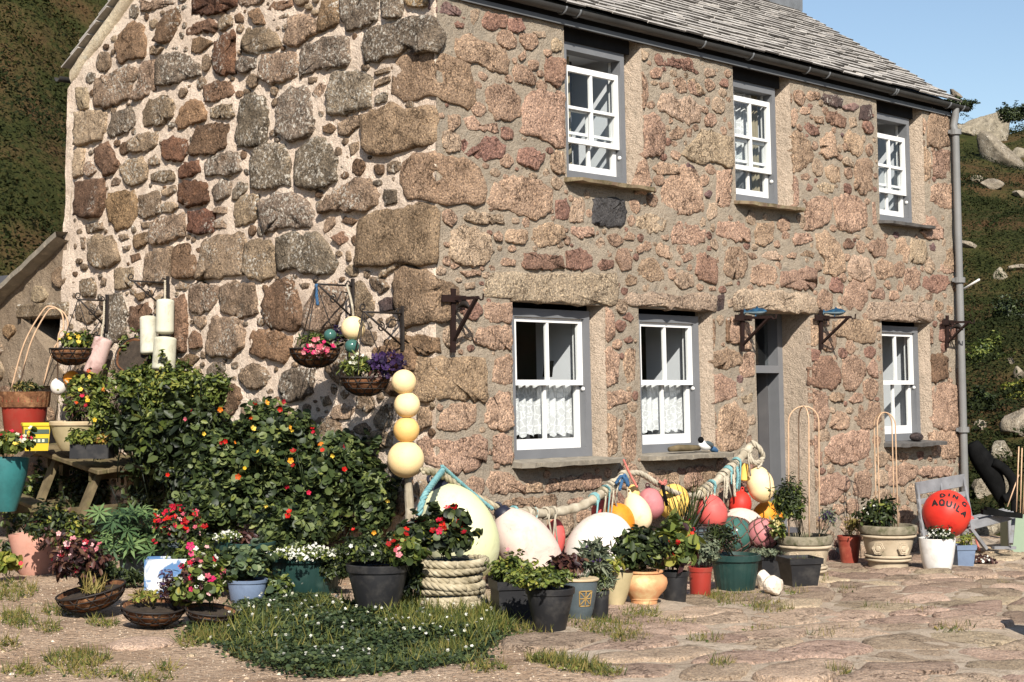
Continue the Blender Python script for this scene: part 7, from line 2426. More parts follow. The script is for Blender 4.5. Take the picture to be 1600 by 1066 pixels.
# the ball lettered AQUILA
def lettered_ball():
    px, py = 1479, 803
    c = at_depth(px, py, depth(ground(1472, 880)) + .35)
    r = 37.5 / ppm(c)
    o = empty('buoy', 'large bright red ball buoy lettered AQUILA in black', 'buoy', None, c)
    b = MB()
    b.lathe([(max(1e-5, r * math.sin(math.pi * i / 26)), -r * math.cos(math.pi * i / 26)) for i in range(27)], 48, c)
    b.build('body', M['bz_aquila'], o, smooth=True)
    def hit(x, y):
        d = ray(x, y)
        d = d / np.linalg.norm(d)
        oc = CAM - c
        bb = oc @ d
        q = bb * bb - (oc @ oc - r * r)
        return CAM + d * (-bb - math.sqrt(max(q, 0)))
    G = {'A': [[(0, 1), (.5, 0), (1, 1)], [(.2, .65), (.8, .65)]], 'Q': [[(.5 + .5 * math.cos(t), .5 + .5 * math.sin(t)) for t in np.linspace(0, 6.283, 14)], [(.6, .7), (1.0, 1.08)]],
         'U': [[(0, 0), (0, .65), (.2, .95), (.5, 1), (.8, .95), (1, .65), (1, 0)]], 'I': [[(.5, 0), (.5, 1)]], 'L': [[(0, 0), (0, 1), (.8, 1)]],
         'D': [[(0, 0), (0, 1), (.6, .95), (1, .6), (1, .4), (.6, .05), (0, 0)]], 'N': [[(0, 1), (0, 0), (1, 1), (1, 0)]], 'G': [[(1, .2), (.7, 0), (.25, .05), (0, .4), (0, .65), (.3, 1), (.8, .95), (1, .6), (.6, .6)]]}
    def put(ch, cx, cy, w, h, rot):
        m = MB()
        for st in G[ch]:
            pts = []
            for k in range(len(st) - 1):
                for t in np.linspace(0, 1, 5, endpoint=(k == len(st) - 2)):
                    u = st[k][0] + (st[k + 1][0] - st[k][0]) * t - .5
                    v = st[k][1] + (st[k + 1][1] - st[k][1]) * t - .5
                    a = rad(rot)
                    x = (cx + (u * w * math.cos(a) - v * h * math.sin(a))) / 5.92 + 1400
                    y = (cy + (u * w * math.sin(a) + v * h * math.cos(a))) / 5.92 + 720
                    P = hit(x, y)
                    pts.append(P + (P - c) * .001)
            # a flat painted stroke lying on the rubber
            vs, fs = [], []
            for k, P in enumerate(pts):
                T = pts[min(k + 1, len(pts) - 1)] - pts[max(k - 1, 0)]
                nn = (P - c) / r
                S = np.cross(T, nn)
                S = S / (np.linalg.norm(S) + 1e-9) * .0098
                vs += [P - S + nn * .0015, P + S + nn * .0015]
            for k in range(len(pts) - 1):
                fs.append((2 * k, 2 * k + 1, 2 * k + 3, 2 * k + 2))
            m.add(vs, fs)
        m.build('letter', M['black_paint'], o)
    for a in (('A', 358, 392, 46, 54, -8), ('Q', 425, 388, 42, 52, 0), ('U', 492, 398, 40, 52, 10), ('I', 544, 418, 20, 54, 20), ('L', 586, 446, 36, 54, 30), ('A', 630, 492, 46, 46, 42)):
        put(*a)
    for a in (('D', 432, 322, 38, 30, -2), ('I', 492, 318, 20, 30, 12), ('N', 550, 336, 38, 32, 22), ('G', 634, 402, 40, 30, 44)):
        put(*a)
    e = MB()
    q = c + .97 * r * RT - .2 * r * UP
    e.lathe([(.03, -.01), (.032, .02), (.022, .035), (.001, .036)], 14, q, RT - .15 * UP)
    e.build('lug', M['bz_coral'], o, smooth=True)
    t = MB()
    rope(t, spline([q + RT * .03, q + RT * .05 - UP * .08, q + RT * .06 - UP * .2, q + RT * .10 - UP * .33], 6), .012, .05, 3, 5)
    t.build('lanyard', M['rope_pink'], o, smooth=True)
    return c
ballc = lettered_ball()

# stacked balls on a post at the corner
def stack():
    d0 = gdep(635, 690, .34)
    base = at_depth(640, 800, d0)
    top = at_depth(631, 590, d0)
    gz0 = np.array([base[0], base[1], float(zg(base[0], base[1]))])
    o = empty('wooden_post', 'rough grey post carrying four stacked cream yellow balls', 'post', None, gz0)
    m = MB()
    m.tube([gz0 + (base - gz0) * t + np.array([.006 * math.sin(7 * t), 0, 0]) for t in np.linspace(0, 1, 5)] + [base + (top - base) * t for t in np.linspace(.1, 1, 5)], [.034] * 6 + [.022] * 4, 9)
    m.build('pole', M['drift'], o, smooth='auto')
    for (px, py, w, lab) in ((631, 597, 39, 'topmost of the four cream yellow balls stacked on the corner post'), (636, 633, 41, 'second ball from the top on the corner post'), (635, 672, 41, 'third ball from the top on the corner post, the most golden'), (634, 718, 58, 'largest ball, at the bottom of the stack on the corner post')):
        buoy(lab, px, py, d0 - .03, w, w, 0, 'bz_gold' if 'golden' in lab else 'bz_yellow', 'ball', group='cream yellow balls stacked on the post')
stack()

# ------------------------------------------------------------------ brackets
def scroll(m, c, u, v, r, turns=1.2, n=14, th=.006, a0=0):
    m.tube([c + (r * (1 - .6 * k / n)) * (math.cos(a0 + turns * 2 * math.pi * k / n) * u + math.sin(a0 + turns * 2 * math.pi * k / n) * v) for k in range(n + 1)], th, 5)

def gable_bracket(label, fx, fy, tipx, h=.36):
    F = gable(fx, fy, .055)
    d = ray(tipx, fy)
    # arm runs straight out from the gable: same y as its foot
    t = (F[1] - CAM[1]) / d[1]
    T = CAM + t * d
    L = F[0] - T[0]
    u, z = np.array([-1.0, 0, 0]), np.array([0, 0, 1.0])
    o = empty('wall_bracket', label, 'bracket', 'scrolled iron brackets on the gable', F)
    p = MB()
    p.box(F + z * (-h / 2 + .06), (.02, .035, h), bev=.003)
    p.build('wall_plate', M['iron'], o)
    a = MB()
    a.tube([F, F + u * L * .5, F + u * L], .009, 6)
    scroll(a, F + u * (L + .0) + z * .035, z * -1, u, .035, 1.1)
    a.build('arm', M['iron'], o, smooth=True)
    b = MB()
    b.tube([F + u * L * .96, F + u * .02 - z * (h * .68)], .008, 6)
    scroll(b, F + u * L * .55 - z * .11, u, z, .04, 1.2, a0=1.5)
    b.tube([F + u * L * .45 - z * .14, F + u * L * .3 - z * .05, F + u * .03 - z * .06], .006, 5)
    scroll(b, F + u * .05 + z * .02, u, -z, .03, 1.1)
    b.build('brace', M['iron'], o, smooth=True)
    return F + u * L - z * .0, F
tip1, f1 = gable_bracket('scrolled black bracket holding the higher basket near the cottage corner', 551, 447, 494)
tip2, f2 = gable_bracket('scrolled black bracket nearest the corner, above the stacked balls', 629, 490, 567)
tip3, f3 = gable_bracket('scrolled black bracket leftmost, beside the lean-to opening', 167, 470, 122)
tip4, f4 = gable_bracket('scrolled black bracket above the ivory floats', 262, 442, 205)

def plate_bracket(label, fx, fy, tipx, h, fish=False, bird=False):
    F = front(fx, fy, .05)
    d = ray(tipx, fy)
    t = (F[0] - CAM[0]) / d[0]
    T = CAM + t * d
    L = F[1] - T[1]
    u, z, x = np.array([0, -1.0, 0]), np.array([0, 0, 1.0]), np.array([1.0, 0, 0])
    o = empty('iron_bracket', label, 'bracket', 'rusty flat iron brackets on the front wall', F)
    p = MB()
    p.box(F + z * (-h / 2 + .06), (.048, .020, h + .04))
    p.build('upright', M['rust'], o)
    c = MB()
    c.box(F - x * .01 + u * .018, (.26, .016, .055))
    c.build('cross_plate', M['rust'], o)
    a = MB()
    a.bar(F, F + u * L, .016, .024)
    hk = F + u * L
    a.tube([hk, hk + u * .02 - z * .02, hk + u * .045 - z * .015, hk + u * .05 + z * .03], .007, 6)
    a.build('arm', M['rust'], o)
    b = MB()
    b.bar(F + u * L * .92, F - z * h * .72, .018, .036, up=(1, 0, 0))
    b.build('diagonal', M['rust'], o)
    if fish or bird:
        k = MB()
        n = 12
        q = F + u * L * (.45 if fish else .42) + z * (.055 if fish else -.09)
        vs, fs = [], []
        Lf = .26 if fish else .16
        for i in range(n + 1):
            s = i / n
            hh = (.034 if fish else .030) * math.sin(math.pi * min(1, s * 1.05) ** .8) + .003
            if s > .9:
                hh = .008 + (s - .9) * .28
            for (dx, dz) in ((-.007, 0), (0, 1), (.007, 0), (0, -1)):
                vs.append(q + u * Lf * (.5 - s) + x * dx + z * (hh * dz + (.0 if fish else .05 * math.sin(3 * s))))
        for i in range(n):
            for j in range(4):
                k.cur = 0 if (j in (0, 1) or not fish) else 1
                f = (4 * i + j, 4 * i + (j + 1) % 4, 4 * i + 4 + (j + 1) % 4, 4 * i + 4 + j)
                fs.append((f, k.cur))
        base = len(k.v)
        k.v.extend([tuple(map(float, p_)) for p_ in vs])
        k.f.extend([tuple(i + base for i in f) for f, _ in fs])
        k.mi.extend([c_ for _, c_ in fs])
        k.cur = 0
        if fish:
            k.add([q + z * .028 - u * .0, q + z * .028 + u * .05, q + z * .055 + u * .01], [(0, 1, 2)])
            k.bar(q - z * .03, q - z * .06, .012, .012)
        fm = [M['fishblue'], M['fishpale']] if fish else [M['iron'], M['iron']]
        k.build('fish' if fish else 'dolphin', fm, o, smooth=True)
M['fishblue'] = surf('fish_blue', lin(46, 92, 124), lin(24, 46, 66), 22, .5, .1)
M['fishpale'] = surf('fish_pale', lin(150, 170, 176), lin(110, 134, 146), 10, .5, .1)
plate_bracket('rusty bracket with a black dolphin, left of the lower front windows', 708, 467, 748, .46, bird=True)
plate_bracket('rusty bracket topped by a blue fish, left of the door', 1160, 497, 1206, .36, fish=True)
plate_bracket('rusty bracket topped by a blue fish, right of the door', 1283, 497, 1330, .36, fish=True)
plate_bracket('rusty bracket with a black dolphin beside the downpipe', 1480, 504, 1516, .32, bird=True)

# hanging baskets on the gable
def hung(label, tip, px, py, w, plants):
    F = tip
    d = ray(px, py)
    c = CAM + d * depth(F)
    r = w / 2 / ppm(c)
    hanging_basket(label, c, r, (0, 0, 1), F, group='hanging baskets on the gable brackets', squash=.78)
    for a in plants:
        a(c, r)
hung('hanging basket with pink flowers, the higher of the two near the corner', tip1, 492, 545, 76, [
    lambda c, r: plant('trailing_greens', 'green plant filling the higher hanging basket near the corner', 0, 0, r * .8 * ppm(c), .10 * ppm(c), depth(c), 320, .06, 'slim', 'mid', (), c - [0, 0, .05], P=c + np.array([0, 0, .04]), low=-.2),
    lambda c, r: plant('fuchsia', 'pink fuchsia hanging over the front of the higher basket', 0, 0, .14 * ppm(c), .11 * ppm(c), depth(c), 70, .04, 'slim', 'dark', [(30, .055, 'cup', 'pink'), (12, .05, 'cup', 'magenta')], c, P=c - AWAY * r * .95 - np.array([0, 0, .06]) + RT * .03, stems=4),
    lambda c, r: plant('petunia', 'deep purple petunia at the right of the higher basket', 0, 0, .11 * ppm(c), .09 * ppm(c), depth(c), 60, .05, 'oval', 'dark', [(26, .06, 'cup', 'violet')], c, P=c + RT * r * .95 + np.array([0, 0, .06]), stems=3)])
hung('hanging basket with purple flowers, the lower of the two near the corner', tip2, 571, 590, 74, [
    lambda c, r: plant('trailing_greens', 'pale green plant filling the lower hanging basket near the corner', 0, 0, r * .9 * ppm(c), .13 * ppm(c), depth(c), 420, .06, 'slim', 'mid', [(10, .03, 'flower', 'white')], c - [0, 0, .05], P=c + np.array([0, 0, .07]) - RT * .05, low=-.2, extra=[(120, .05, 'slim', 'lime')]),
    lambda c, r: plant('petunia', 'large deep purple petunia spilling right of the lower basket', 0, 0, .18 * ppm(c), .14 * ppm(c), depth(c), 160, .05, 'oval', 'bronze', [(64, .065, 'cup', 'violet')], c, P=c + RT * r * .95 + np.array([0, 0, .07]) - AWAY * .05, stems=4)])
hung('dark hanging basket beside the lean-to opening', tip3, 112, 545, 66, [
    lambda c, r: plant('trailing_greens', 'yellow flowered plant in the basket beside the lean-to', 0, 0, r * 1.1 * ppm(c), .14 * ppm(c), depth(c), 420, .055, 'oval', 'mid', [(10, .045, 'flower', 'yellow')], c - [0, 0, .05], P=c + np.array([0, 0, .05]) + RT * .05, low=-.3)])
tilted = gable(206, 555, .22)
hanging_basket('upended wicker basket on the gable half hidden by the climber', tilted, .17, -RT * .3 - AWAY * .8 + np.array([0, 0, .35]), None, squash=.5)

# floats by the gable
buoy('long ivory float hanging under the bracket, topmost of the three', 258, 495, gdep(258, 495, .16), 29, 56, 0, 'bz_ivory', 'can', group='ivory floats hung on the gable', name='float', cat='float')
buoy('ivory float with a stained top, left of the three on the gable', 232, 524, gdep(232, 524, .14), 27, 62, -3, 'bz_ivory', 'can', group='ivory floats hung on the gable', name='float', cat='float')
buoy('wide ivory float touching the climber, lowest of the three', 257, 553, gdep(257, 553, .22), 37, 54, 2, 'bz_ivory', 'can', group='ivory floats hung on the gable', name='float', cat='float')
buoy('pinkish worn float leaning on the wall by the lean-to', 153, 557, gdep(153, 557, .20), 30, 62, 16, 'bz_pinkish', 'can', group=None, name='float', cat='float')
buoy('small orange float below the lean-to basket', 112, 592, gdep(112, 592, .3), 26, 26, 0, 'bz_orange', 'ball', group=None, name='float', cat='float')
buoy('small white float left of the small orange float', 92, 604, gdep(92, 604, .35), 26, 28, 0, 'bz_white', 'ball', group=None, name='float', cat='float')
buoy('cream yellow ball hanging between the two corner baskets', 552, 513, gdep(552, 513, .40), 38, 38, 0, 'bz_yellow', 'ball', group=None)
buoy('upper green glass float beside the cream yellow hanging ball', 516, 524, gdep(516, 524, .40), 20, 20, 0, 'floatglass', 'ball', group='green glass floats by the hanging ball', name='float', cat='float')
buoy('lower green glass float under the cream yellow hanging ball', 550, 541, gdep(550, 541, .42), 23, 22, 0, 'floatglass', 'ball', group='green glass floats by the hanging ball', name='float', cat='float')
def cord(name, label, pts, r, mat, cat='rope', group=None, laid=True):
    o = empty(name, label, cat, group, pts[0])
    m = MB()
    P = spline(pts, 8)
    if laid:
        rope(m, P, r, None, 3, 5)
    else:
        m.tube(P, r, 6)
    m.build('strand', M[mat], o, smooth=True)
    return o
cord('cord', 'pale cord holding the cream yellow ball from the higher bracket', [f1 + [-.06, 0, .0], at_depth(549, 470, gdep(552, 490, .38)), at_depth(552, 494, gdep(552, 513, .40))], .010, 'rope_grey', 'cord')
cord('cord', 'cord dangling the ivory floats from their bracket', [f4 + [-.03, 0, .02], at_depth(258, 455, gdep(258, 455, .1)), at_depth(258, 470, gdep(258, 495, .15))], .011, 'rope_grey', 'cord')
cord('cord', 'pale cord from the leftmost bracket to the pinkish float', [f3 + [-.03, 0, 0], at_depth(162, 500, gdep(162, 500, .12)), at_depth(158, 528, gdep(153, 530, .2))], .010, 'rope_grey', 'cord')
cord('tassel', 'blue frayed rope tassel on the tip of the higher corner bracket', [tip1, tip1 - UP * .06 - RT * .0, tip1 - UP * .17 + RT * .012], .014, 'rope_navy', 'rope')

# ------------------------------------------------------------------ rope swag and driftwood rails along the front
def swag():
    def f(px, py, off): return front(px, py, off)
    # two driftwood rails lashed with rope
    a = [f(790, 800, .42), f(850, 802, .44), f(905, 792, .44), f(945, 768, .42), f(978, 742, .40)]
    b = [f(1088, 776, .42), f(1120, 752, .42), f(1150, 724, .42), f(1174, 696, .38)]
    for pts, lab in ((a, 'driftwood rail lashed with rope beneath the left window'), (b, 'driftwood rail slanting up to the door, wound with cord')):
        o = empty('driftwood_rail', lab, 'rail', 'driftwood rails tied with rope', pts[0])
        m = MB()
        P = spline(pts, 6)
        m.tube(P, [.038 + .005 * math.sin(3 * i) for i in range(len(P))], 10)
        m.build('pole', M['drift'], o, smooth=True)
        for k in range(16):
            i = R_.integers(1, len(P) - 1)
            T = P[i] - P[i - 1]
            T /= np.linalg.norm(T)
            X = np.cross(T, (0, 0, 1)); X /= np.linalg.norm(X)
            Y = np.cross(T, X)
            w = MB()
            turns = R_.integers(2, 4)
            w.tube([P[i] + T * (.014 * q / 10) + .046 * (math.cos(2 * math.pi * q / 10) * X + math.sin(2 * math.pi * q / 10) * Y) for q in range(turns * 10)] + [P[i] - np.array([0, .05, .05]), P[i] - np.array([R_.uniform(-.05, .05), .06, R_.uniform(.10, .26)])], .0085, 5)
            w.build('lashing', M[['rope_grey', 'rope_grey', 'rope_buff', 'rope_blue'][R_.integers(4)]], o, smooth=True)
    cord('rope', 'thick old rope from the corner post down to the first rail', [f(660, 735, .50), f(690, 742, .46), f(735, 772, .42), f(790, 800, .42)], .030, 'rope_buff')
    cord('rope', 'blue green rope knotted over the pale green buoy', [f(690, 728, .48), f(712, 748, .46), f(740, 772, .46), f(770, 796, .50)], .016, 'rope_blue')
    cord('rope', 'blue green rope dropping down the left side of the pale green buoy', [f(692, 735, .50), f(676, 756, .72), f(662, 778, .86), f(654, 806, .86)], .024, 'rope_blue')
    cord('rope', 'frayed rope sagging between the two rails above the rose buoy', [f(978, 742, .42), f(1000, 740, .42), f(1030, 758, .44), f(1060, 772, .44), f(1088, 776, .42)], .026, 'rope_grey')
    cord('rope', 'loop of old rope hung on the end of the rail by the door', [f(1174, 690, .40), f(1186, 700, .46), f(1192, 716, .46), f(1180, 724, .46), f(1170, 712, .42), f(1176, 694, .40)], .026, 'rope_grey')
    cord('rope', 'rope wound from the loop down to the highest cream yellow buoy', [f(1188, 716, .48), f(1190, 724, .48), f(1184, 732, .48)], .012, 'rope_grey')
    cord('twine', 'navy blue twine knotted where the first rail ends', [f(962, 756, .50), f(972, 744, .52), f(982, 760, .54), f(976, 742, .50), f(968, 766, .54)], .014, 'rope_navy', 'twine')
    cord('twine', 'pink twine slanting down over the cream pear buoy', [f(974, 718, .40), f(984, 740, .46), f(996, 762, .52)], .010, 'rope_pink', 'twine')
    cord('twine', 'pink knot on the black rod beside the butter yellow buoy', [f(1030, 752, .48), f(1038, 758, .50), f(1040, 750, .50), f(1034, 762, .5)], .014, 'rope_pink', 'twine')
    for k, (x, y, z) in enumerate(((1135, 745, 'rope_grey'), (1146, 742, 'rope_grey'), (1152, 730, 'rope_blue'), (1116, 772, 'rope_grey'))):
        o = cord('rope_end', ['loose grey rope end hanging left of the bright red buoy', 'second loose grey rope end above the bright red buoy', 'blue green rope end near the top of the slanting rail', 'knotted rope end above the sagging coral buoy'][k], [f(x, y, .47), f(x + 1, y + 14, .50), f(x - 1 + 3 * (k % 2), y + 34, .50)], .014, z, 'rope end', 'loose rope ends on the slanting rail')
    o = empty('black_rod', 'short black rod tied upright beside the butter yellow buoy', 'rod', None, f(1038, 800, .5))
    m = MB()
    m.tube([f(1035, 758, .52), f(1042, 790, .52)], .014, 8)
    m.build('rod', M['rubber'], o, smooth=True)
swag()
sp = front(1072, 840, .62)
blades('spiky_grass', 'tall spiky grass standing in front of the butter yellow buoy', np.array([sp[0], sp[1], sp[2]]), 60, .58, 'dark', .45, rad_=.04, tpl='reed')
plant('red_begonia', 'red flowered begonia at the foot of the spiky grass', 1062, 828, 26, 20, depth(sp) - .15, 260, .055, 'oval', 'mid', [(9, .05, 'flower', 'crimson')], sp - [0, 0, .1], extra=[(80, .05, 'oval', 'bronze')])
def black_crate():
    P = front(1094, 848, .66)
    o = empty('wire_crate', 'black wire mesh crate between the grey shrub and the spiky grass', 'crate', None, P)
    b = MB()
    for i in range(7):
        z = -.14 + i * .047
        b.tube([P + RT * u * .13 + AWAY * v * .1 + np.array([0, 0, z]) for (u, v) in ((-1, -1), (1, -1), (1, 1), (-1, 1))], .006, 4, closed=True)
    for u in np.linspace(-1, 1, 6):
        for v in (-1, 1):
            b.tube([P + RT * u * .13 + AWAY * v * .1 + np.array([0, 0, -.15]), P + RT * u * .13 + AWAY * v * .1 + np.array([0, 0, .15])], .005, 4)
    b.build('mesh', M['iron'], o, smooth=True)
    k = MB()
    k.box(P, (.22, .15, .26), RT, AWAY)
    k.build('lining', M['pot_slate'], o)
black_crate()

# ------------------------------------------------------------------ hoops of cane in the planters
def hoop_set(label, C, w, h, ang, z0, lean=0.0, group='cane hoops in planters', second=True):
    o = empty('cane_hoop', label, 'plant hoop', group, C)
    for k, a in enumerate((ang, ang + math.pi / 2) if second else (ang,)):
        X = math.cos(a) * RT + math.sin(a) * AWAY
        pts = []
        for t in np.linspace(0, 1, 30):
            u = -1 + 2 * t
            hh = min(1.0, (1 - abs(u) ** 7) ** .5 * .16 + .84) if abs(u) < .999 else 0
            pass
        straight = h - w / 2
        pts = [C - X * w / 2 + np.array([0, 0, z0]), C - X * w / 2 + np.array([0, 0, z0 + straight * .5])]
        pts += [C - X * w / 2 * math.cos(t) + np.array([0, 0, z0 + straight + w / 2 * math.sin(t)]) for t in np.linspace(0, math.pi, 14)]
        pts += [C + X * w / 2 + np.array([0, 0, z0 + straight * .5]), C + X * w / 2 + np.array([0, 0, z0])]
        pts = [p + RT * lean * (p[2] - C[2]) for p in pts]
        m = MB()
        m.tube(pts, .0065, 7)
        m.build('hoop', M['cane'], o, smooth=True)
hoop_set('tall cane hoops in the urn by the door', urn_a['C'], 50 / urn_a['s'], (838 - 624) / urn_a['s'], .15, urn_a['H'] * .85)
hoop_set('tall cane hoops in the urn beside the white planter', urn_b['C'], 40 / urn_b['s'], (822 - 634) / urn_b['s'], .75, urn_b['H'] * .85, -.02)
def left_hoops():
    d = 16.0
    o = empty('cane_hoop', 'pair of cane hoops arching over the red pot at the left', 'plant hoop', 'cane hoops in planters', at_depth(45, 612, d))
    for (a, tx, ty, b, dd) in (((18, 606), 80, 479, (90, 560), d - .12), ((30, 606), 86, 482, (68, 596), d + .08), ):
        m = MB()
        A, B = at_depth(*a, dd), at_depth(b[0], 600, dd)
        k = [A, at_depth((a[0] * .55 + tx * .45) - 8, (a[1] + ty) / 2 - 6, dd), at_depth(tx - 14, ty + 8, dd), at_depth(tx, ty, dd), at_depth(tx + 16, ty + 10, dd), at_depth(tx + 19, ty + 34, dd), at_depth((tx + b[0]) / 2 + 6, (ty + b[1]) / 2 + 8, dd), B]
        m.tube(spline(k, 6), .008, 7)
        m.build('hoop', M['cane'], o, smooth=True)
left_hoops()

# ------------------------------------------------------------------ picnic table and what stands on it
def picnic_table():
    N, Lc, Rr = at_depth(152, 735, 14.7), at_depth(54, 702, 15.9), at_depth(243, 722, 15.3)
    ex, ey = Rr - N, Lc - N
    lx, ly = np.linalg.norm(ex), np.linalg.norm(ey)
    X, Y = ex / lx, ey / ly
    Z = np.cross(X, Y); Z /= np.linalg.norm(Z)
    if Z[2] < 0:
        Z = -Z
    mid = N + ex / 2 + ey / 2
    o = empty('picnic_table', 'weathered wooden picnic table crowded with planters at the left', 'picnic table', None, (mid[0], mid[1], float(zg(mid[0], mid[1]))))
    n = 6
    for k in range(n):
        p = MB()
        w = lx / n
        p.box(N + X * (k + .5) * w + Y * ly / 2 - Z * .022, (w - .008, ly + R_.uniform(-.03, .03), .045), X, Y, Z, .008)
        p.build('plank', M['wood'], o)
    for t in (.16, .84):
        fr = MB()
        fr.box(N + X * lx * .5 + Y * ly * t - Z * .09, (lx * .9, .04, .09), X, Y, Z)
        fr.build('batten', M['wood'], o)
    g = float(zg(mid[0], mid[1]))
    for t in (.14, .80):
        for (u0, u1) in ((.18, -.42), (.82, 1.42)):
            a = N + X * lx * u0 + Y * ly * t - Z * .05
            b = N + X * lx * u1 + Y * ly * t
            b[2] = g
            l = MB()
            l.bar(a, b, .045, .11, up=Y)
            l.build('leg', M['wood'], o)
        c = MB()
        a, b = N + X * lx * -.55 + Y * ly * t, N + X * lx * 1.55 + Y * ly * t
        a[2] = b[2] = g + .42
        c.bar(a, b, .045, .10, up=(0, 0, 1))
        c.build('bearer', M['wood'], o)
    for u in (-.52, 1.52):
        for k in (0, 1):
            s_ = MB()
            q = N + X * lx * (u + .10 * k * (1 if u > 0 else -1)) + Y * ly / 2
            q[2] = g + .50
            s_.box(q, (.11, ly + .05, .04), X / np.linalg.norm(X), Y, np.cross(X, Y), .006)
            s_.build('bench_plank', M['wood'], o)
    return N, X, Y, Z, lx, ly
TN, TX, TY, TZ, TLX, TLY = picnic_table()

def on_table(px, py):
    d = ray(px, py)
    t = ((TN - CAM) @ TZ) / (d @ TZ)
    return CAM + d * t

def yellow_tub():
    P = at_depth(56, 704, 15.4)
    s = ppm(P)
    w, h = 40 / s, 44 / s
    o = empty('yellow_tub', 'square yellow plastic tub with dark printed bands on the table end', 'tub', None, P)
    m = Mat('yellow_plastic'); my = m.done(m.principled(lin(206, 176, 44), .45, None, .4))
    m = Mat('printed_green'); mg = m.done(m.principled(lin(70, 86, 74), .5))
    m = Mat('printed_pale'); mp = m.done(m.principled(lin(206, 208, 170), .5))
    X, Y = RT * math.cos(.35) + AWAY * math.sin(.35), -RT * math.sin(.35) + AWAY * math.cos(.35)
    b = MB()
    vs, fs = [], []
    for (f, z) in ((.86, 0), (1.0, h * .84), (1.0, h * .86)):
        for (i, j) in ((-1, -1), (1, -1), (1, 1), (-1, 1)):
            vs.append(P + X * i * w / 2 * f + Y * j * w / 2 * f + np.array([0, 0, z]))
    for k in range(2):
        for q in range(4):
            fs.append((4 * k + q, 4 * k + (q + 1) % 4, 4 * k + 4 + (q + 1) % 4, 4 * k + 4 + q))
    b.add(vs, fs + [(3, 2, 1, 0)])
    b.build('body', my, o)
    l = MB()
    l.box(P + np.array([0, 0, h * .92]), (w * 1.08, w * 1.08, h * .13), X, Y, bev=.008)
    l.build('lid', my, o)
    for (z, hh, mm) in ((.68, .16, mg), (.36, .17, mg)):
        f = .5 * (.86 + .14 * z / .84)
        bb = MB()
        bb.box(P - Y * (w * f + .001) + np.array([0, 0, h * z]), (w * f * 1.9, .003, h * hh), X, Y, bev=0)
        bb.build('printed_band', mm, o)
    f = .5 * (.86 + .14 * .36 / .84)
    for k in range(4):
        bb = MB()
        bb.box(P - Y * (w * f + .004) + X * w * (-.24 + .16 * k) + np.array([0, 0, h * .36]), (w * .09, .003, h * .10), X, Y)
        bb.build('printed_mark', mp, o)
yellow_tub()

def staging():
    c = at_depth(34, 694, 16.3)
    o = empty('wooden_staging', 'low wooden staging behind the table bearing the red hooped pot', 'staging', None, (c[0], c[1], float(zg(c[0], c[1]))))
    for k in range(5):
        p = MB()
        p.box(c + AWAY * (-.26 + .13 * k) - np.array([0, 0, .02]), (1.1, .12, .04), RT, AWAY)
        p.build('plank', M['wood'], o)
    for (i, j) in ((-1, -1), (1, -1), (1, 1), (-1, 1)):
        a = c + RT * .48 * i + AWAY * .24 * j - np.array([0, 0, .04])
        l = MB()
        l.bar(a, (a[0], a[1], float(zg(a[0], a[1]))), .07, .07)
        l.build('leg', M['wood'], o)
    return c
SC = staging()
def free_pot(name, label, P, rt, rb, H, mat, prof='plain', cat='plant pot', rim=None):
    o = empty(name, label, cat, None, P)
    b = MB()
    if prof == 'bowl':
        b.lathe([(rb, 0), (rb * 1.2, H * .12), (rt * .86, H * .5), (rt * .97, H * .86), (rt * .9, H * .9)], 32, P)
    else:
        b.lathe([(rb * .96, 0), (rb, .01), (rt * .96, H * .86), (rt * .88, H * .9)], 32, P)
    b.build('body', M[mat], o, 'auto')
    r = MB()
    r.lathe([(rt * .96, H * .85), (rt * 1.03, H * .87), (rt * 1.04, H * .97), (rt, H), (rt * .9, H), (rt * .86, H * .88)], 32, P)
    r.build('rim', M[rim or mat], o, 'auto')
    so = MB()
    so.lathe([(rt * .9, H * .9), (rt * .5, H * .93), (.001, H * .95)], 20, P)
    so.build('soil', M['soil'], o, smooth=True)
    return o
P = at_depth(38, 692, 16.1)
red_o = free_pot('red_pot', 'big red plastic pot with a pleated brown collar under the cane hoops', P, 37 / ppm(P), 29 / ppm(P), 74 / ppm(P), 'pot_brick')
def collar(P, rt, z0, h):
    m = MB()
    m.lathe([(rt * 1.02, z0), (rt * 1.06, z0 + h * .5), (rt * 1.08, z0 + h), (rt * .9, z0 + h * .98)], 96, P, wob=lambda t, hh: .03 * abs(math.sin(12 * t)))
    m.build('pleated_collar', M['coir'], red_o, 'auto')
collar(P, 36 / ppm(P), 56 / ppm(P), 24 / ppm(P))
plant('dark_moss', 'dry dark plants on top of the red hooped pot', 40, 606, 30, 9, depth(P), 400, .05, 'slim', 'dark', (), P + np.array([0, 0, .45]), low=-.2, extra=[(120, .06, 'slim', 'dry')])
P = on_table(116, 706)
P = at_depth(116, 704, 15.35)
free_pot('bowl_planter', 'cream rimmed green bowl planter on the picnic table', P, 37 / ppm(P), 20 / ppm(P), 46 / ppm(P), 'pot_buff', 'bowl', rim='rim_buff')
plant('marigold', 'loose bronze and green plant with yellow flowers in the cream rimmed bowl', 128, 634, 40, 34, depth(P), 620, .06, 'slim', 'mid', [(3, .05, 'flower', 'yellow'), (2, .045, 'flower', 'orange'), (2, .05, 'flower', 'crimson')], P + np.array([0, 0, .26]), extra=[(200, .06, 'slim', 'bronze')])
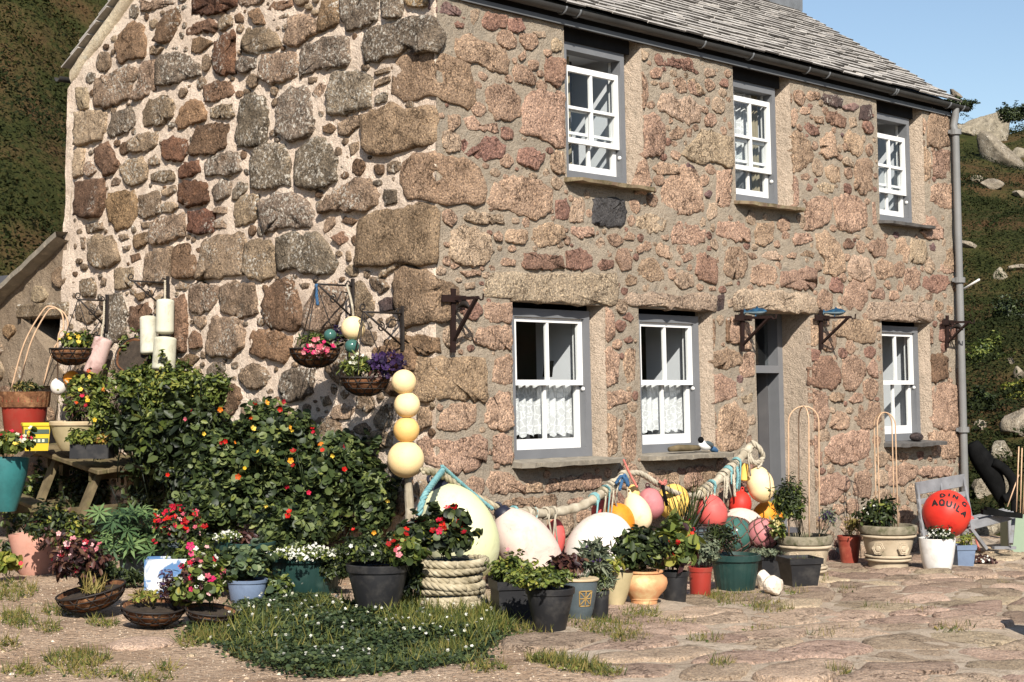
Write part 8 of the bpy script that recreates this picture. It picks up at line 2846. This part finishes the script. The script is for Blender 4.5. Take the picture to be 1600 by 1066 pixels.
def tray():
    P = at_depth(144, 716, 14.85)
    s = ppm(P)
    w, h = 58 / s, 22 / s
    o = empty('black_tray', 'shallow black tray of sedums at the front of the picnic table', 'tray', None, P)
    b = MB()
    for (i, j, a, c) in ((0, -1, w, .012), (0, 1, w, .012), (-1, 0, .012, w * .7), (1, 0, .012, w * .7)):
        b.box(P + RT * i * w / 2 + AWAY * j * w * .35 + np.array([0, 0, h / 2]), (a, c, h), RT, AWAY)
    b.box(P + np.array([0, 0, .01]), (w, w * .7, .02), RT, AWAY)
    b.build('sides', M['pot_black'], o)
    plant('sedum', 'bright green sedum in the black tray', 126, 686, 24, 13, depth(P) - .05, 700, .045, 'oval', 'mid', (), P + [0, 0, .1], low=-.3, extra=[(300, .04, 'oval', 'lime')])
    plant('sedum', 'orange yellow sedum at the right of the black tray', 162, 690, 17, 12, depth(P), 500, .035, 'oval', 'sedum', (), P + [0, 0, .1], low=-.3)
tray()
def bench_pot():
    P = at_depth(245, 770, 15.0)
    free_pot('black_pot', 'small empty black pot on the right bench of the picnic table', P, 15 / ppm(P), 11 / ppm(P), 30 / ppm(P), 'pot_black')
bench_pot()

# ------------------------------------------------------------------ right hand corner
def white_rock():
    for (px, py, w, h, lab) in ((1196, 905, 30, 36, 'rear lump of white quartz between the green pot and square pot'), (1212, 914, 42, 36, 'white quartz boulder in front of the square black pot')):
        G = ground(px, py + h * .5)
        s = ppm(G)
        bm = bmesh.new()
        bmesh.ops.create_icosphere(bm, subdivisions=3, radius=.5)
        rs = np.random.default_rng(int(px))
        D = rs.normal(size=(7, 3)); D /= np.linalg.norm(D, axis=1)[:, None]
        for v in bm.verts:
            c = np.array(v.co)
            for d in D:
                e = c @ d - .36
                if e > 0:
                    c = c - d * e * .9
            c = c * (1 + rs.normal() * .02)
            v.co = Vector((c[0] * w / s, c[1] * w / s * .8, c[2] * h / s))
        me = bpy.data.meshes.new('quartz_rock')
        bm.to_mesh(me); bm.free()
        o = link('quartz_rock', me, M['quartz'], smooth=False)
        G = G + AWAY * w / s * .3
        o.location = (G[0], G[1], float(zg(G[0], G[1])) + h / s * .42)
        tag(o, lab, 'rock', 'white quartz rocks')
M['quartz'] = surf('white_quartz', lin(226, 214, 198), lin(196, 180, 160), 8, .8, .6, 24, .02, True, .2, lin(180, 150, 120), 6, (.6, .72))
white_rock()

def garden_seat():
    """a grey slatted seat tipped back against the wall"""
    s0 = ground(1470, 862)
    d = 17.2
    o = empty('slatted_seat', 'grey slatted garden seat leaning against the wall behind the red ball', 'garden seat', None, s0)
    A, B = at_depth(1432, 757, d + .25), at_depth(1504, 744, d + .55)      # top of the back
    Cc, Dd = at_depth(1444, 850, d), at_depth(1522, 838, d + .3)          # where it meets the seat
    for (p, q) in ((A, Cc), (B, Dd)):
        m = MB(); m.bar(p, q, .045, .03, up=B - A, bev=.004); m.build('upright', M['greywood'], o)
    for t in (.07, .30, .47, .64, .82):
        m = MB()
        p, q = A + (Cc - A) * t, B + (Dd - B) * t
        m.bar(p - (q - p) * .03, q + (q - p) * .03, .13 if t < .1 else .058, .022, up=FW, bev=.004)
        m.build('back_slat', M['greywood'], o)
    m = MB(); p = (A + B) / 2; q = (Cc + Dd) / 2
    m.bar(p, q, .03, .025, up=B - A); m.build('centre_stile', M['greywood'], o)
    E, F = at_depth(1516, 822, d - .1), at_depth(1584, 805, d + .2)
    for k in range(4):
        m = MB()
        off = AWAY * .11 * k + np.array([0, 0, .002 * k])
        m.bar(E + off, F + off, .085, .022, up=AWAY, bev=.004)
        m.build('seat_slat', M['greywood'], o)
    for (p, px, py) in ((E, 1541, 858), (F, 1580, 850)):
        m = MB(); q = at_depth(px, py, d); m.bar(p - np.array([0, 0, .02]), q, .035, .035); m.build('leg', M['greywood'], o)
    m = MB(); m.bar(at_depth(1552, 856, d), at_depth(1586, 856, d + .1), .04, .03); m.build('stretcher', M['greywood'], o)
garden_seat()

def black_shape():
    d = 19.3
    o = empty('black_wreckage', 'big black curved shape with a loop handle leaning on rocks past the cottage corner', 'sculpture', None, at_depth(1570, 800, d))  # unidentified black form, built as a plain solid shape
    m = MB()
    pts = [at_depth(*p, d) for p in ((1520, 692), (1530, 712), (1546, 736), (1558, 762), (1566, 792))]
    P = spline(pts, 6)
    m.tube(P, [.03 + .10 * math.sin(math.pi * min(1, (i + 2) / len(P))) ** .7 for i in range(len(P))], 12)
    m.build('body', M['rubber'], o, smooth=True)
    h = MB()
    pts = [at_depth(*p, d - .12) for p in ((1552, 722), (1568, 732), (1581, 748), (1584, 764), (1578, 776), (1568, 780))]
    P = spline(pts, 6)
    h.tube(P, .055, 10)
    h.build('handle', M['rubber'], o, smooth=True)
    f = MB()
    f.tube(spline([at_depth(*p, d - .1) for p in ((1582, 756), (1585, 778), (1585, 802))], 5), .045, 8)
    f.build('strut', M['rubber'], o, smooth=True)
    o2 = empty('black_straps', 'flat black rubber strips lying across the grey seat', 'strap', None, at_depth(1560, 804, 17.2))
    for (a, b, w) in (((1534, 800), (1596, 806), .05), ((1540, 794), (1575, 803), .035)):
        k = MB()
        k.bar(at_depth(*a, 17.2), at_depth(*b, 17.25), w, .07, up=FW)
        k.build('strip', M['rubber'], o2)
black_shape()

def storage_tub():
    d = depth(ground(1590, 866))
    c = at_depth(1592, 863, d) + AWAY * .15
    c[2] = float(zg(c[0], c[1]))
    o = empty('green_crate', 'pale green plastic crate with a grey corner post at the right edge', 'crate', None, c)
    m = Mat('pale_green_plastic'); mg = m.done(m.principled(lin(134, 150, 128), .45))
    s = ppm(c)
    w, h = 46 / s, 58 / s
    b = MB()
    for (i, j, a, e) in ((0, -1, w, .012), (0, 1, w, .012), (-1, 0, .012, w), (1, 0, .012, w)):
        b.box(c + RT * (i * w / 2 + w * .18) + AWAY * j * w / 2 + np.array([0, 0, h / 2]), (a, e, h), RT, AWAY)
    b.build('sides', mg, o)
    k = MB()
    k.tube([c + RT * (-w / 2 + w * .18) - AWAY * w / 2, c + RT * (-w / 2 + w * .18) - AWAY * w / 2 + np.array([0, 0, h + .05])], .018, 8)
    k.build('corner_post', M['greywood'], o, smooth=True)
    bp = pot('blue_pot', 'blue square plastic pot behind the smooth white planter', 1506, 890, 852, 34, 26, 'pot_blue', 'square')
    plant('leafy_plant', 'few light green leaves in the blue square pot', 1510, 846, 16, 14, bp['d'], 120, .06, 'slim', 'lime', (), bp['top'] - [0, 0, .05])
    nb = ground(1536, 884)
    plant('net_bundle', 'heap of grey purple netting on the paving beside the blue pot', 1534, 876, 22, 8, depth(nb), 500, .04, 'chip', 'bronze', [(30, .03, 'hex', 'white')], nb, cat='netting', low=-.2, stems=0)
    cn = MB()
    o3 = empty('bamboo_canes', 'thin canes tied upright at the right edge of the picture', 'cane', None, at_depth(1592, 800, 18.4))
    for (a, b_) in (((1592, 698), (1588, 800)), ((1597, 700), (1594, 806)), ((1604, 690), (1598, 806)), ((1592, 742), (1574, 792))):
        m = MB(); m.tube([at_depth(*a, 18.4), at_depth(*b_, 18.3)], .007, 6); m.build('cane', M['cane'], o3, smooth=True)
storage_tub()
ou = pot('barrel_tub', 'black tub mostly out of the right edge casting its shadow on the paving', 1654, 1004, 910, 66, 60, 'pot_black')  # unseen tub, added only for the shadow it throws into view

# things on the sills
def sill_things():
    z = 1.20
    a, b = front(1046, 706, .06), front(1092, 699, .06)
    a[2] = b[2] = z + .035
    o = empty('driftwood_stick', 'driftwood stick on the sill of the middle lower window', 'driftwood', None, a)
    m = MB(); m.tube([a, a + (b - a) * .3 + [0, 0, .008], a + (b - a) * .7 + [0, 0, .004], b], [.022, .032, .030, .024], 9)
    m.build('stick', M['wood'], o, smooth=True)
    c = front(1101, 702, .08); c[2] = z + .055
    o = empty('carved_bird', 'carved bird with black head, white breast and blue tail on the sill', 'ornament', None, c)
    def egg(name, P, ax, r, L, mat):
        k = MB(); k.lathe([(max(1e-5, r * math.sin(math.pi * i / 10)), -L / 2 * math.cos(math.pi * i / 10)) for i in range(11)], 14, P, ax); k.build(name, mat, o, smooth=True)
    x = np.array([1.0, 0, 0])
    egg('body', c, x - np.array([0, 0, .25]), .045, .17, M['white'])
    egg('head', c + np.array([-.07, -.01, .055]), np.array([0, 0, 1.0]), .028, .06, M['rubber'])
    egg('tail', c + np.array([.13, 0, -.035]), x - np.array([0, 0, .35]), .028, .15, M['rope_navy'])
    egg('wing', c + np.array([.03, -.03, .015]), x - np.array([0, 0, .3]), .026, .13, M['pot_slate'])
    p = front(1432, 686, .03); p[2] = z + .04
    bm = bmesh.new(); bmesh.ops.create_icosphere(bm, subdivisions=3, radius=.5)
    for v in bm.verts:
        v.co = Vector((v.co.x * .20, v.co.y * .13, v.co.z * .10))
    me = bpy.data.meshes.new('dark_pebble'); bm.to_mesh(me); bm.free()
    q = link('dark_pebble', me, M['k']); q.location = p
    tag(q, 'dark rounded stone on the sill of the right lower window', 'stone')
    w = WINS['L1']
    zz = w[2] + .65
    bx = MB(); bx.box((w[0] + .66, wy(zz, .28), zz + .10), (.11, .03, .14), (1, .2, 0), (-.2, 1, 0), (.15, 0, 1)); 
    bo = bx.build('black_box', M['rubber'])
    tag(bo, 'small black box standing on the middle rail of the left lower window', 'box')
sill_things()

# ------------------------------------------------------------------ hillside rocks and scrub
def hill_hit(px, py):
    d = ray(px, py)
    for t in np.arange(17, 75, .08):
        P = CAM + d * t
        if P[2] < float(hill(P[0], P[1])):
            return P
    return CAM + d * 40

BOULDER_AT = []
def boulder(label, px, py, w, h, seed, rot=0.0, group='granite boulders on the hillside', flat=.9, sub=4, facets=15):
    P = hill_hit(px, py)
    s = ppm(P)
    rs = np.random.default_rng(seed)
    bm = bmesh.new()
    bmesh.ops.create_icosphere(bm, subdivisions=sub, radius=.5)
    D = rs.normal(size=(facets, 3)); D /= np.linalg.norm(D, axis=1)[:, None]
    off = rs.uniform(.25, .42, facets)
    ca, sa = math.cos(rot), math.sin(rot)
    for v in bm.verts:
        c = np.array(v.co)
        for d, e0 in zip(D, off):
            e = c @ d - e0
            if e > 0:
                c = c - d * e * .92
        c = c * (1 + .06 * math.sin(9 * c[0] + seed) * math.cos(8 * c[1] + 2 * seed) + rs.normal() * .012)
        x, z = c[0] * w / s * 1.12, c[2] * h / s * 1.12
        x, z = x * ca + z * sa, -x * sa + z * ca
        q = RT * x + AWAY * c[1] * max(w, h) / s * flat + np.array([0, 0, 1.0]) * z
        v.co = Vector(q)
    me = bpy.data.meshes.new('boulder')
    bm.to_mesh(me); bm.free()
    o = link('boulder', me, M['boulder'])
    o.location = P - AWAY * .10 * max(w, h) / s + np.array([0, 0, .02])
    BOULDER_AT.append((o.location.x - AWAY[0] * .3 * max(w, h) / s, o.location.y - AWAY[1] * .3 * max(w, h) / s, .62 * max(w, h) / s))
    tag(o, label, 'boulder', group)
BL = [('great pale granite outcrop at the top of the right hillside', 1540, 208, 74, 88, 21, .35), ('slanting granite slab below the great outcrop', 1562, 250, 96, 46, 2, .85), ('pale granite ledge beside the gutter end', 1505, 206, 44, 22, 3, .3),
      ('small rounded rock left of the flat hillside stone', 1526, 283, 20, 16, 4, 0), ('flat pale stone lying on the dark hillside turf', 1548, 292, 38, 20, 5, .05), ('angular pale boulder at the right edge high on the hill', 1592, 242, 36, 26, 6, .2),
      ('thin pale slab on the mossy slope', 1592, 306, 30, 12, 7, .5), ('small grey boulder in the green scrub above the bracket', 1563, 432, 24, 28, 8, .2), ('low pale rock right of the small grey boulder', 1588, 420, 26, 16, 9, 0), ('pale ledge of stone half buried in turf near the pipe', 1512, 386, 32, 14, 10, .3),
      ('brown streaked rock low in the scrub', 1590, 586, 28, 22, 11, .3), ('little stone in the scrub below the bracket', 1580, 566, 12, 11, 12, 0), ('huge rounded boulder low at the right edge', 1598, 672, 66, 62, 13, .1),
      ('tan boulder between the cottage corner and the huge rounded one', 1562, 712, 44, 50, 14, .5), ('mossy stone beside the downpipe foot', 1530, 672, 24, 26, 15, 0), ('pale rock behind the black curved shape', 1572, 765, 34, 60, 16, .3), ('rough rock under the grey seat', 1540, 830, 50, 40, 17, .2),
      ('tan rock at the corner behind the grey seat', 1538, 770, 46, 46, 18, .4), ('pale stone on the skyline by the roof end', 1492, 150, 26, 14, 19, .4)]
for b in BL:
    boulder(*b)

def scrub():
    def band(name, th0, th1, n, r0, r1, smin, smax, seed, tall=1.0):
        rs = np.random.default_rng(seed)
        th = YAW - np.radians(rs.uniform(th0, th1, n))
        r = r0 + (r1 - r0) * rs.random(n) ** 1.3
        x, y = CAM[0] + r * np.cos(th), CAM[1] + r * np.sin(th)
        z = terrain(x, y)
        ok = (hill(x, y) - zg(x, y)) > .15
        # keep it off the cottage and the lean-to
        ok &= ~((x > -1) & (x < 9.2) & (y > -1) & (y < 7))
        ok &= ~((x > -.6) & (x < 3) & (y > 5) & (y < 10))
        for (bx, by, br) in BOULDER_AT:
            ok &= np.hypot(x - bx, y - by) > br
        x, y, z = x[ok], y[ok], z[ok]
        m = len(x)
        clump = vnoise(x, y, .55, 41)
        hgt = ((vnoise(x, y, 1.6, 42) ** 2) * .55 + .05) * tall
        up = rs.random(m) * hgt
        dome = np.maximum(0, vnoise(x, y, .95, 44) - .42) ** .6 * 1.1 * tall * smooth(.1, .8, hill(x, y) - zg(x, y))
        up = up * .5 + dome * rs.uniform(.72, 1.0, m)
        P = np.stack([x, y, z + up], 1)
        rv = (.52 if th0 > 5 else .92) * np.clip(.62 * clump + .42 * rs.random(m) - .10 + (vnoise(x, y, .16, 43) - .5) * .35, 0, 1)
        o = scatter(name, P, np.array([0, 0, 1.0]) - AWAY * .3, rs.uniform(smin, smax, m), 'chip', LEAF['scrub'], None, .8, 0, None, rv)
        tag(o, kind='stuff')
    band('hillside_scrub', -25, -8, 150000, 20, 62, .035, .10, 5, .8)
    band('hillside_scrub', 11.2, 24, 150000, 19.5, 58, .028, .08, 6, .5)
    band('hillside_scrub', -8, 11.2, 9000, 40, 60, .3, .6, 7)
scrub()
def bush_masses():
    """rounder bushes that catch the light among the scrub on the right, and bracken on the left"""
    for (px, py, w, h, mt, lab) in ((1580, 500, 60, 70, 'dark', 'dark rounded gorse bush low on the right hillside'), (1545, 560, 60, 60, 'mid', 'sunlit green bush beside the downpipe'), (1535, 640, 50, 50, 'dark', 'dark ivy patch above the rocks at the corner'),
                                    (1590, 620, 40, 40, 'lime', 'yellow green bush above the huge rounded boulder'), (1585, 180, 60, 26, 'dark', 'dark bushes on the right skyline'), (1500, 165, 46, 16, 'dark', 'low bushes on the skyline by the roof end')):
        P = hill_hit(px, py)
        plant('hillside_bush', lab, px, py, w / 2 + 6, h / 2 + 4, depth(P) + .1, 3200, .055, 'oval', mt, (), P, 'bush', 'bushes on the hillside', stems=3, low=-.8)
bush_masses()

# ------------------------------------------------------------------ ground cover
def gz(x, y):
    return zg(x, y) + (vnoise(x, y, 1.3, 1) - .5) * .05 + (vnoise(x, y, 4.5, 2) - .5) * .018
def inpoly(px, py, poly):
    ins = np.zeros(len(px), bool)
    for k in range(len(poly)):
        (x1, y1), (x2, y2) = poly[k], poly[(k + 1) % len(poly)]
        if y1 != y2:
            ins ^= ((y1 > py) != (y2 > py)) & (px < (x2 - x1) * (py - y1) / (y2 - y1) + x1)
    return ins
def ground_poly(poly, n):
    """points spread evenly over a patch of the yard whose corners are given"""
    Q = np.array([ground(*p)[:2] for p in poly])
    lo, hi = Q.min(0), Q.max(0)
    out = np.zeros((0, 2))
    while len(out) < n:
        p = lo + (hi - lo) * R_.random((n * 2, 2))
        k = inpoly(p[:, 0], p[:, 1], [tuple(q) for q in Q])
        # ragged edge
        out = np.vstack([out, p[k]])
    out = out[:n] + R_.normal(size=(n, 2)) * .045 * (1 + .8 * (R_.random((n, 1)) > .85))
    return np.stack([out[:, 0], out[:, 1], gz(out[:, 0], out[:, 1])], 1)
CL = [(300, 990), (345, 960), (415, 930), (470, 925), (540, 950), (600, 962), (645, 950), (700, 968), (765, 962), (792, 985), (760, 1010), (735, 1038), (640, 1052), (540, 1062), (440, 1056), (395, 1030), (345, 1005)]
P = ground_poly(CL, 42000)
lift = .008 + .085 * R_.random(len(P)) * vnoise(P[:, 0], P[:, 1], 3.5, 51) * (.4 + vnoise(P[:, 0], P[:, 1], 1.3, 52))
tag(scatter('clover_patch', P + np.stack([0 * lift, 0 * lift, lift], 1), (0, 0, 1), R_.uniform(.012, .030, len(P)), 'round', leafmat('clover_leaf', [(30, 42, 26), (46, 60, 36), (62, 76, 44), (88, 98, 58)], .55, .2), None, .45), kind='stuff')
P = ground_poly(CL, 4500)
tag(scatter('grass', P, R_.normal(size=(len(P), 3)) * [1, 1, .2], R_.uniform(.03, .11, len(P)) * (.5 + vnoise(P[:, 0], P[:, 1], 2, 53)), 'blade', LEAF['grass'], None, .2, 0, np.array([0, 0, .8]) + R_.normal(size=(len(P), 3)) * .4), kind='stuff')
P = ground_poly([(560, 950), (640, 940), (770, 955), (800, 985), (740, 1005), (620, 985)], 5000)
tag(scatter('grass', P, R_.normal(size=(len(P), 3)) * [1, 1, .2], R_.uniform(.05, .15, len(P)), 'blade', LEAF['grass'], None, .2, 0, np.array([0, 0, .8]) + R_.normal(size=(len(P), 3)) * .4), kind='stuff')
P = ground_poly(CL, 120)
P[:, 2] += R_.uniform(.07, .12, len(P))
tag(scatter('clover_flowers', np.vstack([P, P + [0, 0, .006]]), (0, 0, 1), .020, 'flower', PET['white'], None, .5), kind='stuff')
def tufts():
    A = []
    spots = [(30, 975, 30, 12, 260), (24, 962, 22, 8, 160), (120, 1028, 55, 12, 520), (75, 985, 20, 8, 120), (150, 1050, 60, 10, 200), (40, 1045, 40, 10, 160), (10, 1010, 26, 8, 90), (262, 1040, 20, 6, 60), (300, 1000, 24, 10, 160), (160, 975, 26, 8, 160),
             (330, 995, 30, 10, 420), (400, 1020, 36, 12, 420), (700, 1020, 60, 14, 500), (90, 955, 30, 8, 160), (20, 925, 40, 16, 500), (230, 1060, 50, 8, 120),
             (960, 985, 46, 14, 620), (1000, 962, 34, 8, 460), (920, 975, 40, 12, 460), (985, 1000, 30, 8, 260), (900, 1045, 46, 10, 420), (860, 1036, 40, 9, 360), (945, 1055, 34, 7, 200), (760, 1052, 40, 8, 160), (1150, 940, 52, 10, 760), (1205, 950, 36, 9, 420), (1110, 938, 24, 7, 260),
             (1270, 905, 30, 8, 200), (1325, 922, 18, 7, 90), (1245, 925, 22, 6, 120), (1300, 990, 40, 6, 90), (1380, 950, 40, 5, 80), (1490, 990, 34, 6, 120), (1445, 960, 26, 4, 60), (1570, 915, 14, 6, 80), (1310, 1052, 18, 6, 110), (1125, 1045, 20, 8, 110), (1100, 1000, 30, 6, 110), (1190, 985, 30, 5, 90),
             (1050, 975, 40, 7, 150), (820, 985, 60, 8, 340), (680, 975, 60, 14, 900), (560, 975, 60, 12, 700)]
    for (px, py, rw, rh, n) in spots:
        a, r = R_.uniform(0, 6.283, n), R_.random(n) ** .6
        for (x, y) in zip(px + rw * r * np.cos(a), py + rh * r * np.sin(a)):
            A.append(ground(x, y))
    A = np.array(A)
    A[:, 2] = gz(A[:, 0], A[:, 1])
    dry = R_.random(len(A)) < .35
    for nm, k, mt in (('grass', ~dry, 'grass'), ('dry_grass', dry, 'dry')):
        q = A[k]
        tag(scatter(nm, q, R_.normal(size=(len(q), 3)) * [1, 1, .2], R_.uniform(.03, .085, len(q)), 'blade', LEAF[mt], None, .2, 0, np.array([0, 0, .75]) + 0 * q + R_.normal(size=q.shape) * .35), kind='stuff')
        q = q[::3]
        tag(scatter(nm, q + [0, 0, .012], (0, 0, 1), R_.uniform(.015, .035, len(q)), 'oval', LEAF['mid' if nm == 'grass' else 'dry'], None, .5), kind='stuff')
tufts()
def pebbles():
    n = 30000
    x = np.r_[R_.uniform(-6.5, 1.5, n)]
    y = np.r_[R_.uniform(-5.5, 2.6, n)]
    ok = (paved(x, y) < .25) & (x < -.4)
    x, y = x[ok], y[ok]
    m = len(x)
    s = R_.uniform(.003, .009, m) * (1 + 1.3 * (R_.random(m) > .94))
    O = np.array([(1, 0, 0), (.3, .95, 0), (-.8, .6, 0), (-.8, -.6, 0), (.3, -.95, 0), (.1, 0, .75)])
    V, lo = [], []
    ang = R_.uniform(0, 6.283, m)
    c, sn = np.cos(ang), np.sin(ang)
    T = O[None] * s[:, None, None] * np.stack([R_.uniform(.7, 1.3, m), R_.uniform(.6, 1.1, m), R_.uniform(.5, 1, m)], 1)[:, None]
    X = T[..., 0] * c[:, None] - T[..., 1] * sn[:, None] + x[:, None]
    Y = T[..., 0] * sn[:, None] + T[..., 1] * c[:, None] + y[:, None]
    Z = T[..., 2] + gz(x, y)[:, None] - .001
    V = np.stack([X, Y, Z], -1)
    F = np.array([(0, 1, 5), (1, 2, 5), (2, 3, 5), (3, 4, 5), (4, 0, 5)])
    loops = (np.arange(m)[:, None] * 6 + F.ravel()[None]).ravel()
    me = fast_mesh('pebbles', V, loops, np.arange(0, m * 15, 3), np.repeat(R_.random(m), 6))
    tag(link('pebbles', me, leafmat('pebble', [(140, 108, 84), (206, 180, 150), (104, 78, 62), (232, 216, 190), (176, 142, 114)], .9, 0, .1)), kind='stuff')
    # a few larger flat stones in the earth
    for k, (px, py, w, lab) in enumerate(((216, 1004, 110, 'large flat pale stone sunk in the earth below the middle basket'), (120, 962, 16, 'small pale pebble beside the leftmost ground basket'), (58, 945, 22, 'small flat stone left of the leftmost ground basket'), (300, 1020, 20, 'grey slate chip on bare earth'), (470, 905, 0, ''))):
        if not w:
            continue
        G = ground(px, py); s_ = ppm(G)
        bm = bmesh.new(); bmesh.ops.create_icosphere(bm, subdivisions=3, radius=.5)
        rs = np.random.default_rng(k)
        for v in bm.verts:
            v.co = Vector((v.co.x * w / s_, v.co.y * w / s_ * .9, v.co.z * min(.07, w / s_ * .4))) * (1 + rs.normal() * .02 + .08 * math.sin(5 * v.co.x + k) )
        me = bpy.data.meshes.new('flat_stone'); bm.to_mesh(me); bm.free()
        o = link('flat_stone', me, M['pave']); o.location = (G[0], G[1], float(gz(G[0], G[1])) + .0)
        tag(o, lab, 'stone', 'loose stones in the earth')
pebbles()
